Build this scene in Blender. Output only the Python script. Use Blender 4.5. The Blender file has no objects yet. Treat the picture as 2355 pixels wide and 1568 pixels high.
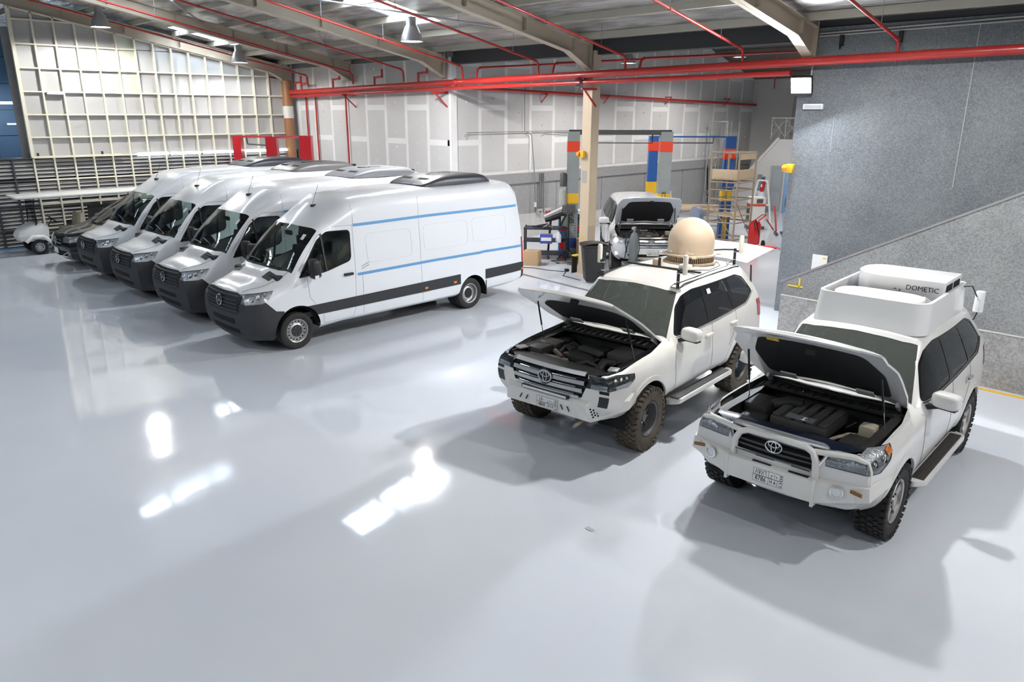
import bpy, bmesh, math, random
from mathutils import Vector, Matrix, Euler
from mathutils.bvhtree import BVHTree
random.seed(7)
S = bpy.context.scene
COL = S.collection
PI = math.pi

# ------------------------------------------------------------------ camera
cam_d = bpy.data.cameras.new('camera'); cam = bpy.data.objects.new('camera', cam_d); COL.objects.link(cam)
_r = Vector((0.70014218, 0.71399483, 0.00350828)); _u = Vector((-0.21044127, 0.20165811, 0.95658166)); _f = Vector((-0.68228689, 0.67048146, -0.29144333))
cam.matrix_world = Matrix(((_r.x, _u.x, -_f.x, 0), (_r.y, _u.y, -_f.y, 0), (_r.z, _u.z, -_f.z, 4.245), (0, 0, 0, 1)))
cam_d.sensor_width = 36; cam_d.lens = 1725.06 / 2355 * 36; cam_d.clip_end = 200; cam_d.clip_start = .05
S.camera = cam

# ------------------------------------------------------------------ sky, view
wd = bpy.data.worlds.new('world'); S.world = wd; wd.use_nodes = True
wd.node_tree.nodes['Background'].inputs[0].default_value = (.72, .84, 1.0, 1)
wd.node_tree.nodes['Background'].inputs[1].default_value = 0.55
S.view_settings.view_transform = 'Standard'; S.view_settings.look = 'None'
S.view_settings.gamma = 1; S.view_settings.use_curve_mapping = False
S.view_settings.exposure = 0.22
S.cycles.max_bounces = 5; S.cycles.diffuse_bounces = 3; S.cycles.glossy_bounces = 3; S.cycles.transparent_max_bounces = 8
S.cycles.use_adaptive_sampling = True; S.cycles.adaptive_threshold = .2; S.cycles.adaptive_min_samples = 8
S.cycles.caustics_reflective = False; S.cycles.caustics_refractive = False
S.cycles.sample_clamp_indirect = 6
LAMP_W = 1.0         # scale of the high-bay lamps
FLOOD_W = 420.0      # watts of the wall flood lamp
BAY_W = 720.0        # watts of one lift-bay lamp

# ------------------------------------------------------------------ materials
MATS = {}
def mat(name, col, rough=.5, metal=0., spec=.5, coat=0., emit=None, es=0., noise=None, bump=None, alpha=1.):
    """noise=(scale, amount, col2) colour variation; bump=(scale, strength)"""
    if name in MATS: return MATS[name]
    m = bpy.data.materials.new(name); m.use_nodes = True
    nt = m.node_tree; b = nt.nodes['Principled BSDF']
    b.inputs['Base Color'].default_value = (*col, 1); b.inputs['Roughness'].default_value = rough
    b.inputs['Metallic'].default_value = metal; b.inputs['Specular IOR Level'].default_value = spec
    b.inputs['Coat Weight'].default_value = coat; b.inputs['Coat Roughness'].default_value = .06
    if emit: b.inputs['Emission Color'].default_value = (*emit, 1); b.inputs['Emission Strength'].default_value = es
    if noise or bump:
        tc = nt.nodes.new('ShaderNodeTexCoord')
    if noise:
        n = nt.nodes.new('ShaderNodeTexNoise'); n.inputs['Scale'].default_value = noise[0]; n.inputs['Detail'].default_value = 5
        nt.links.new(tc.outputs['Object'], n.inputs['Vector'])
        r = nt.nodes.new('ShaderNodeValToRGB'); r.color_ramp.elements[0].position = .5 - noise[1] / 2; r.color_ramp.elements[1].position = .5 + noise[1] / 2
        r.color_ramp.elements[0].color = (*col, 1); r.color_ramp.elements[1].color = (*noise[2], 1)
        nt.links.new(n.outputs['Fac'], r.inputs['Fac']); nt.links.new(r.outputs['Color'], b.inputs['Base Color'])
    if bump:
        n2 = nt.nodes.new('ShaderNodeTexNoise'); n2.inputs['Scale'].default_value = bump[0]; n2.inputs['Detail'].default_value = 3
        nt.links.new(tc.outputs['Object'], n2.inputs['Vector'])
        bp = nt.nodes.new('ShaderNodeBump'); bp.inputs['Strength'].default_value = bump[1]; bp.inputs['Distance'].default_value = .02
        nt.links.new(n2.outputs['Fac'], bp.inputs['Height']); nt.links.new(bp.outputs['Normal'], b.inputs['Normal'])
    MATS[name] = m
    return m

def glass_mat(name, tint, dark=.5, rough=.03, dust=(.012, .014, .016)):
    """thin window glass: tinted see-through with a mirror coat that strengthens at grazing angles"""
    m = bpy.data.materials.new(name); m.use_nodes = True; nt = m.node_tree; nt.nodes.clear()
    o = nt.nodes.new('ShaderNodeOutputMaterial'); tr = nt.nodes.new('ShaderNodeBsdfTransparent'); gl = nt.nodes.new('ShaderNodeBsdfGlossy')
    tr.inputs[0].default_value = (*tint, 1); gl.inputs['Roughness'].default_value = rough; gl.inputs[0].default_value = (.95, .97, 1, 1)
    fr = nt.nodes.new('ShaderNodeFresnel'); fr.inputs[0].default_value = 1.5
    mx = nt.nodes.new('ShaderNodeMixShader'); nt.links.new(fr.outputs[0], mx.inputs[0]); nt.links.new(tr.outputs[0], mx.inputs[1]); nt.links.new(gl.outputs[0], mx.inputs[2])
    if dark:
        df = nt.nodes.new('ShaderNodeBsdfDiffuse'); df.inputs[0].default_value = (*dust, 1)
        m2 = nt.nodes.new('ShaderNodeMixShader'); m2.inputs[0].default_value = dark
        nt.links.new(tr.outputs[0], m2.inputs[1]); nt.links.new(df.outputs[0], m2.inputs[2]); nt.links.new(m2.outputs[0], mx.inputs[1])
    nt.links.new(mx.outputs[0], o.inputs[0]); MATS[name] = m
    return m

WHITE = mat('white_paint', (.74, .755, .785), .28, coat=.6)
PEARL = mat('dusty_white_paint', (.71, .70, .675), .32, coat=.4, noise=(3, .5, (.66, .645, .61)))
SILVERW = mat('dirty_white_paint', (.68, .685, .69), .3, coat=.45, noise=(2.2, .5, (.61, .605, .59)))
BLACKP = mat('black_paint', (.008, .008, .009), .12, coat=1.0)
PLASTIC = mat('dark_plastic', (.022, .024, .028), .55, noise=(60, .6, (.03, .032, .036)))
BLACK = mat('black_plastic', (.012, .012, .013), .5)
GLOSSB = mat('gloss_black', (.008, .008, .01), .15)
VOID = mat('dark_cavity', (.006, .006, .006), .9)
CHROME = mat('chrome', (.82, .83, .85), .12, metal=1)
SILVER = mat('silver_plastic', (.55, .56, .58), .35, metal=.6)
STEEL = mat('steel', (.45, .45, .46), .4, metal=.8)
RUBBER = mat('tyre_rubber', (.018, .018, .018), .8, noise=(9, .5, (.028, .027, .026)))
MUDDY = mat('muddy_tyre_rubber', (.065, .052, .04), .9, noise=(7, .5, (.12, .098, .075)))
RIMGREY = mat('dark_grey_rim', (.13, .135, .14), .45, metal=.4)
RIMSILV = mat('silver_rim', (.5, .49, .48), .35, metal=.7)
GLASSV = glass_mat('windscreen_glass', (.74, .84, .80), .05)
GLASSD = glass_mat('dark_tinted_glass', (.10, .11, .12), .55)
GLASSM = glass_mat('dusty_glass', (.48, .56, .52), .42, .06, (.15, .165, .15))
LENS = glass_mat('headlamp_lens', (.92, .94, .96), 0)
AMBER = mat('amber_lens', (.75, .2, .02), .25, coat=.5)
REDL = mat('red_lens', (.5, .01, .012), .2, coat=.6)
BLUETAPE = mat('blue_tape', (.12, .31, .56), .6)
PLATE = mat('plate_white', (.78, .78, .76), .45)
INK = mat('black_ink', (.01, .01, .01), .6)
SEATM = mat('seat_fabric', (.015, .015, .017), .8)
PAPER = mat('paper', (.8, .8, .78), .7)

# ------------------------------------------------------------------ mesh building
def frame_of(d):
    d = Vector(d).normalized(); up = Vector((0, 0, 1)) if abs(d.z) < .95 else Vector((1, 0, 0))
    a = d.cross(up).normalized(); return a, a.cross(d).normalized(), d
class MB:
    def __init__(s): s.v = []; s.f = []
    def add(s, vs, fs):
        o = len(s.v); s.v += [tuple(v) for v in vs]; s.f += [tuple(i + o for i in f) for f in fs]; return s
    def box(s, c, d, rz=0, R=None):
        x, y, z = d[0] / 2, d[1] / 2, d[2] / 2
        R = R or (Matrix.Rotation(rz, 3, 'Z') if rz else None); c = Vector(c)
        vs = [Vector((i, j, k)) for i in (-x, x) for j in (-y, y) for k in (-z, z)]
        if R: vs = [R @ v for v in vs]
        return s.add([c + v for v in vs], [(0, 1, 3, 2), (4, 6, 7, 5), (0, 4, 5, 1), (2, 3, 7, 6), (0, 2, 6, 4), (1, 5, 7, 3)])
    def bar(s, p, q, w, h=None):
        """rectangular bar from p to q"""
        p, q = Vector(p), Vector(q); a, b, d = frame_of(q - p); h = h or w
        vs = []
        for e in (p, q):
            for i, j in ((-1, -1), (1, -1), (1, 1), (-1, 1)): vs.append(e + a * (i * w / 2) + b * (j * h / 2))
        return s.add(vs, [(3, 2, 1, 0), (4, 5, 6, 7)] + [(i, (i + 1) % 4, 4 + (i + 1) % 4, 4 + i) for i in range(4)])
    def cyl(s, p, q, r, r2=None, n=16, cap=True):
        p, q = Vector(p), Vector(q); a, b, d = frame_of(q - p); r2 = r if r2 is None else r2
        vs = []
        for e, rr in ((p, r), (q, r2)):
            for i in range(n):
                t = 2 * PI * i / n; vs.append(e + a * (math.cos(t) * rr) + b * (math.sin(t) * rr))
        fs = [(i, (i + 1) % n, n + (i + 1) % n, n + i) for i in range(n)]
        if cap: fs += [tuple(range(n - 1, -1, -1)), tuple(range(n, 2 * n))]
        return s.add(vs, fs)
    def tube(s, pts, r, n=8, cap=True, closed=False):
        pts = [Vector(p) for p in pts]; m = len(pts); vs = []
        na = None
        for i, p in enumerate(pts):
            if closed: d = pts[(i + 1) % m] - pts[i - 1]
            else: d = pts[min(i + 1, m - 1)] - pts[max(i - 1, 0)]
            d.normalize()
            if na is None: na = frame_of(d)[0]
            na = (na - d * na.dot(d))
            na = na.normalized() if na.length > 1e-6 else frame_of(d)[0]
            b = na.cross(d)
            rr = r[i] if isinstance(r, (list, tuple)) else r
            for k in range(n):
                t = 2 * PI * k / n; vs.append(p + na * (math.cos(t) * rr) + b * (math.sin(t) * rr))
        fs = []
        for i in range(m if closed else m - 1):
            j = (i + 1) % m
            for k in range(n): fs.append((i * n + k, i * n + (k + 1) % n, j * n + (k + 1) % n, j * n + k))
        if cap and not closed: fs += [tuple(range(n - 1, -1, -1)), tuple(range((m - 1) * n, m * n))]
        return s.add(vs, fs)
    def lathe(s, prof, c=(0, 0, 0), axis=(0, 0, 1), n=32, a0=0, a1=2 * PI):
        """prof: list of (radius, height along axis)"""
        a, b, d = frame_of(axis); c = Vector(c); vs = []; full = abs(a1 - a0 - 2 * PI) < 1e-6; nn = n if full else n + 1
        for r, h in prof:
            for i in range(nn):
                t = a0 + (a1 - a0) * i / n; vs.append(c + d * h + a * (math.cos(t) * r) + b * (math.sin(t) * r))
        fs = []
        for k in range(len(prof) - 1):
            for i in range(n):
                j = (i + 1) % nn; fs.append((k * nn + i, k * nn + j, (k + 1) * nn + j, (k + 1) * nn + i))
        return s.add(vs, fs)
    def prism(s, poly, h0, h1, axis='z', off=(0, 0, 0)):
        """2-D polygon extruded along axis. poly is (x,y) for z, (x,z) for y, (y,z) for x"""
        n = len(poly); ox, oy, oz = off
        def P(a, b, h): return {'z': (a + ox, b + oy, h + oz), 'y': (a + ox, h + oy, b + oz), 'x': (h + ox, a + oy, b + oz)}[axis]
        vs = [P(a, b, h0) for a, b in poly] + [P(a, b, h1) for a, b in poly]
        return s.add(vs, [tuple(range(n - 1, -1, -1)), tuple(range(n, 2 * n))] + [(i, (i + 1) % n, n + (i + 1) % n, n + i) for i in range(n)])
    def ball(s, c, r, n=16, m=8, sc=(1, 1, 1)):
        c = Vector(c)
        vs = [c + Vector((math.sin(PI * k / m) * math.cos(2 * PI * i / n) * r * sc[0], math.sin(PI * k / m) * math.sin(2 * PI * i / n) * r * sc[1], math.cos(PI * k / m) * r * sc[2])) for k in range(m + 1) for i in range(n)]
        return s.add(vs, [(k * n + i, (k + 1) * n + i, (k + 1) * n + (i + 1) % n, k * n + (i + 1) % n) for k in range(m) for i in range(n)])
    def pill(s, c, d, e=.5, n=20, m=10, R=None):
        """rounded block (superellipsoid) of full size d"""
        c = Vector(c); pw = lambda t: math.copysign(abs(t) ** e, t); vs = []
        for k in range(m + 1):
            ph = -PI / 2 + PI * k / m
            for i in range(n):
                t = 2 * PI * i / n; q = Vector((pw(math.cos(ph)) * pw(math.cos(t)) * d[0] / 2, pw(math.cos(ph)) * pw(math.sin(t)) * d[1] / 2, pw(math.sin(ph)) * d[2] / 2))
                vs.append(c + (R @ q if R else q))
        return s.add(vs, [(k * n + i, k * n + (i + 1) % n, (k + 1) * n + (i + 1) % n, (k + 1) * n + i) for k in range(m) for i in range(n)])
    def grid(s, P):
        a, b = len(P), len(P[0])
        return s.add([p for row in P for p in row], [(i * b + j, i * b + j + 1, (i + 1) * b + j + 1, (i + 1) * b + j) for i in range(a - 1) for j in range(b - 1)])
    def mesh(s, name):
        m = bpy.data.meshes.new(name); m.from_pydata(s.v, [], s.f); m.validate(); m.update(); return m
    def build(s, name, m, parent=None, smooth=False, bevel=0, merge=False, angle=40):
        me = s.mesh(name); bm = bmesh.new(); bm.from_mesh(me)
        if merge: bmesh.ops.remove_doubles(bm, verts=bm.verts, dist=1e-5)
        if bevel:
            es = [e for e in bm.edges if len(e.link_faces) == 2 and e.calc_face_angle(0) > .5]
            bmesh.ops.bevel(bm, geom=es, offset=bevel, segments=2, affect='EDGES', profile=.6, clamp_overlap=True)
        bmesh.ops.recalc_face_normals(bm, faces=bm.faces)
        bm.to_mesh(me); bm.free()
        return obj(name, me, m, parent, smooth or bool(bevel), angle)

def obj(name, me, m, parent=None, smooth=False, angle=40):
    o = bpy.data.objects.new(name, me); COL.objects.link(o)
    if m:
        me.materials.clear(); me.materials.append(m)
    if smooth:
        me.polygons.foreach_set('use_smooth', [True] * len(me.polygons)); me.set_sharp_from_angle(angle=math.radians(angle))
    if parent: o.parent = parent
    return o
def tag(o, label=None, cat=None, group=None, kind=None):
    if label: o['label'] = label
    if cat: o['category'] = cat
    if group: o['group'] = group
    if kind: o['kind'] = kind
    return o
def thing(name, label, cat, loc=(0, 0, 0), rz=0, group=None, kind=None):
    o = bpy.data.objects.new(name, None); COL.objects.link(o); o.location = loc; o.rotation_euler = (0, 0, rz); o.empty_display_size = .1
    return tag(o, label, cat, group, kind)
def copy_tree(o, parent=None):
    c = o.copy(); COL.objects.link(c); c.parent = parent
    for ch in list(o.children): copy_tree(ch, c)
    return c
def rrect(x0, y0, x1, y1, r, n=4):
    out = []
    for cx, cy, a in ((x1 - r, y1 - r, 0), (x0 + r, y1 - r, PI / 2), (x0 + r, y0 + r, PI), (x1 - r, y0 + r, 1.5 * PI)):
        for i in range(n + 1): t = a + PI / 2 * i / n; out.append((cx + r * math.cos(t), cy + r * math.sin(t)))
    return out
def rpoly(pts, r=.03, n=3):
    """round the corners of a polygon; r may be one value or a list"""
    out = []; m = len(pts)
    for i in range(m):
        p = Vector((*pts[i], 0)); a = Vector((*pts[i - 1], 0)) - p; b = Vector((*pts[(i + 1) % m], 0)) - p
        rr = r[i] if isinstance(r, (list, tuple)) else r
        if rr <= 0: out.append((p.x, p.y)); continue
        d = min(rr, a.length * .48, b.length * .48); A = p + a.normalized() * d; B = p + b.normalized() * d
        for k in range(n + 1):
            t = k / n; q = A * (1 - t) ** 2 + p * 2 * t * (1 - t) + B * t * t; out.append((q.x, q.y))
    return out
_txt = {}
def text_mesh(body, size, ext=.0015, bold=False):
    k = (body, size)
    if k not in _txt:
        cu = bpy.data.curves.new('t', 'FONT'); cu.body = body; cu.size = size; cu.extrude = ext; cu.align_x = 'CENTER'; cu.align_y = 'CENTER'; cu.resolution_u = 2
        o = bpy.data.objects.new('t', cu); COL.objects.link(o); dg = bpy.context.evaluated_depsgraph_get()
        me = bpy.data.meshes.new_from_object(o.evaluated_get(dg)); bpy.data.objects.remove(o); bpy.data.curves.remove(cu); _txt[k] = me
    return _txt[k].copy()
def text(name, body, size, m, parent, loc, right, up, sx=1.):
    """flat lettering whose reading direction is right and whose upright is up"""
    me = text_mesh(body, size); o = obj(name, me, m, parent)
    a = Vector(right).normalized(); b = Vector(up).normalized(); c = a.cross(b)
    o.matrix_local = Matrix(((a.x * sx, b.x, c.x, loc[0]), (a.y * sx, b.y, c.y, loc[1]), (a.z * sx, b.z, c.z, loc[2]), (0, 0, 0, 1)))
    return o
# ================================================================== SETTING
BEIGE = mat('beige_steel_paint', (.52, .455, .355), .5, noise=(1.5, .6, (.48, .415, .325)))
PURL = mat('purlin_paint', (.50, .47, .39), .55)
CREAM = mat('cream_frame_paint', (.78, .74, .60), .5)
REDP = mat('red_pipe_paint', (.42, .018, .018), .35, coat=.3, noise=(2, .5, (.50, .03, .02)))
CONC = mat('grey_concrete', (.36, .36, .36), .85, noise=(8, .5, (.31, .31, .312)), bump=(60, .15))
WALLW = mat('white_wall', (.70, .70, .69), .8, noise=(.7, .5, (.66, .66, .66)))

def floor_mat():
    m = bpy.data.materials.new('blue_grey_epoxy'); m.use_nodes = True; nt = m.node_tree; b = nt.nodes['Principled BSDF']; L = nt.links.new
    tc = nt.nodes.new('ShaderNodeTexCoord')
    n1 = nt.nodes.new('ShaderNodeTexNoise'); n1.inputs['Scale'].default_value = .35; n1.inputs['Detail'].default_value = 4; L(tc.outputs['Object'], n1.inputs['Vector'])
    r = nt.nodes.new('ShaderNodeValToRGB'); r.color_ramp.elements[0].position = .3; r.color_ramp.elements[1].position = .7
    r.color_ramp.elements[0].color = (.60, .64, .71, 1); r.color_ramp.elements[1].color = (.67, .70, .755, 1)
    L(n1.outputs['Fac'], r.inputs['Fac']); L(r.outputs['Color'], b.inputs['Base Color'])
    mp = nt.nodes.new('ShaderNodeMapping'); mp.inputs['Scale'].default_value = (1.0, .35, 1); mp.inputs['Rotation'].default_value = (0, 0, .5); L(tc.outputs['Object'], mp.inputs['Vector'])
    n2 = nt.nodes.new('ShaderNodeTexNoise'); n2.inputs['Scale'].default_value = .9; n2.inputs['Detail'].default_value = 2; L(mp.outputs['Vector'], n2.inputs['Vector'])
    r2 = nt.nodes.new('ShaderNodeMapRange'); r2.inputs['From Min'].default_value = .3; r2.inputs['From Max'].default_value = .7; r2.inputs['To Min'].default_value = .03; r2.inputs['To Max'].default_value = .12
    L(n2.outputs['Fac'], r2.inputs['Value']); L(r2.outputs['Result'], b.inputs['Roughness'])
    n3 = nt.nodes.new('ShaderNodeTexNoise'); n3.inputs['Scale'].default_value = 1.8; n3.inputs['Detail'].default_value = 2; L(tc.outputs['Object'], n3.inputs['Vector'])
    bp = nt.nodes.new('ShaderNodeBump'); bp.inputs['Strength'].default_value = .05; bp.inputs['Distance'].default_value = .03; L(n3.outputs['Fac'], bp.inputs['Height']); L(bp.outputs['Normal'], b.inputs['Normal'])
    b.inputs['Specular IOR Level'].default_value = .5
    return m
def foil_mat():
    m = bpy.data.materials.new('foil_insulation'); m.use_nodes = True; nt = m.node_tree; b = nt.nodes['Principled BSDF']; L = nt.links.new
    tc = nt.nodes.new('ShaderNodeTexCoord'); mp = nt.nodes.new('ShaderNodeMapping'); mp.inputs['Scale'].default_value = (.8, 3.2, 1); L(tc.outputs['Object'], mp.inputs['Vector'])
    n = nt.nodes.new('ShaderNodeTexNoise'); n.inputs['Scale'].default_value = 1.6; n.inputs['Detail'].default_value = 6; n.inputs['Distortion'].default_value = .6; L(mp.outputs['Vector'], n.inputs['Vector'])
    r = nt.nodes.new('ShaderNodeValToRGB'); r.color_ramp.elements[0].position = .35; r.color_ramp.elements[1].position = .7
    r.color_ramp.elements[0].color = (.28, .275, .26, 1); r.color_ramp.elements[1].color = (.60, .60, .58, 1)
    L(n.outputs['Fac'], r.inputs['Fac']); L(r.outputs['Color'], b.inputs['Base Color'])
    bp = nt.nodes.new('ShaderNodeBump'); bp.inputs['Strength'].default_value = .7; bp.inputs['Distance'].default_value = .06; L(n.outputs['Fac'], bp.inputs['Height']); L(bp.outputs['Normal'], b.inputs['Normal'])
    b.inputs['Metallic'].default_value = .55; b.inputs['Roughness'].default_value = .38
    return m
def speckle_mat(name, c0, c1, sc=38):
    m = bpy.data.materials.new(name); m.use_nodes = True; nt = m.node_tree; b = nt.nodes['Principled BSDF']; L = nt.links.new
    tc = nt.nodes.new('ShaderNodeTexCoord')
    n = nt.nodes.new('ShaderNodeTexNoise'); n.inputs['Scale'].default_value = sc; n.inputs['Detail'].default_value = 4; n.inputs['Roughness'].default_value = .75; L(tc.outputs['Object'], n.inputs['Vector'])
    w = nt.nodes.new('ShaderNodeTexNoise'); w.inputs['Scale'].default_value = 1.1; w.inputs['Detail'].default_value = 3; L(tc.outputs['Object'], w.inputs['Vector'])
    a = nt.nodes.new('ShaderNodeMath'); a.operation = 'MULTIPLY_ADD'; a.inputs[1].default_value = .35; L(w.outputs['Fac'], a.inputs[0]); L(n.outputs['Fac'], a.inputs[2])
    r = nt.nodes.new('ShaderNodeValToRGB'); r.color_ramp.elements[0].position = .5; r.color_ramp.elements[1].position = .85
    r.color_ramp.elements[0].color = (*c0, 1); r.color_ramp.elements[1].color = (*c1, 1)
    L(a.outputs[0], r.inputs['Fac']); L(r.outputs['Color'], b.inputs['Base Color']); b.inputs['Roughness'].default_value = .85
    bp = nt.nodes.new('ShaderNodeBump'); bp.inputs['Strength'].default_value = .4; bp.inputs['Distance'].default_value = .01; L(n.outputs['Fac'], bp.inputs['Height']); L(bp.outputs['Normal'], b.inputs['Normal'])
    return m

YC = 15.73                       # line of the columns
def zb(Y): return 5.68 + .19 * (14.7 - Y)      # underside of the rafters in the main hall
def zr(Y): return zb(Y) + .52                  # roof sheeting
RIDGE = -2.0

fl = MB().grid([[(x, y, 0) for y in (-20, 0, 16, 40)] for x in (-42, -20, 0, 16)]).build('floor', floor_mat())
tag(fl, 'glossy blue grey epoxy floor of the whole workshop', 'floor', kind='structure')

# ---- main roof: sheet with skylight openings, purlins
SKY = [(-27.8, -26.9, 10.8, 13.1), (-17.3, -16.1, 10.0, 13.3), (-23.3, -22.6, 6.4, 9.3), (-27.8, -26.9, -1.0, 2.0), (-17.3, -16.1, -1.5, 1.5), (-23.3, -22.6, -9, -5), (-10.8, -9.6, -9, -5), (-5.4, -4.2, -9, -5)]
FOIL = foil_mat()
def roof_sheet():
    xs = sorted(set([-42, 14] + [s for k in SKY for s in k[:2]])); ys = sorted(set([-20, RIDGE, YC + .2] + [s for k in SKY for s in k[2:]]))
    mb = MB(); zz = lambda y: zr(y) if y >= RIDGE else zr(2 * RIDGE - y)
    for i in range(len(xs) - 1):
        for j in range(len(ys) - 1):
            cx, cy = (xs[i] + xs[i + 1]) / 2, (ys[j] + ys[j + 1]) / 2
            if any(k[0] < cx < k[1] and k[2] < cy < k[3] for k in SKY): continue
            mb.add([(xs[i], ys[j], zz(ys[j])), (xs[i + 1], ys[j], zz(ys[j])), (xs[i + 1], ys[j + 1], zz(ys[j + 1])), (xs[i], ys[j + 1], zz(ys[j + 1]))], [(3, 2, 1, 0)])
    return mb.build('ceiling', FOIL, merge=True)
ceil = tag(roof_sheet(), 'sloping hall roof lined with crinkled foil insulation between purlins', 'ceiling', kind='structure')
SKYM = mat('skylight_sheet', (.8, .85, .9), .6, emit=(.78, .89, 1.0), es=12.0)
for k in SKY:
    mb = MB(); y0, y1 = k[2], k[3]; zz = lambda y: (zr(y) if y >= RIDGE else zr(2 * RIDGE - y)) + .03
    mb.add([(k[0], y0, zz(y0)), (k[1], y0, zz(y0)), (k[1], y1, zz(y1)), (k[0], y1, zz(y1))], [(3, 2, 1, 0)]).build('skylight_panel', SKYM, ceil)
pm = None
Y = 15.1; i = 0
while Y > RIDGE - .3:
    zc = zr(Y) - .085
    mb = MB().box((-14, Y, zc), (56, .012, .15)).box((-14, Y + .035, zc - .07), (56, .07, .012))
    mb.build('purlin', PURL, ceil); Y -= 1.32
for Yp in (-4, -7, -10, -13, -16): MB().box((-14, Yp, zr(2 * RIDGE - Yp) - .09), (56, .06, .15)).build('purlin', PURL, ceil)
# sag rods and cross bracing seen under the sheets
mb = MB()
for (xa, ya), (xb, yb) in (((-24.2, 6.0), (-19.1, 10.6)), ((-24.2, 10.6), (-19.1, 6.0)), ((-18.6, 9.0), (-13.4, 14.4)), ((-24.0, 14.8), (-19.1, 11.2))):
    mb.tube([(xa, ya, zr(ya) - .2), (xb, yb, zr(yb) - .2)], .022, 6)
mb.build('bracing_rod', STEEL, ceil)

# ---- rafters
def rafter(X, label, hx=True):
    r = thing('roof_beam', label, 'beam', (X, YC, 0), 0, 'sloping roof beams of the main hall', 'structure')
    bot = [(15.55, 5.27), (14.72, 5.68), (RIDGE, zb(RIDGE)), (-19.5, zb(2 * RIDGE + 19.5))]
    top = [(15.55, zb(15.55) + .36), (RIDGE, zb(RIDGE) + .36), (-19.5, zb(2 * RIDGE + 19.5) + .36)]
    poly = [(y - YC, z) for y, z in bot] + [(y - YC, z) for y, z in reversed(top)]
    MB().prism(poly, -.006, .006, 'x').build('web', BEIGE, r)
    mb = MB(); w = .11
    for L in (bot, top):
        for (y0, z0), (y1, z1) in zip(L, L[1:]):
            mb.add([(-w, y0 - YC, z0), (w, y0 - YC, z0), (w, y1 - YC, z1), (-w, y1 - YC, z1), (-w, y0 - YC, z0 + .016), (w, y0 - YC, z0 + .016), (w, y1 - YC, z1 + .016), (-w, y1 - YC, z1 + .016)],
                   [(0, 3, 2, 1), (4, 5, 6, 7), (0, 1, 5, 4), (1, 2, 6, 5), (2, 3, 7, 6), (3, 0, 4, 7)])
    mb.build('flange', BEIGE, r)
    MB().box((0, 15.56 - YC, 5.62), (.22, .03, .72)).build('end_plate', BEIGE, r)
    mb = MB()
    for yy in (14.9, 13.2, 11.4, 9.6, 7.8, 6.0): mb.box((.055, yy - YC, zb(yy) + .22), (.11, .012, .26))
    mb.build('stiffener', BEIGE, r)
    return r
for X, l in ((-28.3, 'beige roof beam along the top of the white gridded wall'), (-24.05, 'beige roof beam second from the gridded wall, ending at the drywall'),
             (-18.9, 'beige roof beam ending at the drywall corner above the long red pipe'), (-13.1, 'beige roof beam resting on the lone beige column'),
             (-7.3, 'beige roof beam ending at the grey speckled wall')): rafter(X, l)
for X in (-1.5, 4.3): rafter(X, 'beige roof beam beyond the grey speckled wall, outside the picture')

# ---- wall_left: white panels in a cream grid over a louvred base
XG = -28.3; GY0, DY, NC = 6.32, .592, 15
wl = tag(MB().box((XG - .3, 10.8, 3.4), (.04, 9.4, 6.6)).build('wall_left', CONC), 'gridded end wall of white panels above grey louvres', 'wall', kind='structure')
PANW = mat('white_wall_panel', (.49, .49, .48), .6, noise=(1.2, .7, (.45, .45, .445)))
PANG = mat('greenish_wall_panel', (.56, .60, .50), .6)
rows = [2.80, 3.43, 4.125, 4.82, 5.52, 6.22, 6.92, 7.6]
def ztop(Y): return (5.68 + .19 * (14.7 - Y)) if Y < 14.72 else 5.68 - (Y - 14.72) * .49
for c in range(NC):
    y0, y1 = GY0 + c * DY, GY0 + (c + 1) * DY
    for k in range(len(rows) - 1):
        z0, z1 = rows[k], rows[k + 1]; t0, t1 = ztop(y0), ztop(y1)
        if z0 > t0 - .02: break
        a, b = min(z1, t0), max(min(z1, t1), z0)
        pts = [(y0 + .02, z0 + .01), (y1 - .02, z0 + .01), (y1 - .02, b - .01), (y0 + .02, a - .01)]
        MB().prism(pts, -.09, -.06, 'x', (XG, 0, 0)).build('wall_panel', PANG if (c == 5 and k >= 3) else PANW, wl)
mbs = []
for c in range(NC + 1):
    y = GY0 + c * DY; w = .10 if c == 0 else .05
    MB().box((XG, y, (2.78 + ztop(y)) / 2), (.12, w, ztop(y) - 2.78)).build('vertical_mullion', CREAM, wl)
for k, z in enumerate(rows[:-1]):
    ye = GY0 + NC * DY
    while ye > GY0 and ztop(ye) < z: ye -= DY
    if k == 5: ye = GY0 + 6 * DY
    if k == 0: ye = GY0 + NC * DY
    if ye > GY0: MB().box((XG + .005, (GY0 + ye) / 2, z), (.115, ye - GY0, .045)).build('horizontal_mullion', CREAM, wl)
# sloped capping under the beam
mb = MB(); mb.bar((XG, GY0, ztop(GY0) - .02), (XG, 14.72, ztop(14.72) - .02), .12, .04).bar((XG, 14.72, ztop(14.72) - .02), (XG, 15.2, ztop(15.2) - .02), .12, .04).build('top_rail', CREAM, wl)
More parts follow.
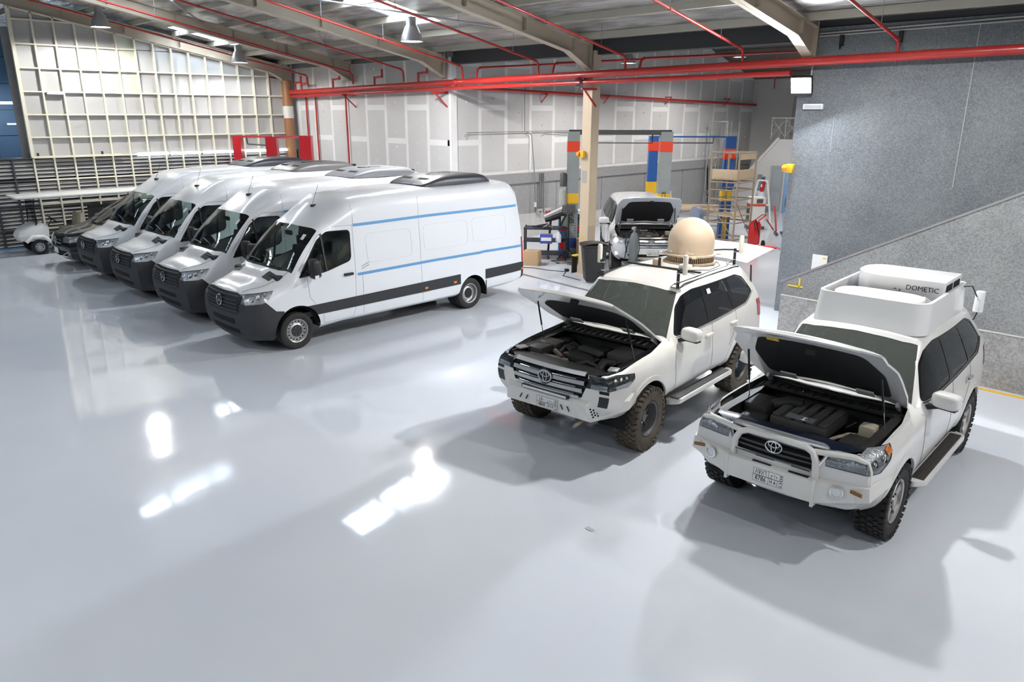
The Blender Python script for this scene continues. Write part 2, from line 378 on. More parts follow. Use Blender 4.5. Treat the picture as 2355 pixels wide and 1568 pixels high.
# louvres
LOUV = mat('louvre_grey', (.34, .335, .325), .55); LDARK = mat('dark_louvre_frame', (.045, .05, .062), .5)
SL = .118
slm = MB().add([(-.03, -.27, .04), (-.03, .27, .04), (.05, .27, -.045), (.05, -.27, -.045), (-.04, -.27, .035), (-.04, .27, .035), (.04, .27, -.05), (.04, -.27, -.05)], [(0, 1, 2, 3), (7, 6, 5, 4), (0, 4, 5, 1), (2, 6, 7, 3), (1, 5, 6, 2), (0, 3, 7, 4)]).mesh('louvre_slat')
bm = bmesh.new(); bm.from_mesh(slm); bmesh.ops.recalc_face_normals(bm, faces=bm.faces); bm.to_mesh(slm); bm.free(); slm.materials.append(LOUV)
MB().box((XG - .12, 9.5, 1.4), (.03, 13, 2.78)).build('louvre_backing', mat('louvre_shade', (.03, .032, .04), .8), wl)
for c in range(-5, NC):
    y = GY0 + (c + .5) * DY
    nmax = 23 if c < 1 else (17 if c < 5 else (13 if c < 7 else 7))
    for k in range(nmax):
        z = 2.70 - k * SL
        if abs(z - 2.10) < .045 or abs(z - 1.33) < .045: continue
        o = bpy.data.objects.new('louvre_slat', slm); COL.objects.link(o); o.parent = wl; o.location = (XG - .02, y, z)
for c in range(-5, NC + 1):
    y = GY0 + c * DY
    MB().box((XG, y, 1.39), (.12, .05, 2.78)).build('louvre_post', LDARK if c < 0 else CREAM, wl)
for z in (2.10, 1.33, .55): MB().box((XG, (GY0 + 15.2) / 2, z), (.115, 15.2 - GY0, .05)).build('louvre_rail', CREAM, wl); MB().box((XG, GY0 - 1.5, z), (.115, 3, .05)).build('louvre_rail', LDARK, wl)
MB().box((XG, GY0 - 1.5, 2.79), (.14, 3, .05)).build('louvre_rail', LDARK, wl)
MB().box((XG + .10, 9.0, .02), (.10, 13, .04)).build('floor_kerb', mat('blue_kerb', (.12, .3, .52), .5), wl)

# space beyond the end of the gridded wall
BLUEW = mat('dark_blue_panel', (.03, .075, .14), .6)
wf = tag(MB().box((-38.6, 4, 4), (.1, 26, 8)).build('wall_far_left', mat('blue_joint', (.01, .02, .035), .7)), 'dark blue panelled wall beyond the gridded wall', 'wall', kind='structure')
for c in range(14):
    for k in range(7): MB().box((-38.53, -4 + c * 1.2, .6 + k * 1.05), (.05, 1.17, 1.02)).build('wall_panel', BLUEW, wf)

# ---- column-line drywall (wall_back) and the return wall running away from it
JOINT = mat('joint_compound', (.84, .84, .835), .75, noise=(3, .5, (.79, .79, .785)))
BOARD = mat('gypsum_board', (.58, .575, .565), .8, noise=(1.3, .6, (.63, .625, .615)))
wb = tag(MB().box((-23.85, YC + .1, 3.0), (10.3, .2, 6.0)).build('wall_back', JOINT), 'unpainted drywall with white taped joints behind the vans', 'wall', kind='structure')
def boards(par, axis, s0, s1, fix, zlo, ztopf, sgn, first=0):
    n = int(round((s1 - s0) / 1.185)); d = (s1 - s0) / n
    sp = MB()
    for c in range(n):
        a, b = s0 + c * d, s0 + (c + 1) * d; zt = min(ztopf(a), ztopf(b))
        js = [zlo] + [z for z in ((2.0, 4.39, 6.79) if (c + first) % 2 else (.9, 3.31, 5.71)) if zlo + .25 < z < zt - .15] + [zt]
        for z0, z1 in zip(js, js[1:]):
            g = .075; w = random.uniform(-.012, .012)
            A, B, C, D = a + g + w, b - g + w, z0 + (.09 if z0 > zlo else .02), z1 - (.09 if z1 < zt else .02)
            if axis == 'x': mb = MB().box(((A + B) / 2, fix - sgn * .003, (C + D) / 2), (B - A, .006, D - C))
            else: mb = MB().box((fix + sgn * .003, (A + B) / 2, (C + D) / 2), (.006, B - A, D - C))
            mb.build('drywall_board', BOARD, par)
            m = (A + B) / 2
            z = C + .2
            while z < D - .1:
                r = random.uniform(.018, .035)
                if axis == 'x': sp.cyl((m + random.uniform(-.02, .02), fix - sgn * .0062, z), (m, fix - sgn * .008, z), r, n=6)
                else: sp.cyl((fix + sgn * .0062, m + random.uniform(-.02, .02), z), (fix + sgn * .008, m, z), r, n=6)
                z += .32
    o = sp.build('filler_spots', JOINT, par); o['kind'] = 'stuff'
boards(wb, 'x', -28.0, -18.75, YC, 0.02, lambda x: 5.85, 1, 1)
def z2(Y): return 5.95 + .075 * (Y - 15.75) if Y < 30 else 7.02 - .28 * (Y - 30)
YB = 34.6
wr = tag(MB().prism([(YC, 0), (YB, 0), (YB, z2(YB)), (30, z2(30)), (YC, z2(YC))], -18.95, -18.75, 'x').build('wall_lift_bay', JOINT), 'unpainted gable drywall behind the vehicle lifts', 'wall', kind='structure')
MB().box((-18.74, YC - .01, 2.95), (.09, .09, 5.9)).build('corner_bead', JOINT, wr)
boards(wr, 'y', 15.76, YB - .05, -18.75, 2.32, z2, 1, 0)
MB().box((-18.72, (YC + YB) / 2, .95), (.06, YB - YC, 1.9)).build('concrete_band', CONC, wr)
MB().box((-18.69, (YC + YB) / 2, 2.07), (.12, YB - YC, .34)).build('concrete_ledge', CONC, wr)
for yy in (20.6, 23.2, 26.0, 28.8, 31.5): MB().box((-18.687, yy, .95), (.006, .012, 1.9)).build('panel_joint', mat('dark_joint', (.12, .12, .12), .8), wr)
PLAST = mat('rough_white_plaster', (.62, .61, .585), .9, noise=(4, .6, (.47, .465, .45)), bump=(14, .4))
MB().prism([(15.9, 0), (26.5, 0), (26.5, .66), (23, .62), (20, .82), (16, .86)], -18.69, -18.62, 'x').build('plaster_patch', PLAST, wr)
# second roof over the lift bay
r2 = MB()
for a, b in ((15.75, 30), (30, 40)): r2.add([(-19, a, z2(a) + .05), (14, a, z2(a) + .05), (14, b, z2(b) + .05), (-19, b, z2(b) + .05)], [(0, 1, 2, 3)])
c2 = tag(r2.build('ceiling_lift_bay', mat('dark_deck', (.16, .145, .13), .7), merge=True), 'brown corrugated roof over the lift bay', 'ceiling', kind='structure')
Y = 16.8
while Y < 36: MB().box((-3, Y, z2(Y) - .06), (32, .06, .16)).build('purlin', mat('brown_purlin', (.2, .175, .15), .6), c2); Y += 1.4
# dark valley gutter on the column line
tag(MB().box((-2.4, YC + .18, 5.90), (33, .35, .50)).build('trim_gutter', mat('dark_gutter', (.05, .052, .055), .6)), 'dark steel gutter beam running above the column line', 'gutter', kind='structure')
tag(MB().box((-23.4, YC + .05, 6.1), (9.6, .3, .5)).build('trim_eaves', mat('eaves_foil', (.2, .2, .19), .6)), 'dark strip closing the roof above the drywall', 'trim', kind='structure')
# far end of the lift bay
we = tag(MB().box((-6, YB + .05, 3.2), (26, .1, 6.6)).build('wall_end', WALLW), 'white end wall of the lift bay with doors', 'wall', kind='structure')

# ---- lone column
cm = MB(); H = 5.75
for s in (-1, 1): cm.box((s * .14, 0, H / 2), (.014, .30, H))
cm.box((0, 0, H / 2), (.28, .010, H)); cm.box((0, 0, .012), (.42, .42, .024))
col = thing('steel_column', 'lone beige steel column beside the black wheelie bin', 'column', (-13.1, YC, 0), kind='structure')
BEIGEC = mat('column_beige', (.62, .50, .36), .5, noise=(1.2, .5, (.56, .455, .33)))
cm.build('shaft', BEIGEC, col)
MB().box((0, -.162, H / 2 - .3), (.30, .012, H - .6)).build('cover_plate', BEIGEC, col)
MB().box((-.147, -.08, 1.55), (.004, .14, .62)).build('grey_patch', mat('grey_patch', (.28, .29, .32), .7), col)
MB().box((-.03, -.171, 2.62), (.16, .004, .32)).build('paper_notice', mat('grey_notice', (.36, .36, .36), .7), col)
for z in (1.02, .40): MB().box((-.06, -.171, z), (.16, .004, .05)).build('yellow_tape', mat('yellow_tape', (.75, .6, .05), .5), col)

# brown corner column with a white band
bc = thing('brown_column', 'brown round corner column with a white band', 'column', (-28.25, 15.35, 0), kind='structure')
MB().cyl((0, 0, 0), (0, 0, 5.4), .20, n=24).build('shaft', mat('brown_column_paint', (.30, .13, .055), .4, noise=(.8, .5, (.38, .2, .1))), bc, smooth=True)
MB().cyl((0, 0, 4.0), (0, 0, 4.45), .206, n=24).build('white_band', mat('white_band', (.75, .73, .66), .6), bc, smooth=True)

# ---- wall_right: grey speckled wall, stair parapet with steel capping
GREYW = speckle_mat('grey_speckled_wall', (.115, .13, .148), (.25, .268, .285))
GREYP = speckle_mat('grey_speckled_parapet', (.155, .167, .178), (.335, .345, .345))
wg = tag(MB().prism([(-7.55, 0), (14, 0), (14, 5.88), (-7.28, 5.88), (-7.28, 4.95), (-7.55, 4.95)], YC - .03, YC + .4, 'y').build('wall_right', GREYW), 'grey speckled wall behind the parked cars', 'wall', kind='structure')
MB().box((-7.29, YC - .04, 5.4), (.03, .03, .95)).build('corner_bead', mat('white_bead', (.6, .6, .6), .6), wg)
MB().box((-4.36, YC - .032, 4.35), (.012, .004, 2.8)).build('panel_joint', mat('pale_joint', (.42, .42, .42), .7), wg)
MB().box((-6.72, YC - .032, 3.85), (.008, .004, .7)).build('panel_joint', MATS['pale_joint'], wg)
YP = 13.57
pp = tag(MB().prism([(-6.41, 0), (14, 0), (14, 11.3), (13, 11.0), (-6.37, 1.19)][0:2] + [(8.2, 0), (8.2, 5.6), (1.9, 5.6), (-6.39, 1.17)][1:], YP, YP + .16, 'y').build('wall_stair_parapet', GREYP), 'grey speckled stair parapet with a slanted steel capping', 'wall', kind='structure')
MB().bar((-6.45, YP + .08, 1.165), (1.95, YP + .08, 5.63), .2, .035).build('steel_capping', STEEL, pp)
MB().box((.9, YP - .02, .45), (14.6, .06, .92)).build('plinth', speckle_mat('plinth_block', (.20, .205, .205), (.42, .42, .41), 26), pp)
MB().box((.9, YP - .025, .918), (14.6, .07, .012)).build('plinth_edge', mat('white_edge', (.66, .66, .65), .6), pp)
MB().box((.9, YP + .95, .5), (14.6, 1.6, .1)).build('stair_landing', CONC, pp)
MB().box((-6.15, YP - .012, 1.12), (.30, .008, .03)).build('yellow_tape', MATS['yellow_tape'], pp); MB().box((-6.08, YP - .012, 1.2), (.03, .008, .17)).build('yellow_tape', MATS['yellow_tape'], pp)
tag(MB().box((1.2, 13.38, .002), (8.1, .10, .004)).build('trim_floor_line', mat('yellow_floor_paint', (.85, .5, .04), .4)), 'yellow line painted on the floor along the stair parapet', 'floor line', kind='structure')

# behind the camera: plain hall walls
tag(MB().box((-14, -19.8, 4), (56, .2, 8)).build('wall_front', CONC), 'plain concrete hall wall behind the viewer', 'wall', kind='structure')
tag(MB().box((13.9, -2, 4.2), (.2, 36, 8.4)).build('wall_side', CONC), 'plain concrete hall wall beside the viewer', 'wall', kind='structure')

for X, l in ((-6.75, 'small black bracket high on the grey wall near the beam'), (-5.65, 'small black bracket high on the grey wall beside the red branch pipe')):
    t = thing('wall_bracket', l, 'bracket', (X, YC - .06, 5.62)); MB().box((0, 0, 0), (.07, .06, .2)).build('plate', BLACK, t); MB().bar((0, -.03, -.08), (.02, -.1, -.16), .03).build('hook', BLACK, t)
t = thing('conduit', 'pair of thin pale conduits along the top of the grey wall', 'conduit', (0, 0, 0))
for k in (0, 1): MB().tube([(-7.2, YC - .06, 5.72 + k * .05), (0, YC - .06, 5.80 + k * .07), (8, YC - .06, 5.80 + k * .05)], .015, 6).build('pipe_run', mat('pale_conduit', (.5, .5, .48), .5), t)
# ================================================================== LIGHTS AND FIXTURES
LAMPB = mat('aluminium_bell', (.45, .45, .46), .4, metal=.6)
LAMPG = mat('lamp_glow', (.9, .95, 1), .5, emit=(.86, .93, 1.0), es=18.0)
def high_bay(X, Y, label, watt, dz=.42):
    zt = (zr(Y) if Y >= RIDGE else zr(2 * RIDGE - Y)) - .02; z0 = zt - dz - .32
    t = thing('high_bay_lamp', label, 'lamp', (X, Y, z0), 0, 'aluminium high bay lamps under the roof')
    MB().lathe([(.275, 0), (.27, .03), (.235, .16), (.16, .34), (.125, .38), (.12, .56), (.0, .57)], n=28).build('bell', LAMPB, t, smooth=True)
    MB().lathe([(.0, .02), (.262, .02)], n=28).build('bulb_disc', LAMPG, t)
    MB().tube([(0, 0, .56), (0, 0, zt - z0)], .008, 6).build('hanger', STEEL, t)
    ld = bpy.data.lights.new('high_bay_light', 'SPOT'); ld.energy = LAMP_W * watt; ld.color = (1.0, .98, .95); ld.spot_size = math.radians(172); ld.spot_blend = .25; ld.shadow_soft_size = .13
    lo = bpy.data.objects.new('high_bay_light', ld); COL.objects.link(lo); lo.parent = t; lo.location = (0, 0, -.02)
    return t
high_bay(-26.2, 8.25, 'bell lamp hanging above the left end of the white gridded wall', 720)
high_bay(-26.2, 12.55, 'bell lamp hanging in front of the bright skylight strip by the gridded wall', 280)
high_bay(-16.0, 12.2, 'bell lamp hanging in front of the large skylight near the drywall corner', 1200)
for X, Y, w in ((-10.4, 1.0, 300), (-4.8, 9.9, 1150), (1.4, 9.6, 850), (1.4, 4.0, 420), (6.8, 7.0, 450), (1.4, -2.0, 220), (-21.4, -6.0, 380), (-10.4, -7.0, 200)):  # unseen lamps: the strongest inferred from light on the cars, the rest added fill
    high_bay(X, Y, 'unseen bell lamp under the roof', w)

# fluorescent battens along the louvre wall
TUBE = mat('tube_glow', (1, 1, 1), .5, emit=(.88, .94, 1.0), es=5.0)
for i, (a, b) in enumerate(((9.45, 10.5), (10.58, 11.65), (11.75, 12.9), (13.0, 14.2), (14.3, 15.1))):
    t = thing('tube_light', 'glowing fluorescent tube on the gridded wall, %s' % ('at the end far from the corner', 'second from its free end', 'in the middle of the row', 'behind the red lift post', 'in the corner beside the brown column')[i], 'light', (XG + .17, (a + b) / 2, 2.80), 0, 'fluorescent tubes on the gridded wall')
    MB().box((-.03, 0, .05), (.10, b - a, .05)).build('housing', WHITE, t)
    MB().cyl((0, -(b - a) / 2, 0), (0, (b - a) / 2, 0), .045, n=10).build('tube', TUBE, t)
t = thing('tube_rail', 'thin unlit cream rail fixed at the foot of the white panels', 'rail', (XG + .14, 7.6, 2.83))
MB().box((0, 0, 0), (.06, 2.7, .05)).build('rail', CREAM, t)
for y in (-1.15, .75): MB().box((-.03, y, .05), (.08, .05, .14)).build('bracket', BLACK, t)
t = thing('wall_lamp', 'small unlit white batten lamp on the gridded wall', 'light', (XG + .1, GY0 + 1.55 * DY, 4.78))
MB().box((0, 0, 0), (.09, .5, .08)).build('housing', WHITE, t, bevel=.01)

# flood lamp on the wall corner
def flood(x, y, z, aim, label, w, grp=True):
    t = thing('flood_lamp', label, 'lamp', (x, y, z), 0, 'flood lamps' if grp else None)
    d = (Vector(aim) - Vector((x, y, z))).normalized(); q = d.to_track_quat('-Z', 'Y'); R = q.to_matrix()
    MB().box((0, 0, 0), (.42, .34, .09), R=R).build('housing', BLACK, t)
    o = MB().box(d * .05, (.38, .30, .008), R=R).build('led_panel', mat('flood_glow', (1, 1, 1), .5, emit=(.92, .96, 1.0), es=120.0), t)
    MB().bar((0, 0, 0), (0, YC - .03 - y, .0), .05).build('bracket', BLACK, t)
    ld = bpy.data.lights.new('flood_light', 'AREA'); ld.energy = w; ld.color = (.9, .95, 1.0); ld.shape = 'RECTANGLE'; ld.size = .38; ld.size_y = .3
    lo = bpy.data.objects.new('flood_light', ld); COL.objects.link(lo); lo.parent = t; lo.location = d * .06; lo.rotation_euler = q.to_euler()
    return t
flood(-7.35, 15.42, 4.80, (-5.5, 4.0, 0), 'dazzling white flood lamp on the corner of the grey wall', FLOOD_W)

# emergency light box, beacons, siren horn, sign
t = thing('emergency_light', 'white emergency light box on the grey wall below the flood lamp', 'light', (-7.16, YC - .07, 4.38))
MB().box((0, 0, 0), (.42, .08, .11)).build('housing', WHITE, t, bevel=.012); MB().box((0, -.045, 0), (.34, .01, .06)).build('diffuser', mat('grey_diffuser', (.5, .52, .56), .4), t)
YEL = mat('yellow_box', (.8, .48, .03), .4); ORG = mat('orange_dome', (.85, .33, .02), .25, coat=.5)
def beacon(x, y, z, label):
    t = thing('beacon', label, 'beacon', (x, y, z), 0, 'amber alarm beacons')
    MB().box((.06, 0, 0), (.14, .10, .18)).build('mount_box', YEL, t, bevel=.01)
    MB().lathe([(.085, 0), (.085, .03), (.075, .09), (.04, .12), (0, .125)], (-.0, 0, 0), (-1, -.15, 0), 20).build('dome', ORG, t, smooth=True)
beacon(-13.24, YC - .22, 3.2, 'amber beacon on the lone beige column')
beacon(-7.55, YC - .12, 3.13, 'amber beacon on the edge of the grey wall')
t = thing('horn_speaker', 'grey horn loudspeaker on the lone column under the red pipes', 'speaker', (-13.28, YC - .28, 4.98))
MB().lathe([(.15, .0), (.14, .02), (.09, .10), (.055, .2), (.05, .26), (0, .27)], (0, -.1, 0), (.5, 1, .1), 24).build('horn', mat('horn_grey', (.16, .19, .19), .5), t, smooth=True)
MB().lathe([(.02, -.0), (.045, .1), (.06, .16)], (0, -.06, 0), (.5, 1, .1), 16).build('driver', mat('horn_driver', (.3, .32, .32), .5), t, smooth=True)
t = thing('wall_sign', 'white paper sign on the grey wall behind the slanted steel capping', 'sign', (-6.65, YC - .05, 1.12))
MB().box((0, 0, 0), (.32, .012, .52)).build('sheet', PAPER, t); text('lettering', 'E', .11, INK, t, (.06, -.008, -.05), (1, 0, 0), (0, 0, 1))
MB().box((.10, -.008, .2), (.07, .004, .03)).build('sticker', MATS['yellow_tape'], t)

# ---- red sprinkler pipes
def pipe(name, pts, r, label, group='red sprinkler pipes', m=None, clamps=0):
    t = thing(name, label, 'pipe', pts[0], 0, group)
    P = [Vector(p) - Vector(pts[0]) for p in pts]
    Q = [P[0]]
    for i in range(1, len(P) - 1):          # rounded elbows
        a = (P[i - 1] - P[i]); b = (P[i + 1] - P[i]); d = min(.10, a.length * .4, b.length * .4)
        A = P[i] + a.normalized() * d; B = P[i] + b.normalized() * d
        for k in range(5): u = k / 4; Q.append(A * (1 - u) ** 2 + P[i] * 2 * u * (1 - u) + B * u * u)
    Q.append(P[-1])
    MB().tube(Q, r, 12).build('pipe_run', m or REDP, t, smooth=True)
    for i in range(1, len(P) - 1): MB().ball(P[i] * .985 + (P[i - 1] + P[i + 1]) * .0075, r * 1.35, 10, 6).build('elbow', m or REDP, t, smooth=True)
    if clamps:
        L = (P[1] - P[0]).length
        for k in range(clamps):
            c = P[0].lerp(P[1], (k + .5) / clamps); d = (P[1] - P[0]).normalized()
            MB().cyl(c - d * .02, c + d * .02, r * 1.25, n=12).build('clamp', REDP, t)
            MB().tube([c, c + Vector((0, 0, .45))], .006, 5).build('hanger_rod', STEEL, t)
    return t
YM = 15.38
pipe('sprinkler_main', [(-28.0, YM, 4.955), (-18.2, YM, 5.10), (6, YM, 5.40)], .085, 'thick red sprinkler main running along the column line')
pipe('sprinkler_main', [(-28.0, YM + .02, 4.805), (-18.6, YM + .02, 4.93), (-7.6, YM + .02, 5.03)], .055, 'thinner red pipe just below the thick sprinkler main')
for X, l in ((-26.62, 'red branch pipe rising along the roof nearest the gridded wall'), (-23.6, 'red branch pipe under the second roof beam'), (-20.65, 'red branch pipe over the second and third vans'), (-17.77, 'red branch pipe along the beam at the drywall corner'),
             (-14.68, 'red branch pipe passing the large skylight'), (-11.79, 'red branch pipe right of the lone column'), (-8.69, 'red branch pipe ending above the lift bay opening'), (-5.56, 'red branch pipe in front of the grey wall')):
    pipe('sprinkler_branch', [(X, 2.5, zb(2.5) + .12), (X, 15.35, zb(15.35) - .02), (X, YM, 5.17)][0:3], .029, l, clamps=7)
for X, h in ((-27.6, 5.3), (-27.15, 5.25), (-24.9, 5.35), (-22.3, 5.35), (-19.9, 5.4), ):
    pipe('pipe_riser', [(X, YM, 5.02), (X, YM, h), (X + .45, YM, h + .02), (X + .45, YM, h + .25)], .034, 'short crooked red riser on the main, %s' % {-27.6: 'first from the brown column', -27.15: 'second from the brown column', -24.9: 'third from the brown column', -22.3: 'fourth from the brown column', -19.9: 'nearest the drywall corner'}[X], 'crooked red pipe risers on the main')
for X, l in ((-27.35, 'thin red drop pipe nearest the brown column'), (-26.65, 'thin red drop pipe behind the red lift'), (-24.55, 'thin red drop pipe on the drywall left of the vans roof boxes')):
    pipe('drop_pipe', [(X, YC - .08, 4.9), (X, YC - .08, 0.2)], .032, l, 'thin red drop pipes on the drywall')
# branches beyond the column line
for X, l in ((-17.2, 'red pipe rising into the lift bay beside the drywall corner'), (-14.2, 'red pipe rising into the lift bay left of the column'), (-11.4, 'red pipe rising into the lift bay right of the column')):
    pipe('sprinkler_branch', [(X, YM, 5.15), (X, YM + .1, 5.48), (X, 30.0, 6.55)], .03, l)
pipe('sprinkler_branch', [(-15.2, 29.5, 6.6), (-17.6, 34.2, 5.35)], .03, 'thin red pipe slanting down at the far end of the lift bay')
pipe('wall_pipe', [(-18.6, 16.0, 4.98), (-18.6, YB - .1, 4.62)], .055, 'red pipe on brackets along the lift bay drywall')
mb = None
for y in (19.8, 23.2, 27.2, 31.8):
    t = thing('pipe_bracket', 'red angle bracket under the wall pipe, %s' % {19.8: 'nearest the drywall corner', 23.2: 'second from the drywall corner', 27.2: 'third from the drywall corner', 31.8: 'nearest the far wall'}[y], 'bracket', (-18.7, y, 4.84), 0, 'red pipe brackets')
    MB().bar((-.04, 0, .02), (.28, 0, .02), .04).build('arm', REDP, t); MB().bar((-.04, 0, -.26), (.24, 0, 0), .03).build('strut', REDP, t)
for X, l in ((-24.0, 'red angle bracket under the main above the vans'), (-18.9, 'red angle bracket under the main at the drywall corner'), (-12.94, 'red angle bracket under the main beside the lone column')):
    t = thing('pipe_bracket', l, 'bracket', (X, YC - .1, 4.82), 0, 'red pipe brackets')
    MB().bar((0, .08, .0), (0, -.5, .0), .05).build('arm', REDP, t); MB().bar((0, .08, -.42), (0, -.42, 0), .035).build('strut', REDP, t)

t = thing('far_lamp', 'small bright lamp in the dark blue hall beyond the gridded wall', 'lamp', (-36.5, 7.75, 4.55)); MB().box((0, 0, 0), (.2, 1.3, .08)).build('housing', WHITE, t); MB().box((0, 0, -.05), (.18, 1.25, .02)).build('tube', TUBE, t)
ld = bpy.data.lights.new('far_light', 'POINT'); ld.energy = 260; ld.color = (.8, .9, 1); ld.shadow_soft_size = .2; lo = bpy.data.objects.new('far_light', ld); COL.objects.link(lo); lo.parent = t; lo.location = (.4, 0, -.3)
t = thing('far_lamp', 'small unlit batten on the dark blue wall below the far lamp', 'lamp', (-38.45, 8.2, 3.7)); MB().box((0, 0, 0), (.1, .7, .08)).build('housing', WHITE, t)
# ================================================================== LOFTED CAR BODIES
def _cr(p0, p1, p2, p3, t):
    """non-uniform (centripetal) Catmull-Rom between p1 and p2"""
    def tj(ti, a, b): return ti + max((b - a).length, 1e-5) ** .5
    t0 = 0.; t1 = tj(t0, p0, p1); t2 = tj(t1, p1, p2); t3 = tj(t2, p2, p3); t = t1 + (t2 - t1) * t
    A1 = p0 * ((t1 - t) / (t1 - t0)) + p1 * ((t - t0) / (t1 - t0)); A2 = p1 * ((t2 - t) / (t2 - t1)) + p2 * ((t - t1) / (t2 - t1)); A3 = p2 * ((t3 - t) / (t3 - t2)) + p3 * ((t - t2) / (t3 - t2))
    B1 = A1 * ((t2 - t) / (t2 - t0)) + A2 * ((t - t0) / (t2 - t0)); B2 = A2 * ((t3 - t) / (t3 - t1)) + A3 * ((t - t1) / (t3 - t1))
    return B1 * ((t2 - t) / (t2 - t1)) + B2 * ((t - t1) / (t2 - t1))
def spline(P, steps, sharp=()):
    """points through P; sharp indices break the curve; steps[i] samples per span"""
    n = len(P); out = []
    for i in range(n - 1):
        a, b = P[i], P[i + 1]
        p0 = P[i - 1] if i > 0 and i not in sharp else a * 2 - b
        p3 = P[i + 2] if i + 2 < n and (i + 1) not in sharp else b * 2 - a
        for k in range(steps[i]): out.append(_cr(p0, a, b, p3, k / steps[i]))
    out.append(P[-1]); return out
class Shell:
    """closed-top body lofted through stations (front to rear), each a list of half-section points from sill to roof centre line"""
    def __init__(s, net, ust, vst, usharp=(), vsharp=(), bulge_f=.1, bulge_r=.03, capn=14):
        P = [[Vector(p) for p in st] for st in net]; nr = len(P[0])
        rows = [spline([P[i][k] for i in range(len(P))], ust, usharp) for k in range(nr)]
        G = [spline([rows[k][i] for k in range(nr)], vst, vsharp) for i in range(len(rows[0]))]
        mb = MB(); mb.grid(G); mb.grid([[Vector((p.x, -p.y, p.z)) for p in r] for r in G])
        for st, bl in ((G[0], bulge_f), (G[-1], -bulge_r)):
            rows2 = []
            for p in st:
                f = min(1, abs(p.y) / .6)
                bb = bl(p) if callable(bl) else bl
                rows2.append([Vector((p.x + bb * f * (1 - (1 - 2 * k / capn) ** 2), p.y * (1 - 2 * k / capn), p.z)) for k in range(capn + 1)])
            mb.grid(rows2)
        me = mb.mesh('shell'); bm = bmesh.new(); bm.from_mesh(me); bpy.data.meshes.remove(me)
        bmesh.ops.remove_doubles(bm, verts=bm.verts, dist=1e-4)
        bmesh.ops.dissolve_degenerate(bm, edges=bm.edges, dist=1e-5)
        bmesh.ops.recalc_face_normals(bm, faces=bm.faces)
        top = max(bm.faces, key=lambda f: f.calc_center_median().z)
        if top.normal.z < 0: bmesh.ops.reverse_faces(bm, faces=bm.faces)
        s.bm = bm; s.lay = bm.faces.layers.int.new('part'); s.names = {0: 'body'}
        s.bvh = BVHTree.FromBMesh(bm)
    def cut(s, name, poly, axis='y', side=1, lo=None, hi=None, over=('body',), both=False):
        """give the faces inside a polygon (seen along the axis) to a part; side +1/-1 keeps faces on that side, both adds the mirrored twin"""
        if both:
            s.cut(name, poly, axis, 1, lo, hi, over); s.cut(name + '|m' if False else name, poly if axis == 'y' else [(-a, b) if axis == 'x' else (a, -b) for a, b in poly], axis, -1 if axis == 'y' else 1, lo, hi, over); return
        ids = [k for k, v in s.names.items() if v in over]
        if name not in s.names.values(): s.names[len(s.names)] = name
        nid = [k for k, v in s.names.items() if v == name][0]
        ia, ib, ic = {'y': (0, 2, 1), 'x': (1, 2, 0), 'z': (0, 1, 2)}[axis]
        a0, a1 = min(p[0] for p in poly), max(p[0] for p in poly); b0, b1 = min(p[1] for p in poly), max(p[1] for p in poly); e = 1e-4
        def ok(f):
            if f[s.lay] not in ids: return False
            c = f.calc_center_median()
            if axis == 'y' and c.y * side <= 0: return False
            if axis == 'x' and f.normal.x * side < .02: return False
            if axis == 'z' and f.normal.z * side < .02: return False
            cc = c.y * side if axis == 'y' else c[ic]
            if lo is not None and cc < lo: return False
            if hi is not None and cc > hi: return False
            va = [v.co[ia] for v in f.verts]; vb = [v.co[ib] for v in f.verts]
            return max(va) > a0 - e and min(va) < a1 + e and max(vb) > b0 - e and min(vb) < b1 + e
        n = len(poly)
        cand = [f for f in s.bm.faces if ok(f)]
        for i in range(n):
            p, q = poly[i], poly[(i + 1) % n]
            if abs(p[0] - q[0]) + abs(p[1] - q[1]) < 1e-6: continue
            nrm = [0, 0, 0]; nrm[ia] = q[1] - p[1]; nrm[ib] = -(q[0] - p[0]); co = [0, 0, 0]; co[ia] = p[0]; co[ib] = p[1]
            ma, Ma, mb_, Mb = min(p[0], q[0]) - e, max(p[0], q[0]) + e, min(p[1], q[1]) - e, max(p[1], q[1]) + e
            fs, rest = [], []
            for f in cand:
                va = [v.co[ia] for v in f.verts]; vb = [v.co[ib] for v in f.verts]
                (fs if max(va) > ma and min(va) < Ma and max(vb) > mb_ and min(vb) < Mb else rest).append(f)
            if not fs: continue
            g = set(fs)
            for f in fs: g.update(f.edges); g.update(f.verts)
            r = bmesh.ops.bisect_plane(s.bm, geom=list(g), dist=1e-5, plane_co=co, plane_no=nrm)
            cand = rest + [x for x in r['geom'] if isinstance(x, bmesh.types.BMFace)]
        def inside(a, b):
            c = False; j = n - 1
            for i in range(n):
                (xi, yi), (xj, yj) = poly[i], poly[j]
                if (yi > b) != (yj > b) and a < (xj - xi) * (b - yi) / (yj - yi) + xi: c = not c
                j = i
            return c
        for f in cand:
            c = f.calc_center_median()
            if inside(c[ia], c[ib]): f[s.lay] = nid
    def drop(s, name):
        ids = [k for k, v in s.names.items() if v == name]
        bmesh.ops.delete(s.bm, geom=[f for f in s.bm.faces if f[s.lay] in ids], context='FACES')
    def part(s, name, objname, m, parent, xf=None, inset=0., thick=0., side=None, angle=32):
        """take a part out of the shell as an object; inset moves it along its normals, thick gives it a depth"""
        nm = (name,) if isinstance(name, str) else name
        ids = [k for k, v in s.names.items() if v in nm]
        b2 = s.bm.copy(); ly = b2.faces.layers.int['part']
        bad = [f for f in b2.faces if f[ly] not in ids or (side and f.calc_center_median().y * side < 0)]
        bmesh.ops.delete(b2, geom=bad, context='FACES')
        if not b2.faces: b2.free(); return None
        if inset:
            b2.normal_update()
            off = {v: v.normal * inset for v in b2.verts}
            for v, d in off.items(): v.co += d
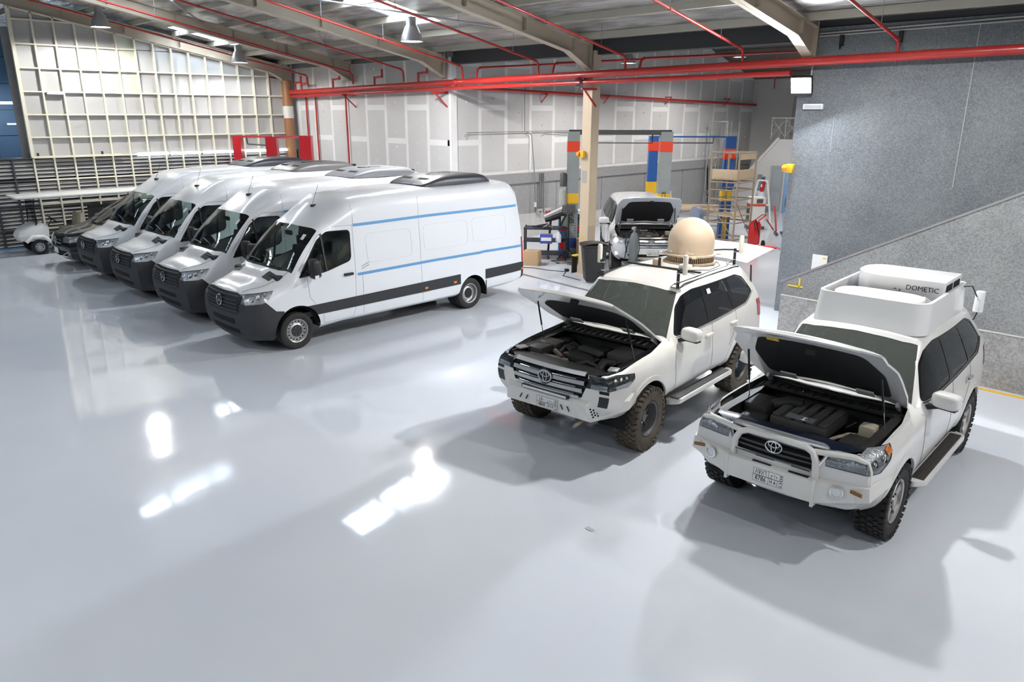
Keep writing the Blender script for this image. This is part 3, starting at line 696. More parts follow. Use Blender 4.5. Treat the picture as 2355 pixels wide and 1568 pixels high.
        if thick:
            r = bmesh.ops.solidify(b2, geom=b2.faces[:], thickness=thick)
        if xf:
            for v in b2.verts: v.co = xf(v.co)
        me = bpy.data.meshes.new(objname); b2.to_mesh(me); b2.free()
        return obj(objname, me, m, parent, True, angle)
    def proj(s, axis, a, b, side=1, off=.004):
        """point on the shell seen along the axis from outside"""
        if axis == 'y': o, d = Vector((a, 3 * side, b)), Vector((0, -side, 0))
        elif axis == 'x': o, d = Vector((9 * side, a, b)), Vector((-side, 0, 0))
        else: o, d = Vector((a, b, 6)), Vector((0, 0, -1))
        h = s.bvh.ray_cast(o, d)
        if h[0] is None: return None
        nn = h[1] if h[1].dot(d) < 0 else -h[1]
        return h[0] + nn * off
    def line(s, pts, axis='y', side=1, r=.0026, name='panel_gap', m=None, parent=None, closed=False, step=.06):
        P = []; seq = list(pts) + ([pts[0]] if closed else [])
        for (a, b), (c, d) in zip(seq, seq[1:]):
            k = max(1, int(math.hypot(c - a, d - b) / step))
            for i in range(k):
                t = i / k; q = s.proj(axis, a + (c - a) * t, b + (d - b) * t, side, r * .3)
                if q: P.append(q)
        if not closed:
            q = s.proj(axis, *seq[-1], side, r * .3)
            if q: P.append(q)
        if len(P) < 2: return None
        return MB().tube(P, r, 4, closed=False).build(name, m or mat('gap_grey', (.10, .10, .10), .8), parent)
    def strip(s, pts, w, axis='y', side=1, off=.004, name='strip', m=None, parent=None, step=.1):
        """a tape of width w laid on the shell"""
        L, R = [], []
        seq = []
        for (a, b), (c, d) in zip(pts, pts[1:]):
            k = max(1, int(math.hypot(c - a, d - b) / step))
            for i in range(k): seq.append((a + (c - a) * i / k, b + (d - b) * i / k))
        seq.append(pts[-1])
        for a, b in seq:
            p, q = s.proj(axis, a, b - w / 2, side, off), s.proj(axis, a, b + w / 2, side, off)
            if p and q: L.append(p); R.append(q)
        return MB().grid([L, R]).build(name, m, parent, smooth=True)
    def patch(s, poly, axis='y', side=1, off=.006, name='patch', m=None, parent=None, thick=.01):
        """a raised plate of polygon outline lying on the shell"""
        b2 = s.bm.copy()
        T = [s.proj(axis, a, b, side, off) for a, b in poly]
        b2.free()
        if any(t is None for t in T): return None
        c = sum(T, Vector()) / len(T); n = len(T)
        B = [s.proj(axis, a, b, side, off - thick) for a, b in poly]
        return MB().add(T + B, [tuple(range(n))] + [(i, i + n, (i + 1) % n + n, (i + 1) % n) for i in range(n)]).build(name, m, parent)
    def free(s): s.bm.free()

def arch(cx, cz, r, z0, n=18, fl=1.0):
    """wheel-arch outline"""
    pts = [(cx + r * fl * math.cos(PI * i / n), cz + r * math.sin(PI * i / n)) for i in range(n + 1)]
    return [(cx + r * fl, z0)] + pts + [(cx - r * fl, z0)]
def arch_liner(x, cz, r, y0, y1, parent, side):
    mb = MB(); n = 16
    A = [(x + r * math.cos(PI * i / n), cz + r * math.sin(PI * i / n)) for i in range(n + 1)]
    mb.grid([[(a, side * y0, b) for a, b in A], [(a, side * y1, b) for a, b in A]])
    mb.add([(a, side * y1, b) for a, b in A] + [(x, side * y1, cz - .02)], [tuple(range(n + 2))])
    return mb.build('wheel_arch_liner', VOID, parent)

# ------------------------------------------------------------------ wheels (axis along y, outer face +y)
_wh = {}
def tyre_profile(R, w, rim):
    h = w / 2
    return [(rim, -h * .82), (rim + .02, -h * .95), ((rim + R) / 2, -h * 1.02), (R - .035, -h * .98), (R - .008, -h * .84), (R, -h * .6), (R, h * .6), (R - .008, h * .84), (R - .035, h * .98), ((rim + R) / 2, h * 1.02), (rim + .02, h * .95), (rim, h * .82)]
def build_wheel(kind, parent, loc, side, steer=0.):
    """returns a wheel part with tyre, rim ... as sub-parts"""
    R, w, rim = {'van': (.348, .205, .225), 'vanrear': (.348, .205, .225), 'lc3': (.43, .30, .235), 'lc2': (.415, .285, .24), 'plain': (.40, .275, .245), 'cart': (.225, .19, .13), 'mpv': (.34, .22, .24)}[kind]
    e = bpy.data.objects.new('wheel', None); COL.objects.link(e); e.parent = parent; e.location = loc; e.empty_display_size = .05
    e.rotation_euler = (0, 0, steer + (0 if side > 0 else PI))
    ms = _wh.setdefault(kind, {})
    def sub(name, fn, m, smooth=True, angle=35):
        if name not in ms:
            o = fn().build(name, m, e, smooth=smooth, angle=angle); ms[name] = o.data
        else:
            o = obj(name, ms[name], None, e)
        return o
    ax = (0, 1, 0)
    rub = MUDDY if kind == 'lc3' else RUBBER
    sub('tyre', lambda: MB().lathe(tyre_profile(R - (.012 if kind in ('lc3', 'lc2') else 0), w, rim), (0, 0, 0), ax, 40), rub)
    def tread():
        mb = MB(); N = 34
        for i in range(N):
            for k, (yy, lw, ph) in enumerate(((-.43, .2, 0), (-.19, .2, .5), (.06, .2, .1), (.25, .16, .6), (.44, .2, .2))):
                t = 2 * PI * (i + ph) / N; rr = R - (.006 if abs(yy) > .4 else 0)
                c = Vector((math.cos(t) * (rr - .006), yy * w, math.sin(t) * (rr - .006)))
                Rm = Matrix.Rotation(-t, 3, 'Y') @ Matrix.Rotation((.5 if k in (1, 3) else -.45) if abs(yy) < .4 else .12, 3, 'X')
                mb.box(c, (.022, lw * w * .92, 2 * PI * R / N * .62), R=Rm)
            for sd in (-1, 1):
                t = 2 * PI * (i + .35) / N; c = Vector((math.cos(t) * (R - .035), sd * w * .49, math.sin(t) * (R - .035)))
                mb.box(c, (.055, .022, 2 * PI * R / N * .5), R=Matrix.Rotation(-t, 3, 'Y'))
        return mb
    if kind in ('lc3', 'lc2'): sub('tread', tread, rub, False)
    def grooves():
        mb = MB()
        for yy in (-.3, -.1, .1, .3): mb.lathe([(R + .001, yy * w - .006), (R + .001, yy * w + .006)], (0, 0, 0), ax, 40)
        return mb
    if kind not in ('lc3', 'lc2'): sub('tread_groove', grooves, BLACK)
    h = w / 2
    if kind == 'van':
        sub('rim', lambda: MB().lathe([(rim + .004, h * .80), (rim - .008, h * .92), (rim - .02, h * .84), (rim - .035, h * .40), (.155, h * .36), (.125, h * .62), (.11, h * .66)], (0, 0, 0), ax, 36).lathe([(rim, -h * .8), (rim - .03, -h * .3), (rim - .035, h * .4)], (0, 0, 0), ax, 36), RIMSILV)
        def holes():
            mb = MB()
            for i in range(16):
                t = 2 * PI * i / 16; c = Vector((math.cos(t) * .172, h * .385, math.sin(t) * .172)); mb.cyl(c, c + Vector((0, .006, 0)), .014, n=8)
            return mb
        sub('vent_hole', holes, VOID, False)
        def cap():
            mb = MB().lathe([(.115, h * .64), (.11, h * .72), (.05, h * .76), (0, h * .77)], (0, 0, 0), ax, 28)
            for i in range(6):
                t = 2 * PI * i / 6; c = Vector((math.cos(t) * .078, h * .73, math.sin(t) * .078)); mb.cyl(c, c + Vector((0, .018, 0)), .011, n=6)
            return mb
        sub('hub_cap', cap, PLASTIC)
        def nuts():
            mb = MB()
            for i in range(6):
                t = 2 * PI * i / 6; c = Vector((math.cos(t) * .078, h * .73 + .018, math.sin(t) * .078)); mb.cyl(c, c + Vector((0, .003, 0)), .007, n=6)
            return mb
        sub('wheel_nut', nuts, CHROME, False)
    elif kind == 'vanrear':
        sub('rim', lambda: MB().lathe([(rim + .004, h * .80), (rim - .008, h * .92), (rim - .022, h * .8), (rim - .03, -h * .05), (.16, -h * .3)], (0, 0, 0), ax, 36), RIMSILV)
        sub('inner_ring', lambda: MB().lathe([(.165, -h * .28), (.15, h * .2), (.13, h * .32), (.115, h * .3)], (0, 0, 0), ax, 30), SILVER)
        sub('hub_cap', lambda: MB().lathe([(.2, -h * .35), (.165, -h * .36), (.12, h * .2), (.11, h * .34), (0, h * .38)], (0, 0, 0), ax, 28), BLACK)
        sub('inner_tyre', lambda: MB().lathe([(a, b - w * 1.12) for a, b in tyre_profile(R, w, rim)], (0, 0, 0), ax, 36), rub)
    elif kind in ('lc3', 'plain', 'lc2', 'mpv', 'cart'):
        rm = {'lc3': RIMGREY, 'lc2': RIMSILV, 'plain': RIMSILV, 'mpv': RIMSILV, 'cart': SILVER}[kind]
        dz = .1 if kind == 'lc3' else .5
        sub('rim', lambda: MB().lathe([(rim + .006, h * .78), (rim - .004, h * .93), (rim - .018, h * .86), (rim - .03, h * .3), (rim - .035, -h * .7)], (0, 0, 0), ax, 40), rm)
        sub('rim_back', lambda: MB().lathe([(rim - .03, -h * .3), (0, -h * .3)], (0, 0, 0), ax, 28), VOID)
        ns = {'lc3': 10, 'lc2': 5, 'plain': 6, 'mpv': 5, 'cart': 7}[kind]; sw = {'lc3': .026, 'lc2': .085, 'plain': .06, 'mpv': .05, 'cart': .035}[kind] * (1 if kind != 'cart' else .8)
        def spokes():
            mb = MB(); y0, y1 = h * dz, h * (dz + .1)
            for i in range(ns):
                t = 2 * PI * i / ns + .2
                for sg in ((-1, 1) if kind == 'lc3' else (0,)):
                    da = sg * .14
                    p = Vector((math.cos(t + da) * .07, y1, math.sin(t + da) * .07)) if kind == 'lc3' else Vector((math.cos(t) * .05, y1, math.sin(t) * .05))
                    q = Vector((math.cos(t) * (rim - .025), y0 + (.0 if kind == 'lc3' else .02), math.sin(t) * (rim - .025)))
                    mb.bar(p, q, .02 if kind == 'lc3' else sw, .022 if kind == 'lc3' else .03) if False else mb.bar(p, q, *( (.02, .024) if kind == 'lc3' else (.03, sw)))
            return mb
        sub('spoke', spokes, rm, False)
        sub('hub', lambda: MB().lathe([(.088, h * dz - .02), (.088, h * (dz + .14)), (.06, h * (dz + .2)), (.055, h * (dz + .36)), (.0, h * (dz + .37))], (0, 0, 0), ax, 24), rm)
        def nuts():
            mb = MB()
            for i in range(6 if kind != 'cart' else 4):
                t = 2 * PI * i / 6; c = Vector((math.cos(t) * .07, h * (dz + .14), math.sin(t) * .07)); mb.cyl(c, c + Vector((0, .02, 0)), .011, n=6)
            return mb
        sub('wheel_nut', nuts, CHROME if kind == 'lc3' else BLACK, False)
    return e

def tri_star(parent, loc, nrm, r, m=None):
    """ring with a three-armed star"""
    d = Vector(nrm).normalized(); a = d.cross(Vector((0, 0, 1))).normalized(); up = a.cross(d) * -1
    up = Vector((0, 0, 1)) - d * d.z; up.normalize(); a = up.cross(d)
    mb = MB(); c = Vector(loc); mb.tube([c + a * (math.cos(t) * r) + up * (math.sin(t) * r) for t in [2 * PI * i / 28 for i in range(28)]], r * .1, 8, closed=True)
    for k in range(3):
        t = PI / 2 + k * 2 * PI / 3; e = a * math.cos(t) + up * math.sin(t); s = e.cross(d)
        mb.add([c + s * r * .17 + d * .002, c - s * r * .17 + d * .002, c + e * r * .95, c + d * r * .16], [(0, 3, 2), (3, 1, 2), (0, 1, 3)])
    return mb.build('star_emblem', m or CHROME, parent, smooth=False)
def oval_emblem(parent, loc, nrm, w, h, m=None):
    """three overlapping ovals"""
    d = Vector(nrm).normalized(); up = Vector((0, 0, 1)) - d * d.z; up.normalize(); a = up.cross(d); c = Vector(loc)
    mb = MB()
    def ov(cx, cy, rx, ry, th): mb.tube([c + a * (cx + math.cos(t) * rx) + up * (cy + math.sin(t) * ry) for t in [2 * PI * i / 28 for i in range(28)]], th, 6, closed=True)
    ov(0, 0, w, h, h * .12); ov(0, h * .38, w * .68, h * .46, h * .085); ov(0, -h * .06, w * .3, h * .86, h * .085)
    return mb.build('oval_emblem', m or CHROME, parent, smooth=True)
def number_plate(parent, loc, nrm, w, h, num_ar, let_ar, num, let, name='number_plate'):
    e = bpy.data.objects.new(name, None); COL.objects.link(e); e.parent = parent
    d = Vector(nrm).normalized(); up = Vector((0, 0, 1)) - d * d.z; up.normalize(); a = up.cross(d)
    e.matrix_local = Matrix(((a.x, up.x, d.x, loc[0]), (a.y, up.y, d.y, loc[1]), (a.z, up.z, d.z, loc[2]), (0, 0, 0, 1)))
    MB().prism(rrect(-w / 2, -h / 2, w / 2, h / 2, .012), -.006, .002, 'z').build('plate', PLATE, e)
    fm = MB()
    for x0, y0, x1, y1 in ((-w * .485, -h * .46, w * .485, -h * .44), (-w * .485, h * .44, w * .485, h * .46), (-w * .485, -h * .46, -w * .475, h * .46), (w * .475, -h * .46, w * .485, h * .46), (w * .385, -h * .46, w * .393, h * .46), (-w * .485, -.003, w * .39, .003), (w * .02, -h * .46, w * .03, h * .46)):
        fm.box(((x0 + x1) / 2, (y0 + y1) / 2, .003), (x1 - x0, y1 - y0, .001))
    fm.cyl((w * .435, -h * .34, .0025), (w * .435, -h * .34, .0035), w * .022, n=12)
    for k in range(4): fm.box((w * .435, h * (.34 - k * .15), .003), (w * .05, h * .07, .001))
    fm.build('plate_lines', INK, e)
    for s, x, y, sz in ((num, -w * .23, -h * .225, h * .46), (let, w * .205, -h * .225, h * .36), (num_ar, -w * .23, h * .22, h * .44), (let_ar, w * .205, h * .22, h * .36)):
        text('lettering', s, sz, INK, e, (x, y, .003), (1, 0, 0), (0, 1, 0), .82 if s in (num, num_ar) else .7)
    return e
def seat(parent, x, y, z, s=1., m=None):
    """bucket seat facing +x"""
    mb = MB().box((x, y, z), (.5 * s, .5 * s, .14)).box((x - .27 * s, y, z + .36 * s), (.13, .48 * s, .68 * s), R=Matrix.Rotation(-.18, 3, 'Y'))
    o = mb.build('seat', m or SEATM, parent, bevel=.04)
    MB().box((x - .36 * s, y, z + .80 * s), (.10, .26, .2)).build('headrest', m or SEATM, o, bevel=.035)
    return o
# ================================================================== HIGH-ROOF VANS
def make_van(label, detail=True, ac=None, sticker=0):
    v = thing('delivery_van', label, 'van', (0, 0, 0), 0, 'white high roof vans parked in a row')
    # half sections: sill, rocker, lower side, side, belt, window base, window top, gutter, roof edge, roof, centre   (11 rows)
    def sec(x, zs, ys, xs=None): return [(x + (xs[i] if xs else 0), ys[i], zs[i]) for i in range(len(zs))]
    N = [
        # front cap column (bumper to bonnet lip)
        sec(.78, [.27, .36, .50, .66, .80, .92, 1.02, 1.10, 1.145, 1.165, 1.17], [.70, .80, .86, .86, .84, .80, .74, .66, .50, .26, 0], [-.02, .04, .08, .10, .11, .11, .10, .07, .05, .05, .05]),
        sec(.62, [.26, .36, .50, .66, .80, .95, 1.07, 1.15, 1.20, 1.225, 1.23], [.80, .90, .945, .95, .945, .93, .86, .74, .55, .28, 0], [-.02, .02, .03, .04, .05, .05, .06, .06, .07, .08, .08]),
        sec(.42, [.24, .36, .52, .70, .86, 1.02, 1.15, 1.235, 1.275, 1.30, 1.305], [.86, .955, .985, .985, .98, .965, .90, .77, .57, .29, 0]),
        sec(.12, [.26, .38, .54, .74, .94, 1.14, 1.30, 1.375, 1.405, 1.425, 1.43], [.88, .97, 1.0, 1.0, .995, .98, .905, .80, .60, .31, 0], [0, 0, 0, 0, 0, 0, .0, .02, .06, .10, .11]),
        sec(0, [.28, .38, .56, .78, 1.0, 1.24, 1.43, 1.45, 1.455, 1.465, 1.47], [.89, .975, 1.0, 1.005, 1.0, .98, .895, .80, .62, .32, 0], [0, 0, 0, 0, 0, 0, -.03, .02, .07, .11, .12]),
        sec(-.30, [.30, .38, .58, .80, 1.04, 1.34, 1.78, 1.83, 1.84, 1.85, 1.855], [.90, .98, 1.005, 1.01, 1.005, .975, .835, .74, .58, .30, 0], [0, 0, 0, 0, 0, 0, 0, .03, .075, .105, .115]),
        sec(-.66, [.32, .38, .58, .80, 1.06, 1.40, 2.10, 2.15, 2.165, 2.175, 2.18], [.90, .985, 1.01, 1.012, 1.008, .975, .79, .71, .56, .29, 0], [0, 0, 0, 0, 0, 0, 0, .02, .055, .08, .09]),
        sec(-.98, [.34, .39, .58, .80, 1.06, 1.42, 2.12, 2.28, 2.40, 2.45, 2.46], [.90, .985, 1.01, 1.012, 1.01, .98, .84, .80, .60, .30, 0]),
        sec(-1.42, [.34, .40, .58, .80, 1.06, 1.44, 2.16, 2.44, 2.60, 2.665, 2.68], [.90, .985, 1.01, 1.012, 1.012, .99, .90, .865, .74, .38, 0]),
        sec(-2.2, [.34, .40, .58, .80, 1.06, 1.46, 2.18, 2.52, 2.675, 2.725, 2.735], [.90, .985, 1.01, 1.012, 1.012, .995, .915, .88, .77, .40, 0]),
        sec(-4.2, [.34, .40, .58, .80, 1.06, 1.46, 2.18, 2.54, 2.695, 2.745, 2.755], [.90, .985, 1.01, 1.012, 1.012, .995, .915, .88, .77, .40, 0]),
        sec(-5.75, [.38, .44, .58, .80, 1.06, 1.46, 2.18, 2.52, 2.67, 2.72, 2.73], [.90, .985, 1.008, 1.01, 1.008, .99, .905, .865, .75, .39, 0]),
        sec(-6.03, [.44, .50, .60, .80, 1.06, 1.46, 2.17, 2.46, 2.58, 2.61, 2.615], [.88, .965, .985, .985, .98, .95, .85, .80, .68, .35, 0], [0, 0, 0, 0, 0, .01, .06, .10, .13, .14, .14]),
    ]
    S_ = Shell(N, [3, 4, 4, 3, 5, 5, 4, 4, 5, 8, 6, 4], [2, 2, 2, 2, 3, 5, 3, 3, 3, 3], usharp=(4, 6), vsharp=(), bulge_f=.07, bulge_r=.02)
    # openings and panels
    S_.cut('void', arch(-.02, .37, .46, .1), 'y', both=True); S_.cut('void', arch(-4.40, .36, .40, .1), 'y', both=True)
    ws = rpoly([(-.93, 1.455), (.93, 1.455), (.80, 2.10), (-.80, 2.10)], .04)
    S_.cut('windscreen', [(.03, -.86), (.03, -.86)][0:0] or [(-.655, -.775), (-.605, -.55), (-.575, -.25), (-.575, .25), (-.605, .55), (-.655, .775), (-.035, .885), (.055, .60), (.095, .3), (.095, -.3), (.055, -.60), (-.035, -.885)], 'z', 1, lo=1.40, hi=2.2)
    sw = rpoly([(-.115, 1.335), (-.67, 1.375), (-1.24, 1.52), (-1.29, 2.08), (-.82, 2.085), (-.60, 1.95)], [.02, .12, .09, .07, .05, .05])
    S_.cut('side_window', sw, 'y', both=True)
    bump = [(.95, .2), (.25, .2), (.25, .775), (.40, .80), (.575, .985), (.73, .97), (.95, .97)]
    S_.cut('bumper', bump, 'y', both=True, lo=None)
    S_.cut('bumper', [(-.99, .1), (.99, .1), (.99, .80), (.70, .92), (-.70, .92), (-.99, .80)], 'x', 1, lo=.55, over=('body',))
    S_.cut('front_grille', rpoly([(-.66, 1.09), (-.50, 1.135), (.50, 1.135), (.66, 1.09), (.60, .76), (-.60, .76)], .04), 'x', 1, lo=.55, over=('body', 'bumper'))
    hl = rpoly([(.60, .97), (.80, .96), (.86, 1.12), (.70, 1.17), (.38, 1.18), (.48, 1.05)], .03)
    S_.cut('headlamp', [(.95, .955), (.95, 1.105), (.74, 1.135), (.385, 1.165), (.50, 1.03), (.64, .965)], 'y', both=True, over=('body', 'bumper'))
    band = [(-.15, .785), (-4.02, .835), (-4.02, .615), (-.30, .595)]
    S_.cut('side_cladding', band, 'y', both=True); S_.cut('side_cladding', [(-4.78, .84), (-6.08, .85), (-6.08, .655), (-4.78, .62)], 'y', both=True)
    S_.cut('rear_bumper', [(-5.98, .40), (-6.12, .40), (-6.12, .83), (-5.98, .83)], 'y', both=True, over=('body', 'side_cladding'))
    S_.cut('tail_lamp', [(-5.985, .86), (-6.1, .86), (-6.1, 1.44), (-5.985, 1.44)], 'y', both=True)
    S_.cut('cowl', [(-.035, .885), (.055, .60), (.095, .3), (.095, -.3), (.055, -.60), (-.035, -.885), (-.005, -.885), (.085, -.6), (.125, -.3), (.125, .3), (.085, .6), (-.005, .885)], 'z', 1, lo=1.3)
    S_.drop('void')
    body = S_.part('body', 'body', WHITE, v)
    S_.part('windscreen', 'windscreen', GLASSV, v, inset=-.004); [S_.part('side_window', 'side_window', GLASSV, v, inset=-.006, side=q) for q in (1, -1)]; S_.part('cowl', 'cowl', BLACK, v, inset=-.002); [S_.strip([(.18, q * .58), (.34, q * .55)], .26, 'z', 1, .005, 'bonnet_vent', PLASTIC, v, step=.04) for q in (1, -1)]
    S_.part('bumper', 'front_bumper', PLASTIC, v, inset=.008); [S_.part('side_cladding', 'side_cladding', PLASTIC, v, inset=.012, side=q) for q in (1, -1)]; S_.part('rear_bumper', 'rear_bumper', PLASTIC, v, inset=.012)
    S_.part('front_grille', 'front_grille', BLACK, v, inset=.004); [S_.part('tail_lamp', 'tail_lamp', REDL, v, inset=.006, side=q) for q in (1, -1)]
    # head lamps: silver bowl, projector, clear cover
    bowl = mat('lamp_bowl', (.6, .61, .63), .25, metal=.5, bump=(26, .7))
    for sd in (1, -1):
        hb = S_.part('headlamp', 'headlamp', bowl, v, inset=-.012, side=sd)
        S_.part('headlamp', 'headlamp_cover', LENS, hb, inset=.006, side=sd)
        for (a, b, r) in ((.76, 1.04, .045), (.66, 1.075, .05), (.54, 1.11, .035)):
            p = S_.proj('y', a, b, sd, -.004)
            if p: MB().ball(p, r, 12, 6, (1, .35, 1)).build('reflector', CHROME, hb, smooth=True)
    # grille slats
    for z in (1.075, 1.01, .945, .88, .82):
        P = [S_.proj('x', -.58 + 1.16 * k / 12, z, 1, .012) for k in range(13)]
        P = [p for p in P if p]
        if len(P) > 3: MB().tube(P, .017, 6).build('grille_slat', PLASTIC, v, smooth=True)
    p = S_.proj('x', 0, .955, 1, .035); tri_star(v, p, (1, 0, .12), .095)
    MB().box((p.x - .02, 0, .955), (.04, .17, .2)).build('emblem_mount', BLACK, v, bevel=.02)
    # lower intake
    for z, w in ((.60, .42), (.42, .5)):
        P = [[S_.proj('x', -w + 2 * w * k / 10, z + dz, 1, .016) for k in range(11)] for dz in (-.035, .045)]
        if all(q for r in P for q in r): MB().grid(P).build('lower_intake', VOID, v)
    # bonnet
    bon = [(-.05, .83), (.20, .80), (.52, .70), (.66, .63), (.80, .55)]
    S_.line(bon, 'z', 1, .004, parent=v); S_.line([(a, -b) for a, b in bon], 'z', 1, .004, parent=v)
    for sd in (1, -1):
        for k in range(3): S_.line([(.205 + k * .05, sd * .67), (.205 + k * .05, sd * .46)], 'z', 1, .006, 'vent_slat', BLACK, v)
    # doors: gaps, handle
    for sd in (1, -1):
        S_.line([(-.27, 1.32), (-.285, .95), (-.40, .80)], 'y', sd, parent=v); S_.line([(-.55, .58), (-.55, .40), (-1.22, .41), (-1.28, .62), (-1.31, 1.2), (-1.36, 2.17)], 'y', sd, parent=v)
        S_.line([(-1.36, 2.17), (-.95, 2.17), (-.62, 2.02), (-.13, 1.45)], 'y', sd, parent=v)
        S_.line([(-1.40, 2.60), (-1.38, 2.19)], 'y', sd, parent=v); S_.line([(-2.98, 2.6), (-2.93, 1.3), (-2.96, .42)], 'y', sd, parent=v)
        S_.line([(-1.47, 1.24), (-1.46, .42)], 'y', sd, parent=v); S_.line([(-1.31, 1.24), (-1.47, 1.24)], 'y', sd, parent=v)
        h = S_.proj('y', -1.15, 1.26, sd, .02); hd = MB().box(h, (.20, .05, .05)).build('door_handle', BLACK, v, bevel=.015)
        # window frame rubber, quarter post
        S_.line(sw, 'y', sd, .011, 'window_seal', BLACK, v, closed=True)
        a, b = S_.proj('y', -.69, 1.38, sd, .004), S_.proj('y', -.70, 2.06, sd, .004)
        MB().bar(a, b, .03, .03).build('window_post', BLACK, v)
        # mirror
        mr = bpy.data.objects.new('wing_mirror', None); COL.objects.link(mr); mr.parent = v; mr.location = (-.33, sd * 1.16, 1.50)
        MB().pill((0, 0, .0), (.17, .23, .37), .45, R=Matrix.Rotation(-.12 * sd, 3, 'Z')).build('mirror_shell', BLACK, mr, smooth=True, angle=80)
        MB().box((-.078, 0, .01), (.01, .18, .30)).build('mirror_glass', CHROME, mr)
        MB().prism([(.20, -.19), (-.34, -.165), (-.22, .02), (-.10, .10)], 0, .03, 'y', (0, sd * -.19 - (.03 if sd > 0 else 0), 0)).build('mirror_base', BLACK, mr)
        MB().bar((0, -sd * .2, -.12), (0, -sd * .05, -.12), .09, .05).build('mirror_arm', BLACK, mr)
        MB().box((.02, sd * .105, -.14), (.08, .02, .07)).build('mirror_marker', WHITE, mr)
        # side markers
        for x in (-3.04, -3.85, -6.0):
            p = S_.proj('y', x, .685, sd, .016); MB().box(p, (.085, .012, .045)).build('side_marker', AMBER, v, bevel=.004)
        # window recess pressings
        for (x0, x1, z0, z1) in ((-1.62, -2.72, 1.42, 1.98), (-3.05, -4.28, 1.48, 2.0), (-4.43, -5.46, 1.50, 2.02)):
            S_.line(rrect(x1, z0, x0, z1, .10), 'y', sd, .0045, 'pressing_line', WHITE, v, closed=True)
        arch_liner(0, .36, .44, 1.0, .62, v, sd); arch_liner(-4.40, .36, .42, 1.0, .62, v, sd)
    if ac:
        S_.strip([(-1.38, 2.165), (-3.2, 2.185), (-6.0, 2.175)], .055, 'y', 1, .005, 'blue_tape', BLUETAPE, v)
        S_.strip([(-1.36, 1.225), (-3.3, 1.245), (-4.6, 1.24), (-4.75, 1.25), (-5.97, 1.235)], .055, 'y', 1, .005, 'blue_tape', BLUETAPE, v)
        for k in (0, 1):
            a, b = S_.proj('y', -1.46 - k * .0, 1.365 - k * .05, 1, .004), S_.proj('y', -1.64, 1.43 - k * .05, 1, .004)
            MB().bar(a, b, .012, .004).build('stripe_mark', mat('olive_mark', (.16, .15, .07), .6), v)
    # wipers
    for y0, y1 in ((.62, -.06), (-.05, -.66)):
        a, b = S_.proj('z', .07, y0 * .95, 1, .02), S_.proj('z', -.0, y1, 1, .02)
        if a and b: MB().tube([a, (a + b) / 2 + Vector((.0, 0, .02)), b], .011, 5).build('wiper', BLACK, v)
    MB().grid([[S_.proj('z', x0, -.80 + 1.6 * k / 10, 1, .004) or Vector((x0, 0, 1.4)) for k in range(11)] for x0 in (.165, .19)]).build('cowl_strip', BLACK, v) if False else None
    # aerial, roof front
    p = S_.proj('z', -1.02, .12, 1, 0)
    ae = MB().box(p + Vector((.0, 0, .02)), (.12, .035, .05)).build('aerial_base', BLACK, v, bevel=.012); MB().tube([p + Vector((.02, 0, .03)), p + Vector((-.14, 0, .42))], .004, 5).build('aerial_mast', BLACK, ae)
    # underbody and cab interior
    MB().box((-2.6, 0, .42), (6.6, 1.6, .12)).build('underbody', VOID, v); MB().box((.45, 0, .75), (.7, 1.3, .7)).build('engine_block', VOID, v)
    MB().box((-1.66, 0, 1.55), (.04, 1.72, 1.2)).build('bulkhead', mat('grey_bulkhead', (.32, .34, .34), .7), v)
    MB().box((-.75, 0, .60), (1.7, 1.85, .1)).build('cab_floor', BLACK, v)
    MB().box((.0, 0, 1.28), (.52, 1.66, .22)).build('dashboard', mat('dash_plastic', (.02, .02, .022), .7), v, bevel=.05)
    for y in (.48, -.22, -.58): seat(v, -.78, y, 1.0, .92)
    MB().lathe([(.19, 0), (.205, .012), (.19, .024)], (-.36, .48, 1.36), (-.8, 0, .6), 24).build('steering_wheel', BLACK, v)
    MB().box((-.52, 0, 2.02), (.05, .22, .09)).build('inner_mirror', BLACK, v, bevel=.02)
    for a, b, c in ((.05, -.25, .18), (.02, .12, .22), (-.02, .42, .12)): MB().box((a, b, 1.405), (.18, c, .006), rz=a * 9).build('dash_paper', PAPER, v)
    p = S_.proj('z', -.44, .66, 1, .006)
    if p: MB().box((p.x, p.y, p.z), (.12, .10, .006), R=Matrix.Rotation(.80, 3, 'Y')).build('screen_label', PAPER, v)
    # wheels
    build_wheel('van', v, (0, .87, .348), 1); build_wheel('van', v, (0, -.87, .348), -1); build_wheel('vanrear', v, (-4.325, .89, .348), 1); build_wheel('vanrear', v, (-4.325, -.89, .348), -1)
    for sd in (1, -1): MB().box((-4.80, sd * .9, .42), (.02, .24, .34)).build('mud_flap', BLACK, v)
    # roof cooling unit
    g = MB()
    if ac:
        am = mat('roof_unit_%s' % ac, *{'dark': ((.045, .048, .058), .38), 'grey': ((.10, .10, .098), .4), 'silver': ((.22, .225, .24), .35), 'black': ((.035, .038, .05), .4)}[ac])
        ru = bpy.data.objects.new('roof_cooling_unit', None); COL.objects.link(ru); ru.parent = v; ru.location = (-4.35, 0, 2.74)
        nu = [[(.98, .56, 0), (.98, .54, .02), (.97, .46, .035), (.97, 0, .035)], [(.88, .62, 0), (.87, .605, .05), (.84, .52, .085), (.84, 0, .09)], [(.50, .66, 0), (.48, .645, .11), (.44, .58, .165), (.44, 0, .18)], [(-.3, .67, 0), (-.3, .655, .12), (-.3, .59, .175), (-.3, 0, .195)], [(-.82, .66, 0), (-.81, .64, .10), (-.77, .56, .155), (-.76, 0, .17)], [(-.95, .62, -.01), (-.95, .60, .03), (-.93, .52, .06), (-.93, 0, .065)]]
        Sh = Shell(nu, [3, 4, 6, 4, 3], [3, 4, 5], bulge_f=.03, bulge_r=.02); Sh.part('body', 'unit_shell', am, ru)
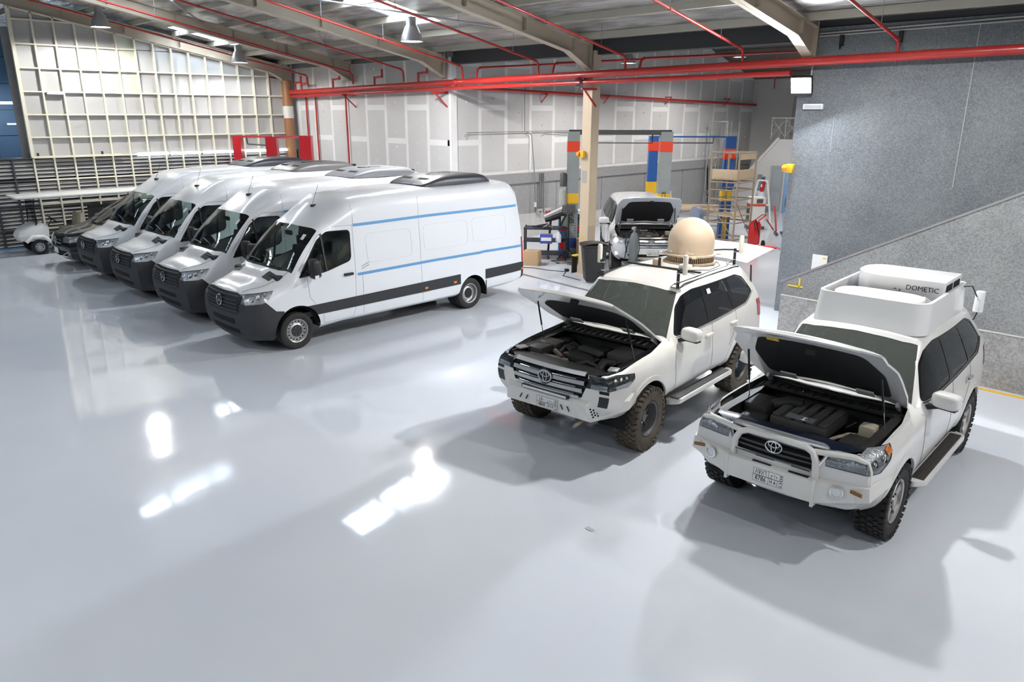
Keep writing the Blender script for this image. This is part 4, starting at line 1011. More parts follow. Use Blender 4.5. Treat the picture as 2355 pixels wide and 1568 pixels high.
        for y0, y1 in ((.12, .44), (-.44, -.12)):
            MB().box((.70, (y0 + y1) / 2, .108), (.10, y1 - y0, .05), R=Matrix.Rotation(.28, 3, 'Y')).build('air_intake', VOID, ru)
        for x in (.2, -.12): MB().lathe([(.16, 0), (.165, .015), (.13, .02), (.12, .005), (0, .005)], (x, .0, .183), (0, 0, 1), 24).build('fan_grille', BLACK, ru)
        Sh.free()
        MB().box((-1.35, -.1, .03), (.16, .10, .09)).build('cable_gland', BLACK, ru, bevel=.02)
    S_.free()
    return v
VY, VA = 6.52, math.radians(271.19)
van1 = make_van('nearest white high-roof van with two blue tapes along its side', True, 'dark')
van1.location = (-13.30, VY, 0); van1.rotation_euler = (0, 0, VA)
for X, lab, acm in ((-16.05, 'white high-roof van with a silver roof unit, second from the open floor', 'silver'), (-18.80, 'white high-roof van with a grey roof unit, third in the row', 'grey'), (-21.42, 'white high-roof van parked beside the black people carrier', 'black')):
    c = copy_tree(van1); c['label'] = lab; c.location = (X, VY + .02, 0)
    for ch in c.children:
        if ch.name.startswith('roof_cooling_unit'):
            for g in ch.children:
                if g.name.startswith('unit_shell'):
                    g.data = g.data.copy(); g.data.materials.clear(); g.data.materials.append(mat('roof_unit_%s' % acm, *{'dark': ((.045, .048, .058), .38), 'grey': ((.10, .10, .098), .4), 'silver': ((.22, .225, .24), .35), 'black': ((.035, .038, .05), .4)}[acm]))
# ================================================================== LARGE OFF-ROAD CARS
def suv_net(dz=0., fz=0.):
    def sec(x, zs, ys, xs=None): return [(x + (xs[i] if xs else 0), ys[i], zs[i] + dz) for i in range(len(zs))]
    lo = [.46, .53, .65]
    N = [
        sec(.74, [.50, .56, .64, .74, .84, .94, 1.03, 1.08, 1.115, 1.13, 1.135], [.66, .76, .84, .88, .895, .885, .85, .76, .58, .30, 0], [-.02, .04, .07, .08, .08, .07, .05, .03, .02, .02, .02]),
        sec(.52, [.47, .54, .64, .76, .88, .99, 1.07, 1.11, 1.14, 1.16, 1.165], [.78, .88, .94, .96, .96, .945, .89, .79, .59, .30, 0]),
        sec(.20, [.46, .53, .64, .78, .92, 1.04, 1.115, 1.15, 1.175, 1.195, 1.20], [.85, .93, .975, .99, .985, .96, .90, .80, .60, .30, 0]),
        sec(-.25, [.46, .53, .64, .80, .95, 1.08, 1.155, 1.185, 1.21, 1.225, 1.23], [.87, .945, .98, .99, .985, .96, .89, .79, .60, .3, 0]),
        sec(-.68, lo + [.82, .98, 1.13, 1.225, 1.24, 1.25, 1.26, 1.265], [.87, .945, .975, .985, .98, .95, .815, .75, .57, .28, 0], [0, 0, 0, 0, 0, 0, -.02, .02, .07, .10, .11]),
        sec(-.95, lo + [.83, 1.0, 1.20, 1.53, 1.555, 1.565, 1.575, 1.58], [.87, .945, .975, .985, .978, .945, .735, .67, .51, .26, 0], [0, 0, 0, 0, 0, 0, 0, .02, .05, .08, .09]),
        sec(-1.22, lo + [.84, 1.02, 1.25, 1.78, 1.81, 1.83, 1.845, 1.85], [.87, .945, .975, .985, .977, .942, .685, .63, .48, .25, 0], [0, 0, 0, 0, 0, 0, 0, .01, .03, .05, .06]),
        sec(-1.8, lo + [.84, 1.02, 1.27, 1.81, 1.855, 1.885, 1.90, 1.905], [.87, .945, .975, .985, .977, .945, .71, .65, .5, .26, 0]),
        sec(-2.6, lo + [.84, 1.03, 1.29, 1.80, 1.85, 1.885, 1.90, 1.905], [.87, .945, .975, .985, .977, .945, .715, .65, .5, .26, 0]),
        sec(-3.25, [.50, .56, .67, .85, 1.05, 1.31, 1.77, 1.825, 1.86, 1.875, 1.88], [.86, .93, .96, .97, .962, .925, .69, .63, .49, .25, 0]),
        sec(-3.56, [.56, .60, .70, .87, 1.06, 1.32, 1.70, 1.76, 1.79, 1.81, 1.815], [.82, .90, .925, .93, .92, .88, .65, .59, .46, .23, 0], [-.02, -.03, -.04, -.04, -.03, -.01, .06, .09, .11, .12, .12]),
    ]
    for i, k in enumerate((1, .9, .62, .3)):
        N[i] = [(x, y, z + fz * k * min(1, max(0, (z - dz - .55) / .35))) for x, y, z in N[i]]
    return N
def engine_bay(p, dz, kind):
    """dark tub with the visible pieces of the engine"""
    dk = mat('engine_black', (.016, .016, .017), .6, noise=(5, .6, (.035, .033, .03))); gr = mat('engine_cover_grey', (.05, .05, .053), .45, noise=(6, .6, (.075, .073, .07))); al = mat('dusty_aluminium', (.34, .32, .29), .5, metal=.4)
    z = 1.0 + dz
    MB().box((.05, 0, .50 + dz), (1.42, 1.5, .03)).build('bay_floor', VOID, p)
    for sd in (1, -1):
        MB().box((.02, sd * .755, .80 + dz), (1.36, .03, .58)).build('inner_wing', dk, p)
        MB().box((-.05, sd * .67, .98 + dz), (1.0, .16, .04)).build('wing_ledge', dk, p)
        MB().lathe([(.13, 0), (.12, .05), (.05, .07), (0, .07)], (-.3, sd * .62, .99 + dz), (0, 0, 1), 16).build('strut_tower', dk, p)
    MB().box((-.62, 0, .88 + dz), (.05, 1.5, .66)).build('firewall', dk, p)
    MB().box((-.50, 0, 1.16 + dz), (.2, 1.46, .05)).build('cowl_panel', dk, p, bevel=.015)
    for k in range(14): MB().box((-.46 + .02 * (k % 2), -.66 + k * .1, 1.19 + dz), (.14, .03, .012)).build('cowl_grille', al if kind == 'lc3' else dk, p)
    fz = .065 if kind == 'lc2' else 0.
    MB().grid([[(x_, y_ * k_, z_ + dz + fz) for y_ in (-1, -.6, -.2, .2, .6, 1)] for x_, k_, z_ in ((.80, .58, 1.045), (.70, .74, 1.075), (.55, .80, 1.06), (.44, .80, 1.0))]).build('radiator_cover', gr if kind == 'lc3' else mat('dark_blue_paint', (.012, .017, .035), .3), p, smooth=True)
    for sd in (1, -1): MB().grid([[(x_, sd * y_, z_ + dz + fz * k_) for x_, z_, k_ in ((.66, 1.06, 1), (.40, 1.085, .8), (.1, 1.10, .5), (-.25, 1.12, .3), (-.58, 1.15, 0))] for y_ in (.80, .70)]).build('wing_gutter', dk, p, smooth=True)
    MB().box((.52, 0, .8 + dz), (.08, 1.2, .5)).build('radiator', dk, p)
    if kind == 'lc3':
        MB().box((-.05, -.02, z), (.62, .42, .12)).build('engine_cover', dk, p, bevel=.03)
        MB().bar((.02, -.10, z + .10), (.10, .28, z + .10), .10, .04).build('intake_plate', gr, p)
        mb = MB()
        for k in range(5): mb.tube([(-.1 + k * .05, -.2, z + .05), (-.08 + k * .05, -.28, z + .10), (-.02 + k * .05, -.32, z + .02)], .03, 8)
        mb.build('intake_runner', dk, p, smooth=True)
        MB().box((.40, -.28, z - .02), (.16, .42, .09)).build('heat_shield', al, p, bevel=.03)
        for x, y, a, b in ((.30, -.58, .26, .24), (.02, -.58, .26, .30)): MB().box((x, y, z + .03), (a, b, .14)).build('battery_box', gr, p, bevel=.02)
        MB().box((-.18, .50, z + .04), (.42, .36, .16)).build('air_filter_box', gr, p, bevel=.03)
        MB().tube([(.05, .45, z), (.20, .40, z + .04), (.32, .42, z), (.42, .42, z - .1)], [.05, .055, .055, .05], 12).build('air_hose', dk, p, smooth=True)
        MB().tube([(.42, .1, z), (.35, .25, z + .05), (.38, .42, z + .03), (.5, .5, z - .05)], .028, 8).build('coolant_hose', dk, p, smooth=True)
        MB().tube([(.12, -.4, z), (.25, -.36, z + .05), (.36, -.15, z + .03)], .035, 8).build('turbo_pipe', mat('rusty_pipe', (.10, .06, .04), .7), p, smooth=True)
        for sd in (1, -1): MB().box((.50, sd * .74, z + .095), (.14, .12, .015), rz=.3 * sd).build('lamp_bracket', WHITE, p)
    else:
        mb = MB(); mb.box((-.02, -.02, z + .04), (.66, .62, .12)); mb.build('engine_cover', gr, p, bevel=.03)
        for k in range(5): MB().box((-.02, -.27 + k * .125, z + .11), (.60, .09, .04)).build('cover_rib', gr, p, bevel=.015)
        MB().box((.22, -.02, z + .125), (.12, .30, .012)).build('cover_badge', mat('badge_grey', (.16, .17, .18), .35), p)
        oval_emblem(p, (.24, .02, z + .135), (.1, 0, 1), .045, .03)
        MB().box((-.02, -.56, z + .05), (.40, .28, .16)).build('air_filter_box', dk, p, bevel=.04)
        MB().tube([(-.05, -.46, z + .08), (-.12, -.3, z + .14), (-.15, -.15, z + .14)], .06, 10).build('air_hose', dk, p, smooth=True)
        MB().box((.32, -.50, z), (.24, .26, .12)).build('fuse_box', dk, p, bevel=.02)
        MB().box((-.08, .58, z + .06), (.18, .16, .14)).build('coolant_tank', mat('old_tank', (.42, .38, .30), .5), p, bevel=.03)
        MB().box((.24, .56, z - .02), (.34, .26, .14)).build('battery', dk, p, bevel=.01)
        MB().lathe([(.13, 0), (.14, .06), (.1, .1), (0, .1)], (.42, .18, z - .05), (0, 0, 1), 18).build('fan_shroud', VOID, p)
        MB().tube([(.36, .3, z), (.3, .4, z + .06), (.1, .44, z + .04), (-.05, .5, z)], .018, 8).build('cable', mat('tan_cable', (.3, .26, .2), .7), p, smooth=True)
        MB().box((.52, -.02, z + .09), (.05, .12, .025)).build('bonnet_latch', STEEL, p)
    for k in range(6):
        x, y = random.uniform(-.4, .45), random.uniform(-.55, .55)
        MB().tube([(x, y, z - .02), (x + .1, y + .08, z + .04), (x + .22, y + .02, z)], .010, 6).build('hose', dk, p)

def make_suv(kind, label):
    """kind lc3: newer car with winch bumper, lc2: older with bull bar, lc1: one with lit lamps"""
    dz = {'lc3': .09, 'lc2': .0, 'lc1': .02}[kind]
    paint = {'lc3': PEARL, 'lc2': SILVERW, 'lc1': WHITE}[kind]
    v = thing('offroad_car', label, 'car', group='white off-road cars with open bonnets')
    fz = .065 if kind == 'lc2' else 0.
    Sh = Shell(suv_net(dz, fz), [3, 4, 5, 5, 5, 5, 5, 6, 6, 4], [2, 2, 2, 2, 3, 6, 3, 3, 3, 3], usharp=(4, 6), bulge_f=lambda p: .10 if p.z < 1.05 + dz else .06, bulge_r=.05)
    aw = {'lc3': (.50, .46), 'lc2': (.47, .44), 'lc1': (.47, .43)}[kind]
    Z = lambda L: [(a, b + dz) for a, b in L]
    for cx in (0, -2.85):
        fl_ = 'flare0' if cx == 0 else 'flare1'; Sh.cut(fl_, arch(cx, .42 + dz * .3, aw[0] + .065, .30), 'y', both=True)
        Sh.cut('void', arch(cx, .42 + dz * .3, aw[0], .1), 'y', both=True, over=('body', fl_))
    dlo = Z([(-.78, 1.26), (-1.02, 1.60), (-1.20, 1.735), (-1.5, 1.775), (-2.9, 1.765), (-3.12, 1.70), (-3.32, 1.46), (-2.95, 1.335), (-1.9, 1.285)])
    Sh.cut('pillar_trim', rpoly(dlo, .05), 'y', both=True)
    wins = (Z([(-.82, 1.285), (-1.05, 1.60), (-1.22, 1.715), (-1.5, 1.752), (-1.70, 1.755), (-1.68, 1.30)]), Z([(-1.80, 1.755), (-2.42, 1.75), (-2.50, 1.325), (-1.78, 1.305)]), Z([(-2.56, 1.75), (-2.9, 1.742), (-3.09, 1.68), (-3.27, 1.465), (-2.93, 1.36), (-2.60, 1.335)]))
    for i, wp in enumerate(wins): Sh.cut('win%d' % i, rpoly(wp, .045), 'y', both=True, over=('pillar_trim',))
    Sh.cut('windscreen', [(-1.175, -.655), (-1.145, -.5), (-1.13, -.2), (-1.13, .2), (-1.145, .5), (-1.175, .655), (-.70, .80), (-.62, .58), (-.585, .3), (-.585, -.3), (-.62, -.58), (-.70, -.80)], 'z', 1, lo=1.2 + dz, hi=1.86 + dz)
    # bonnet opening
    fx = .70
    bp = [(.98, -.60), (.70, -.80), (.50, -.855), (.25, -.86), (-.20, -.855), (-.58, -.80), (-.53, -.5), (-.48, -.25), (-.48, .25), (-.53, .5), (-.58, .80), (-.20, .855), (.25, .86), (.50, .855), (.70, .80), (.98, .60)]
    Sh.cut('bonnet', bp, 'z', 1, lo=1.06 + dz + fz)
    fi = .34 if kind == 'lc3' else .58
    il = rpoly([(fi, -.55), (.2, -.70), (-.35, -.68), (-.42, -.5), (-.38, 0), (-.42, .5), (-.35, .68), (.2, .70), (fi, .55)], .08)
    Sh.cut('liner', il, 'z', 1, lo=1.0 + dz, over=('bonnet',))
    # front pieces
    if kind == 'lc3':
        Sh.cut('grille', rpoly([(-.56, 1.09), (.56, 1.09), (.60, .98), (.52, .77), (-.52, .77), (-.60, .98)], .02) if dz == 0 else rpoly(Z([(-.56, 1.085), (.56, 1.085), (.61, .99), (.53, .77), (-.53, .77), (-.61, .99)]), .02), 'x', 1, lo=.5)
        Sh.cut('headlamp', Z([(.95, 1.055), (.95, .915), (.50, .915), (.35, .99), (.33, 1.05), (.60, 1.075)]), 'y', both=True, lo=.60, over=('body', 'grille', 'bonnet')); 
        Sh.cut('corner_trim', Z([(.95, .91), (.60, .91), (.66, .70), (.95, .70)]), 'y', both=True, lo=.71, hi=.83, over=('body',))
    elif kind == 'lc2':
        Sh.cut('grille', rpoly([(-.48, 1.16), (.48, 1.16), (.51, 1.10), (.41, .90), (-.41, .90), (-.51, 1.10)], .04), 'x', 1, lo=.5)
        Sh.cut('headlamp', [(.95, 1.125), (.95, .985), (.62, .955), (.42, 1.04), (.30, 1.15), (.58, 1.165), (.74, 1.145)], 'y', both=True, lo=.50, over=('body', 'bonnet'))
    else:
        Sh.cut('grille', rpoly(Z([(-.54, 1.10), (.54, 1.10), (.58, 1.04), (.46, .82), (-.46, .82), (-.58, 1.04)]), .04), 'x', 1, lo=.5)
        Sh.cut('headlamp', Z([(.95, 1.08), (.95, .93), (.60, .95), (.36, 1.06), (.60, 1.095)]), 'y', both=True, over=('body',))
        Sh.cut('lower_grille', rpoly(Z([(-.62, .66), (.62, .66), (.55, .58), (-.55, .58)]), .02), 'x', 1, lo=.5)
    Sh.cut('tail', Z([(-3.40, 1.30), (-3.70, 1.30), (-3.70, 1.0), (-3.46, 1.03)]), 'y', both=True)
    if kind == 'lc3': Sh.cut('gate', [(-.72, .98 + dz), (.72, .98 + dz), (.62, 1.80 + dz), (-.62, 1.80 + dz)], 'x', -1, hi=-3.2)
    Sh.drop('void')
    Sh.part('body', 'body', paint, v)
    for sd in (1, -1): Sh.part('flare0', 'wheel_arch_flare', paint, v, inset=.012, thick=.03, side=sd); Sh.part('flare1', 'wheel_arch_flare', paint, v, inset=.012, thick=.03, side=sd); Sh.part('pillar_trim', 'pillar_trim', GLOSSB, v, side=sd)
    gd = GLASSD
    for i in range(3):
        for sd in (1, -1): Sh.part('win%d' % i, ('front_side_window', 'rear_side_window', 'quarter_window')[i], gd, v, inset=-.004, side=sd)
    Sh.part('windscreen', 'windscreen', GLASSM if kind != 'lc1' else GLASSV, v, inset=-.003)
    if kind != 'lc3': Sh.part('liner', 'x', None, v) and None
    for sd in (1, -1):
        Sh.part('tail', 'tail_lamp', REDL, v, inset=.006, side=sd)
        if kind == 'lc3': Sh.part('corner_trim', 'corner_trim', GLOSSB, v, inset=.004, side=sd)
    for ch in list(v.children):
        if ch.name.split('.')[0] == 'x': bpy.data.objects.remove(ch)
    # ---- bonnet, opened about its hinge
    hx, hz = -.60, 1.215 + dz; ang = {'lc3': math.radians(37), 'lc2': math.radians(41), 'lc1': math.radians(44)}[kind]
    def rot(c): dx, d2 = c.x - hx, c.z - hz; return Vector((hx + dx * math.cos(ang) - d2 * math.sin(ang), c.y, hz + dx * math.sin(ang) + d2 * math.cos(ang)))
    bn = Sh.part(('bonnet', 'liner'), 'bonnet', paint, v, xf=rot, thick=.022)
    Sh.part('liner', 'bonnet_liner', mat('bonnet_felt', (.013, .013, .014), .9), bn, xf=rot, inset=-.030)
    MB().box(rot(Vector((.58, .05, 1.10 + dz))), (.05, .10, .06), R=Matrix.Rotation(-ang, 3, 'Y')).build('latch_hook', BLACK, bn)
    if kind == 'lc2': MB().box(rot(Vector((.66, -.35, 1.135 + dz))), (.05, .13, .01), R=Matrix.Rotation(-ang, 3, 'Y')).build('warning_label', mat('yellow_label', (.75, .5, .05), .5), bn)
    for sd in (1, -1):
        MB().box(rot(Vector((-.30, sd * .42, 1.165 + dz))), (.10, .18, .02), R=Matrix.Rotation(-ang, 3, 'Y')).build('inner_pad', paint, bn)
        MB().bar((-.60, sd * .72, 1.17 + dz), rot(Vector((-.45, sd * .72, 1.17 + dz))), .03, .05).build('hinge', paint, bn)
        a, b = Vector((-.02 if kind != 'lc2' else -.1, sd * .75, 1.02 + dz)), rot(Vector((.33, sd * .70, 1.10 + dz)))
        st = MB().cyl(a.lerp(b, .45), b, .012, n=8).build('gas_strut', BLACK, bn); MB().cyl(a, a.lerp(b, .5), .006, n=6).build('strut_rod', STEEL, st)
    engine_bay(v, dz, kind)
    # ---- sides
    for sd in (1, -1):
        L = lambda pts, **k: Sh.line(Z(pts), 'y', sd, .003, parent=v, m=mat('gap_grey', (.10, .10, .10), .8), **k)
        L([(-.70, 1.22), (-.66, .95), (-.74, .52)]); L([(-1.76, 1.28), (-1.77, .9), (-1.80, .50)]); L([(-2.56, 1.32), (-2.56, 1.05), (-2.34, .80)]); L([(-.74, .52), (-2.36, .52)])
        for x, zz in ((-1.63, 1.115), (-2.45, 1.13)):
            p = Sh.proj('y', x, zz + dz, sd, .02); hd = MB().box(p, (.21, .045, .045)).build('door_handle', paint if kind == 'lc3' else CHROME, v, bevel=.018)
        Sh.line(Z([(-.80, 1.25), (-1.9, 1.275), (-2.95, 1.325), (-3.33, 1.455)]), 'y', sd, .008, 'belt_moulding', CHROME if kind != 'lc2' else BLACK, v)
        arch_liner(0, .42, aw[0] + .02, .96, .55, v, sd); arch_liner(-2.85, .42, aw[0] + .02, .96, .55, v, sd)
        # mirror
        mr = bpy.data.objects.new('wing_mirror', None); COL.objects.link(mr); mr.parent = v; mr.location = (-.84, sd * 1.10, 1.32 + dz)
        mi = [[(.10, .0, -.10), (.10, .0, .0), (.10, .0, .10)], ]
        MB().pill((0, 0, 0), (.18, .29, .175), .55, R=Matrix.Rotation(-.2 * sd, 3, 'Z')).build('mirror_shell', paint, mr, smooth=True, angle=80)
        MB().box((-.02, 0, -.09), (.11, .22, .03), R=Matrix.Rotation(-.15 * sd, 3, 'Z')).build('mirror_base', BLACK, mr, bevel=.012); MB().box((-.082, 0, 0), (.01, .22, .14)).build('mirror_glass', CHROME, mr)
        MB().bar((-.0, -sd * .20, -.12), (0, -sd * .06, -.07), .07, .05).build('mirror_arm', BLACK, mr)
        MB().box((.075, sd * .07, -.045), (.03, .12, .025)).build('mirror_indicator', mat('lamp_clear', (.7, .72, .75), .2), mr, bevel=.008)
        # running board
        rb = thing  # keep name space
        poly = rpoly([(-.58, .90), (-2.34, .90), (-2.42, .96), (-2.34, 1.08), (-.68, 1.08), (-.56, .98)], .04)
        st = MB().prism([(a, b * sd) for a, b in poly], .36 + dz, .425 + dz, 'z').build('side_step', paint, v, bevel=.012)
        MB().box((-1.48, sd * .985, .428 + dz), (1.62, .13, .006)).build('step_tread', mat('step_rubber', (.07, .07, .072), .7) if kind == 'lc3' else mat('step_rubber_brown', (.045, .038, .032), .8), st)
        for k in range(4): MB().box((-1.48, sd * (.945 + k * .027), .433 + dz), (1.6, .008, .006)).build('tread_rib', STEEL if kind == 'lc3' else BLACK, st)
        MB().box((.40 - .82, sd * .93, .52), (.015, .10, .36)).build('mud_flap', BLACK, v) if kind == 'lc2' else None
    # ---- underbody, cabin
    MB().box((-1.4, 0, .50 + dz), (4.0, 1.5, .14)).build('underbody', VOID, v)
    for x in (0, -2.85): MB().cyl((x, -.7, .42), (x, .7, .42), .05, n=10).build('axle', VOID, v)
    MB().box((-2.0, 0, .72 + dz), (2.6, 1.7, .08)).build('cabin_floor', BLACK, v)
    MB().box((-.88, 0, 1.10 + dz), (.36, 1.5, .22)).build('dashboard', mat('dash_grey', (.05, .055, .05), .7), v, bevel=.05)
    cream = mat('cabin_seat', (.13, .13, .12), .8)
    for y in (.40, -.40): seat(v, -1.55, y, .98 + dz, .85, cream)
    for y in (.42, 0, -.42): seat(v, -2.45, y, .98 + dz, .8, cream)
    MB().lathe([(.17, 0), (.185, .012), (.17, .024)], (-1.12, .40, 1.20 + dz), (-.8, 0, .5), 22).build('steering_wheel', BLACK, v)
    # roof lining so that the cabin is closed
    # ---- wheels
    wk = {'lc3': 'lc3', 'lc2': 'lc2', 'lc1': 'plain'}[kind]; wr_ = {'lc3': .43, 'lc2': .415, 'lc1': .40}[kind]; ty = {'lc3': .86, 'lc2': .84, 'lc1': .83}[kind]
    for x in (0, -2.85):
        for sd in (1, -1): build_wheel(wk, v, (x, sd * ty, wr_), sd, .06 if (x == 0 and kind == 'lc3') else 0)
    # ---- wipers
    for y0, y1 in ((.55, .0), (-.05, -.6)):
        MB().tube([(-.60, y0, 1.275 + dz), (-.62, (y0 + y1) / 2, 1.30 + dz), (-.645, y1, 1.30 + dz)], .010, 5).build('wiper', BLACK, v)
    return v, Sh, dz

bowl = mat('lamp_bowl', (.6, .61, .63), .25, metal=.5)
# ------------------------------------------------ car with winch bumper and dome
v3, Sh, dz = make_suv('lc3', 'dusty white off-road car with a winch bumper and a tan dome on its roof')
v3.location = (-6.20, 7.53, 0); v3.rotation_euler = (0, 0, math.radians(275.4))
Sh.part('grille', 'grille_panel', GLOSSB, v3, inset=-.02)
for i, (z, h, w) in enumerate(((1.06, .05, .55), (.965, .045, .56), (.87, .045, .54), (.785, .03, .50))):
    P = []
    for dzz in (-h / 2, h / 2): P.append([Sh.proj('x', -w + 2 * w * k / 14, z + dz + dzz, 1, .022) for k in range(15)])
    if all(q for r in P for q in r): MB().grid([[Vector((q.x - .02, q.y, q.z)) for q in P[0]], P[0], P[1], [Vector((q.x - .02, q.y, q.z)) for q in P[1]]]).build('grille_bar', SILVER, v3)
    if i < 3:
        Q = [Sh.proj('x', -w * .8 + 1.6 * w * k / 10, z + dz - .055, 1, .02) for k in range(11)]
        if all(Q): MB().tube(Q, .006, 5).build('chrome_strip', CHROME, v3)
p = Sh.proj('x', 0, .955 + dz, 1, .035); MB().lathe([(.105, -.02), (.105, 0), (0, .0)], p, (1, 0, .05), 28).build('emblem_disc', GLOSSB, v3); oval_emblem(v3, p + Vector((.006, 0, 0)), (1, 0, .05), .10, .075, SILVER)
for sd in (1, -1):
    hl = Sh.part('headlamp', 'headlamp', mat('smoked_lamp', (.06, .063, .07), .25, metal=.4, bump=(24, .6)), v3, inset=-.01, side=sd)
    Sh.part('headlamp', 'headlamp_cover', LENS, hl, inset=.004, side=sd)
    Sh.strip([(.70, .935 + dz), (.43, .95 + dz)], .05, 'y', sd, .002, 'daytime_lamp', mat('lamp_white', (.62, .64, .67), .3), hl, step=.05)
    Sh.strip([(sd * .645, .945 + dz), (sd * .86, .945 + dz)], .055, 'x', 1, .004, 'daytime_lamp', MATS['lamp_white'], hl, step=.03)
    for k in range(3):
        q = Sh.proj('y', .68 - k * .09, 1.02 + dz, sd, -.004)
        if q: MB().ball(q, .034, 10, 6, (1, .4, .8)).build('projector', CHROME, hl, smooth=True)
# winch bumper: faceted steel plates
bw = bpy.data.objects.new('winch_bumper', None); COL.objects.link(bw); bw.parent = v3
STW = mat('bumper_white', (.74, .73, .70), .4, noise=(5, .5, (.66, .65, .62)))
zz = dz
V = {}
def B(sd):
    return [(.86, .0, .90), (.84, sd * .52, .90), (.97, .0, .80), (.97, sd * .48, .80), (.96, .0, .61), (.95, sd * .52, .60), (.96, sd * .62, .79), (.80, sd * .68, .92), (.90, sd * .68, .575), (.42, sd * 1.0, .91), (.53, sd * 1.0, .83), (.53, sd * .99, .71), (.30, sd * .98, .89), (.32, sd * .96, .74), (.62, sd * .80, .58), (.80, sd * .40, .58), (.80, 0, .58)]
for sd in (1, -1):
    pts = B(sd); fs = [(0, 2, 3, 1), (2, 4, 5, 3), (3, 5, 8, 6), (1, 3, 6, 7), (6, 8, 11, 10), (7, 6, 10, 9), (9, 10, 11, 13, 12), (5, 15, 14, 8), (8, 14, 11), (4, 16, 15, 5)]
    pts = [(x - .02, y, z + .0) for x, y, z in pts]
    MB().add(pts, fs if sd > 0 else [tuple(reversed(f)) for f in fs]).build('bumper_plate', STW, bw)
    # honeycomb holes and slots
    mb = MB()
    for i in range(9):
        for j in range(4):
            if i == 4: continue
            u_, w_ = .10 + i * .062, .22 + j * .17 + (i % 2) * .08
            p6, p8, p11, p10 = (Vector(pts[k]) for k in (6, 8, 11, 10))
            if w_ > .80: continue
            c = p6.lerp(p8, w_).lerp(p10.lerp(p11, w_), u_); n = (p8 - p6).cross(p10 - p6).normalized() * (1 if sd < 0 else -1)
            if n.x < 0: n = -n
            mb.cyl(c - n * .004, c + n * .0015, .0135, n=6)
    mb.build('honeycomb_hole', VOID, bw)
    for y, s in ((.38, .3), (.28, .3)): MB().box((.953, sd * y, .70), (.006, .012, .07), R=Matrix.Rotation(.5 * sd, 3, 'X')).build('vent_slot', VOID, bw)
lb = MB().box((.935, 0, .845), (.05, .74, .045)).build('light_bar', BLACK, bw, bevel=.01); MB().box((.962, 0, .845), (.006, .70, .028)).build('light_strip', mat('lamp_clear', (.7, .72, .75), .2), lb)
number_plate(v3, (.962, .05, .70), (1, 0, .05), .32, .155, '٤٨٠٠', 'ر ح ب', '4800', 'B E R')
# roof rails, cross bar, dome, aerials
zr3 = 1.90 + dz
for sd in (1, -1):
    MB().tube([(-1.25, sd * .64, 1.795 + dz), (-1.4, sd * .65, 1.85 + dz), (-2.4, sd * .655, 1.862 + dz), (-3.2, sd * .635, 1.835 + dz), (-3.3, sd * .62, 1.79 + dz)], .014, 8).build('roof_rail', BLACK, v3, smooth=True)
MB().bar((-1.95, -.62, zr3 + .02), (-1.95, .62, zr3 + .02), .045, .025).build('cross_bar', BLACK, v3)
MB().tube([(-3.2, .45, zr3 - .01), (-2.9, .60, zr3 - .02), (-2.3, .615, zr3 - .01), (-1.7, .61, zr3 - .02), (-1.3, .56, zr3 - .05)], .007, 6).build('aerial_cable', BLACK, v3)
MB().tube([(-3.0, .35, zr3 + .02), (-2.75, .55, zr3 - .0), (-2.3, .58, zr3 - .0), (-2.0, .4, zr3 + .02)], .006, 6).build('aerial_cable', BLACK, v3)
TAN = mat('tan_dome_paint', (.56, .435, .31), .6, noise=(4, .6, (.53, .41, .295)), bump=(90, .05)); TANB = mat('tan_base_metal', (.36, .28, .19), .7)
dm = thing('satellite_dome', 'tan satellite dome on the roof of the dusty white car', 'dome', (0, 0, 0))
dm.parent = None
def on3(x, y, z): c, s = math.cos(v3.rotation_euler.z), math.sin(v3.rotation_euler.z); return (v3.location.x + c * x - s * y, v3.location.y + s * x + c * y, z)
dm.location = on3(-2.72, .05, zr3 + .005); dm.rotation_euler = (0, 0, v3.rotation_euler.z)
r = .358
MB().lathe([(r, .14), (r, .33)] + [(r * math.cos(a), .33 + r * math.sin(a) * 1.02) for a in [PI / 2 * k / 12 for k in range(1, 13)]], n=48).build('dome_shell', TAN, dm, smooth=True)
MB().lathe([(r * .96, .02), (r * .96, .12)], n=48).build('fin_ring', mat('tan_fins', (.16, .12, .08), .8), dm)
mb = MB()
for k in range(72):
    t = 2 * PI * k / 72; mb.box((math.cos(t) * r * .985, math.sin(t) * r * .985, .07), (.02, .010, .10), rz=t)
mb.build('cooling_fin', TANB, dm)
MB().lathe([(r + .01, .115), (r + .035, .12), (r + .035, .145), (r, .15)], n=48).build('rim_flange', TAN, dm, smooth=True)
MB().lathe([(r + .02, .03), (r + .06, .025), (r + .06, .0), (0, .0)], n=10).build('base_plate', TANB, dm)
for t in (.6, 2.2, 3.8, 5.2): MB().box((math.cos(t) * (r + .06), math.sin(t) * (r + .06), .13), (.10, .07, .025), rz=t).build('lifting_lug', TAN, dm, bevel=.008)
for t, s in ((-.55, 'Data'), (.45, 'Data')):
    n = (math.cos(t), math.sin(t), 0); text('lettering', s, .06, PAPER, dm, (n[0] * (r + .005), n[1] * (r + .005), .19), (-math.sin(t), math.cos(t), 0), (0, 0, 1))
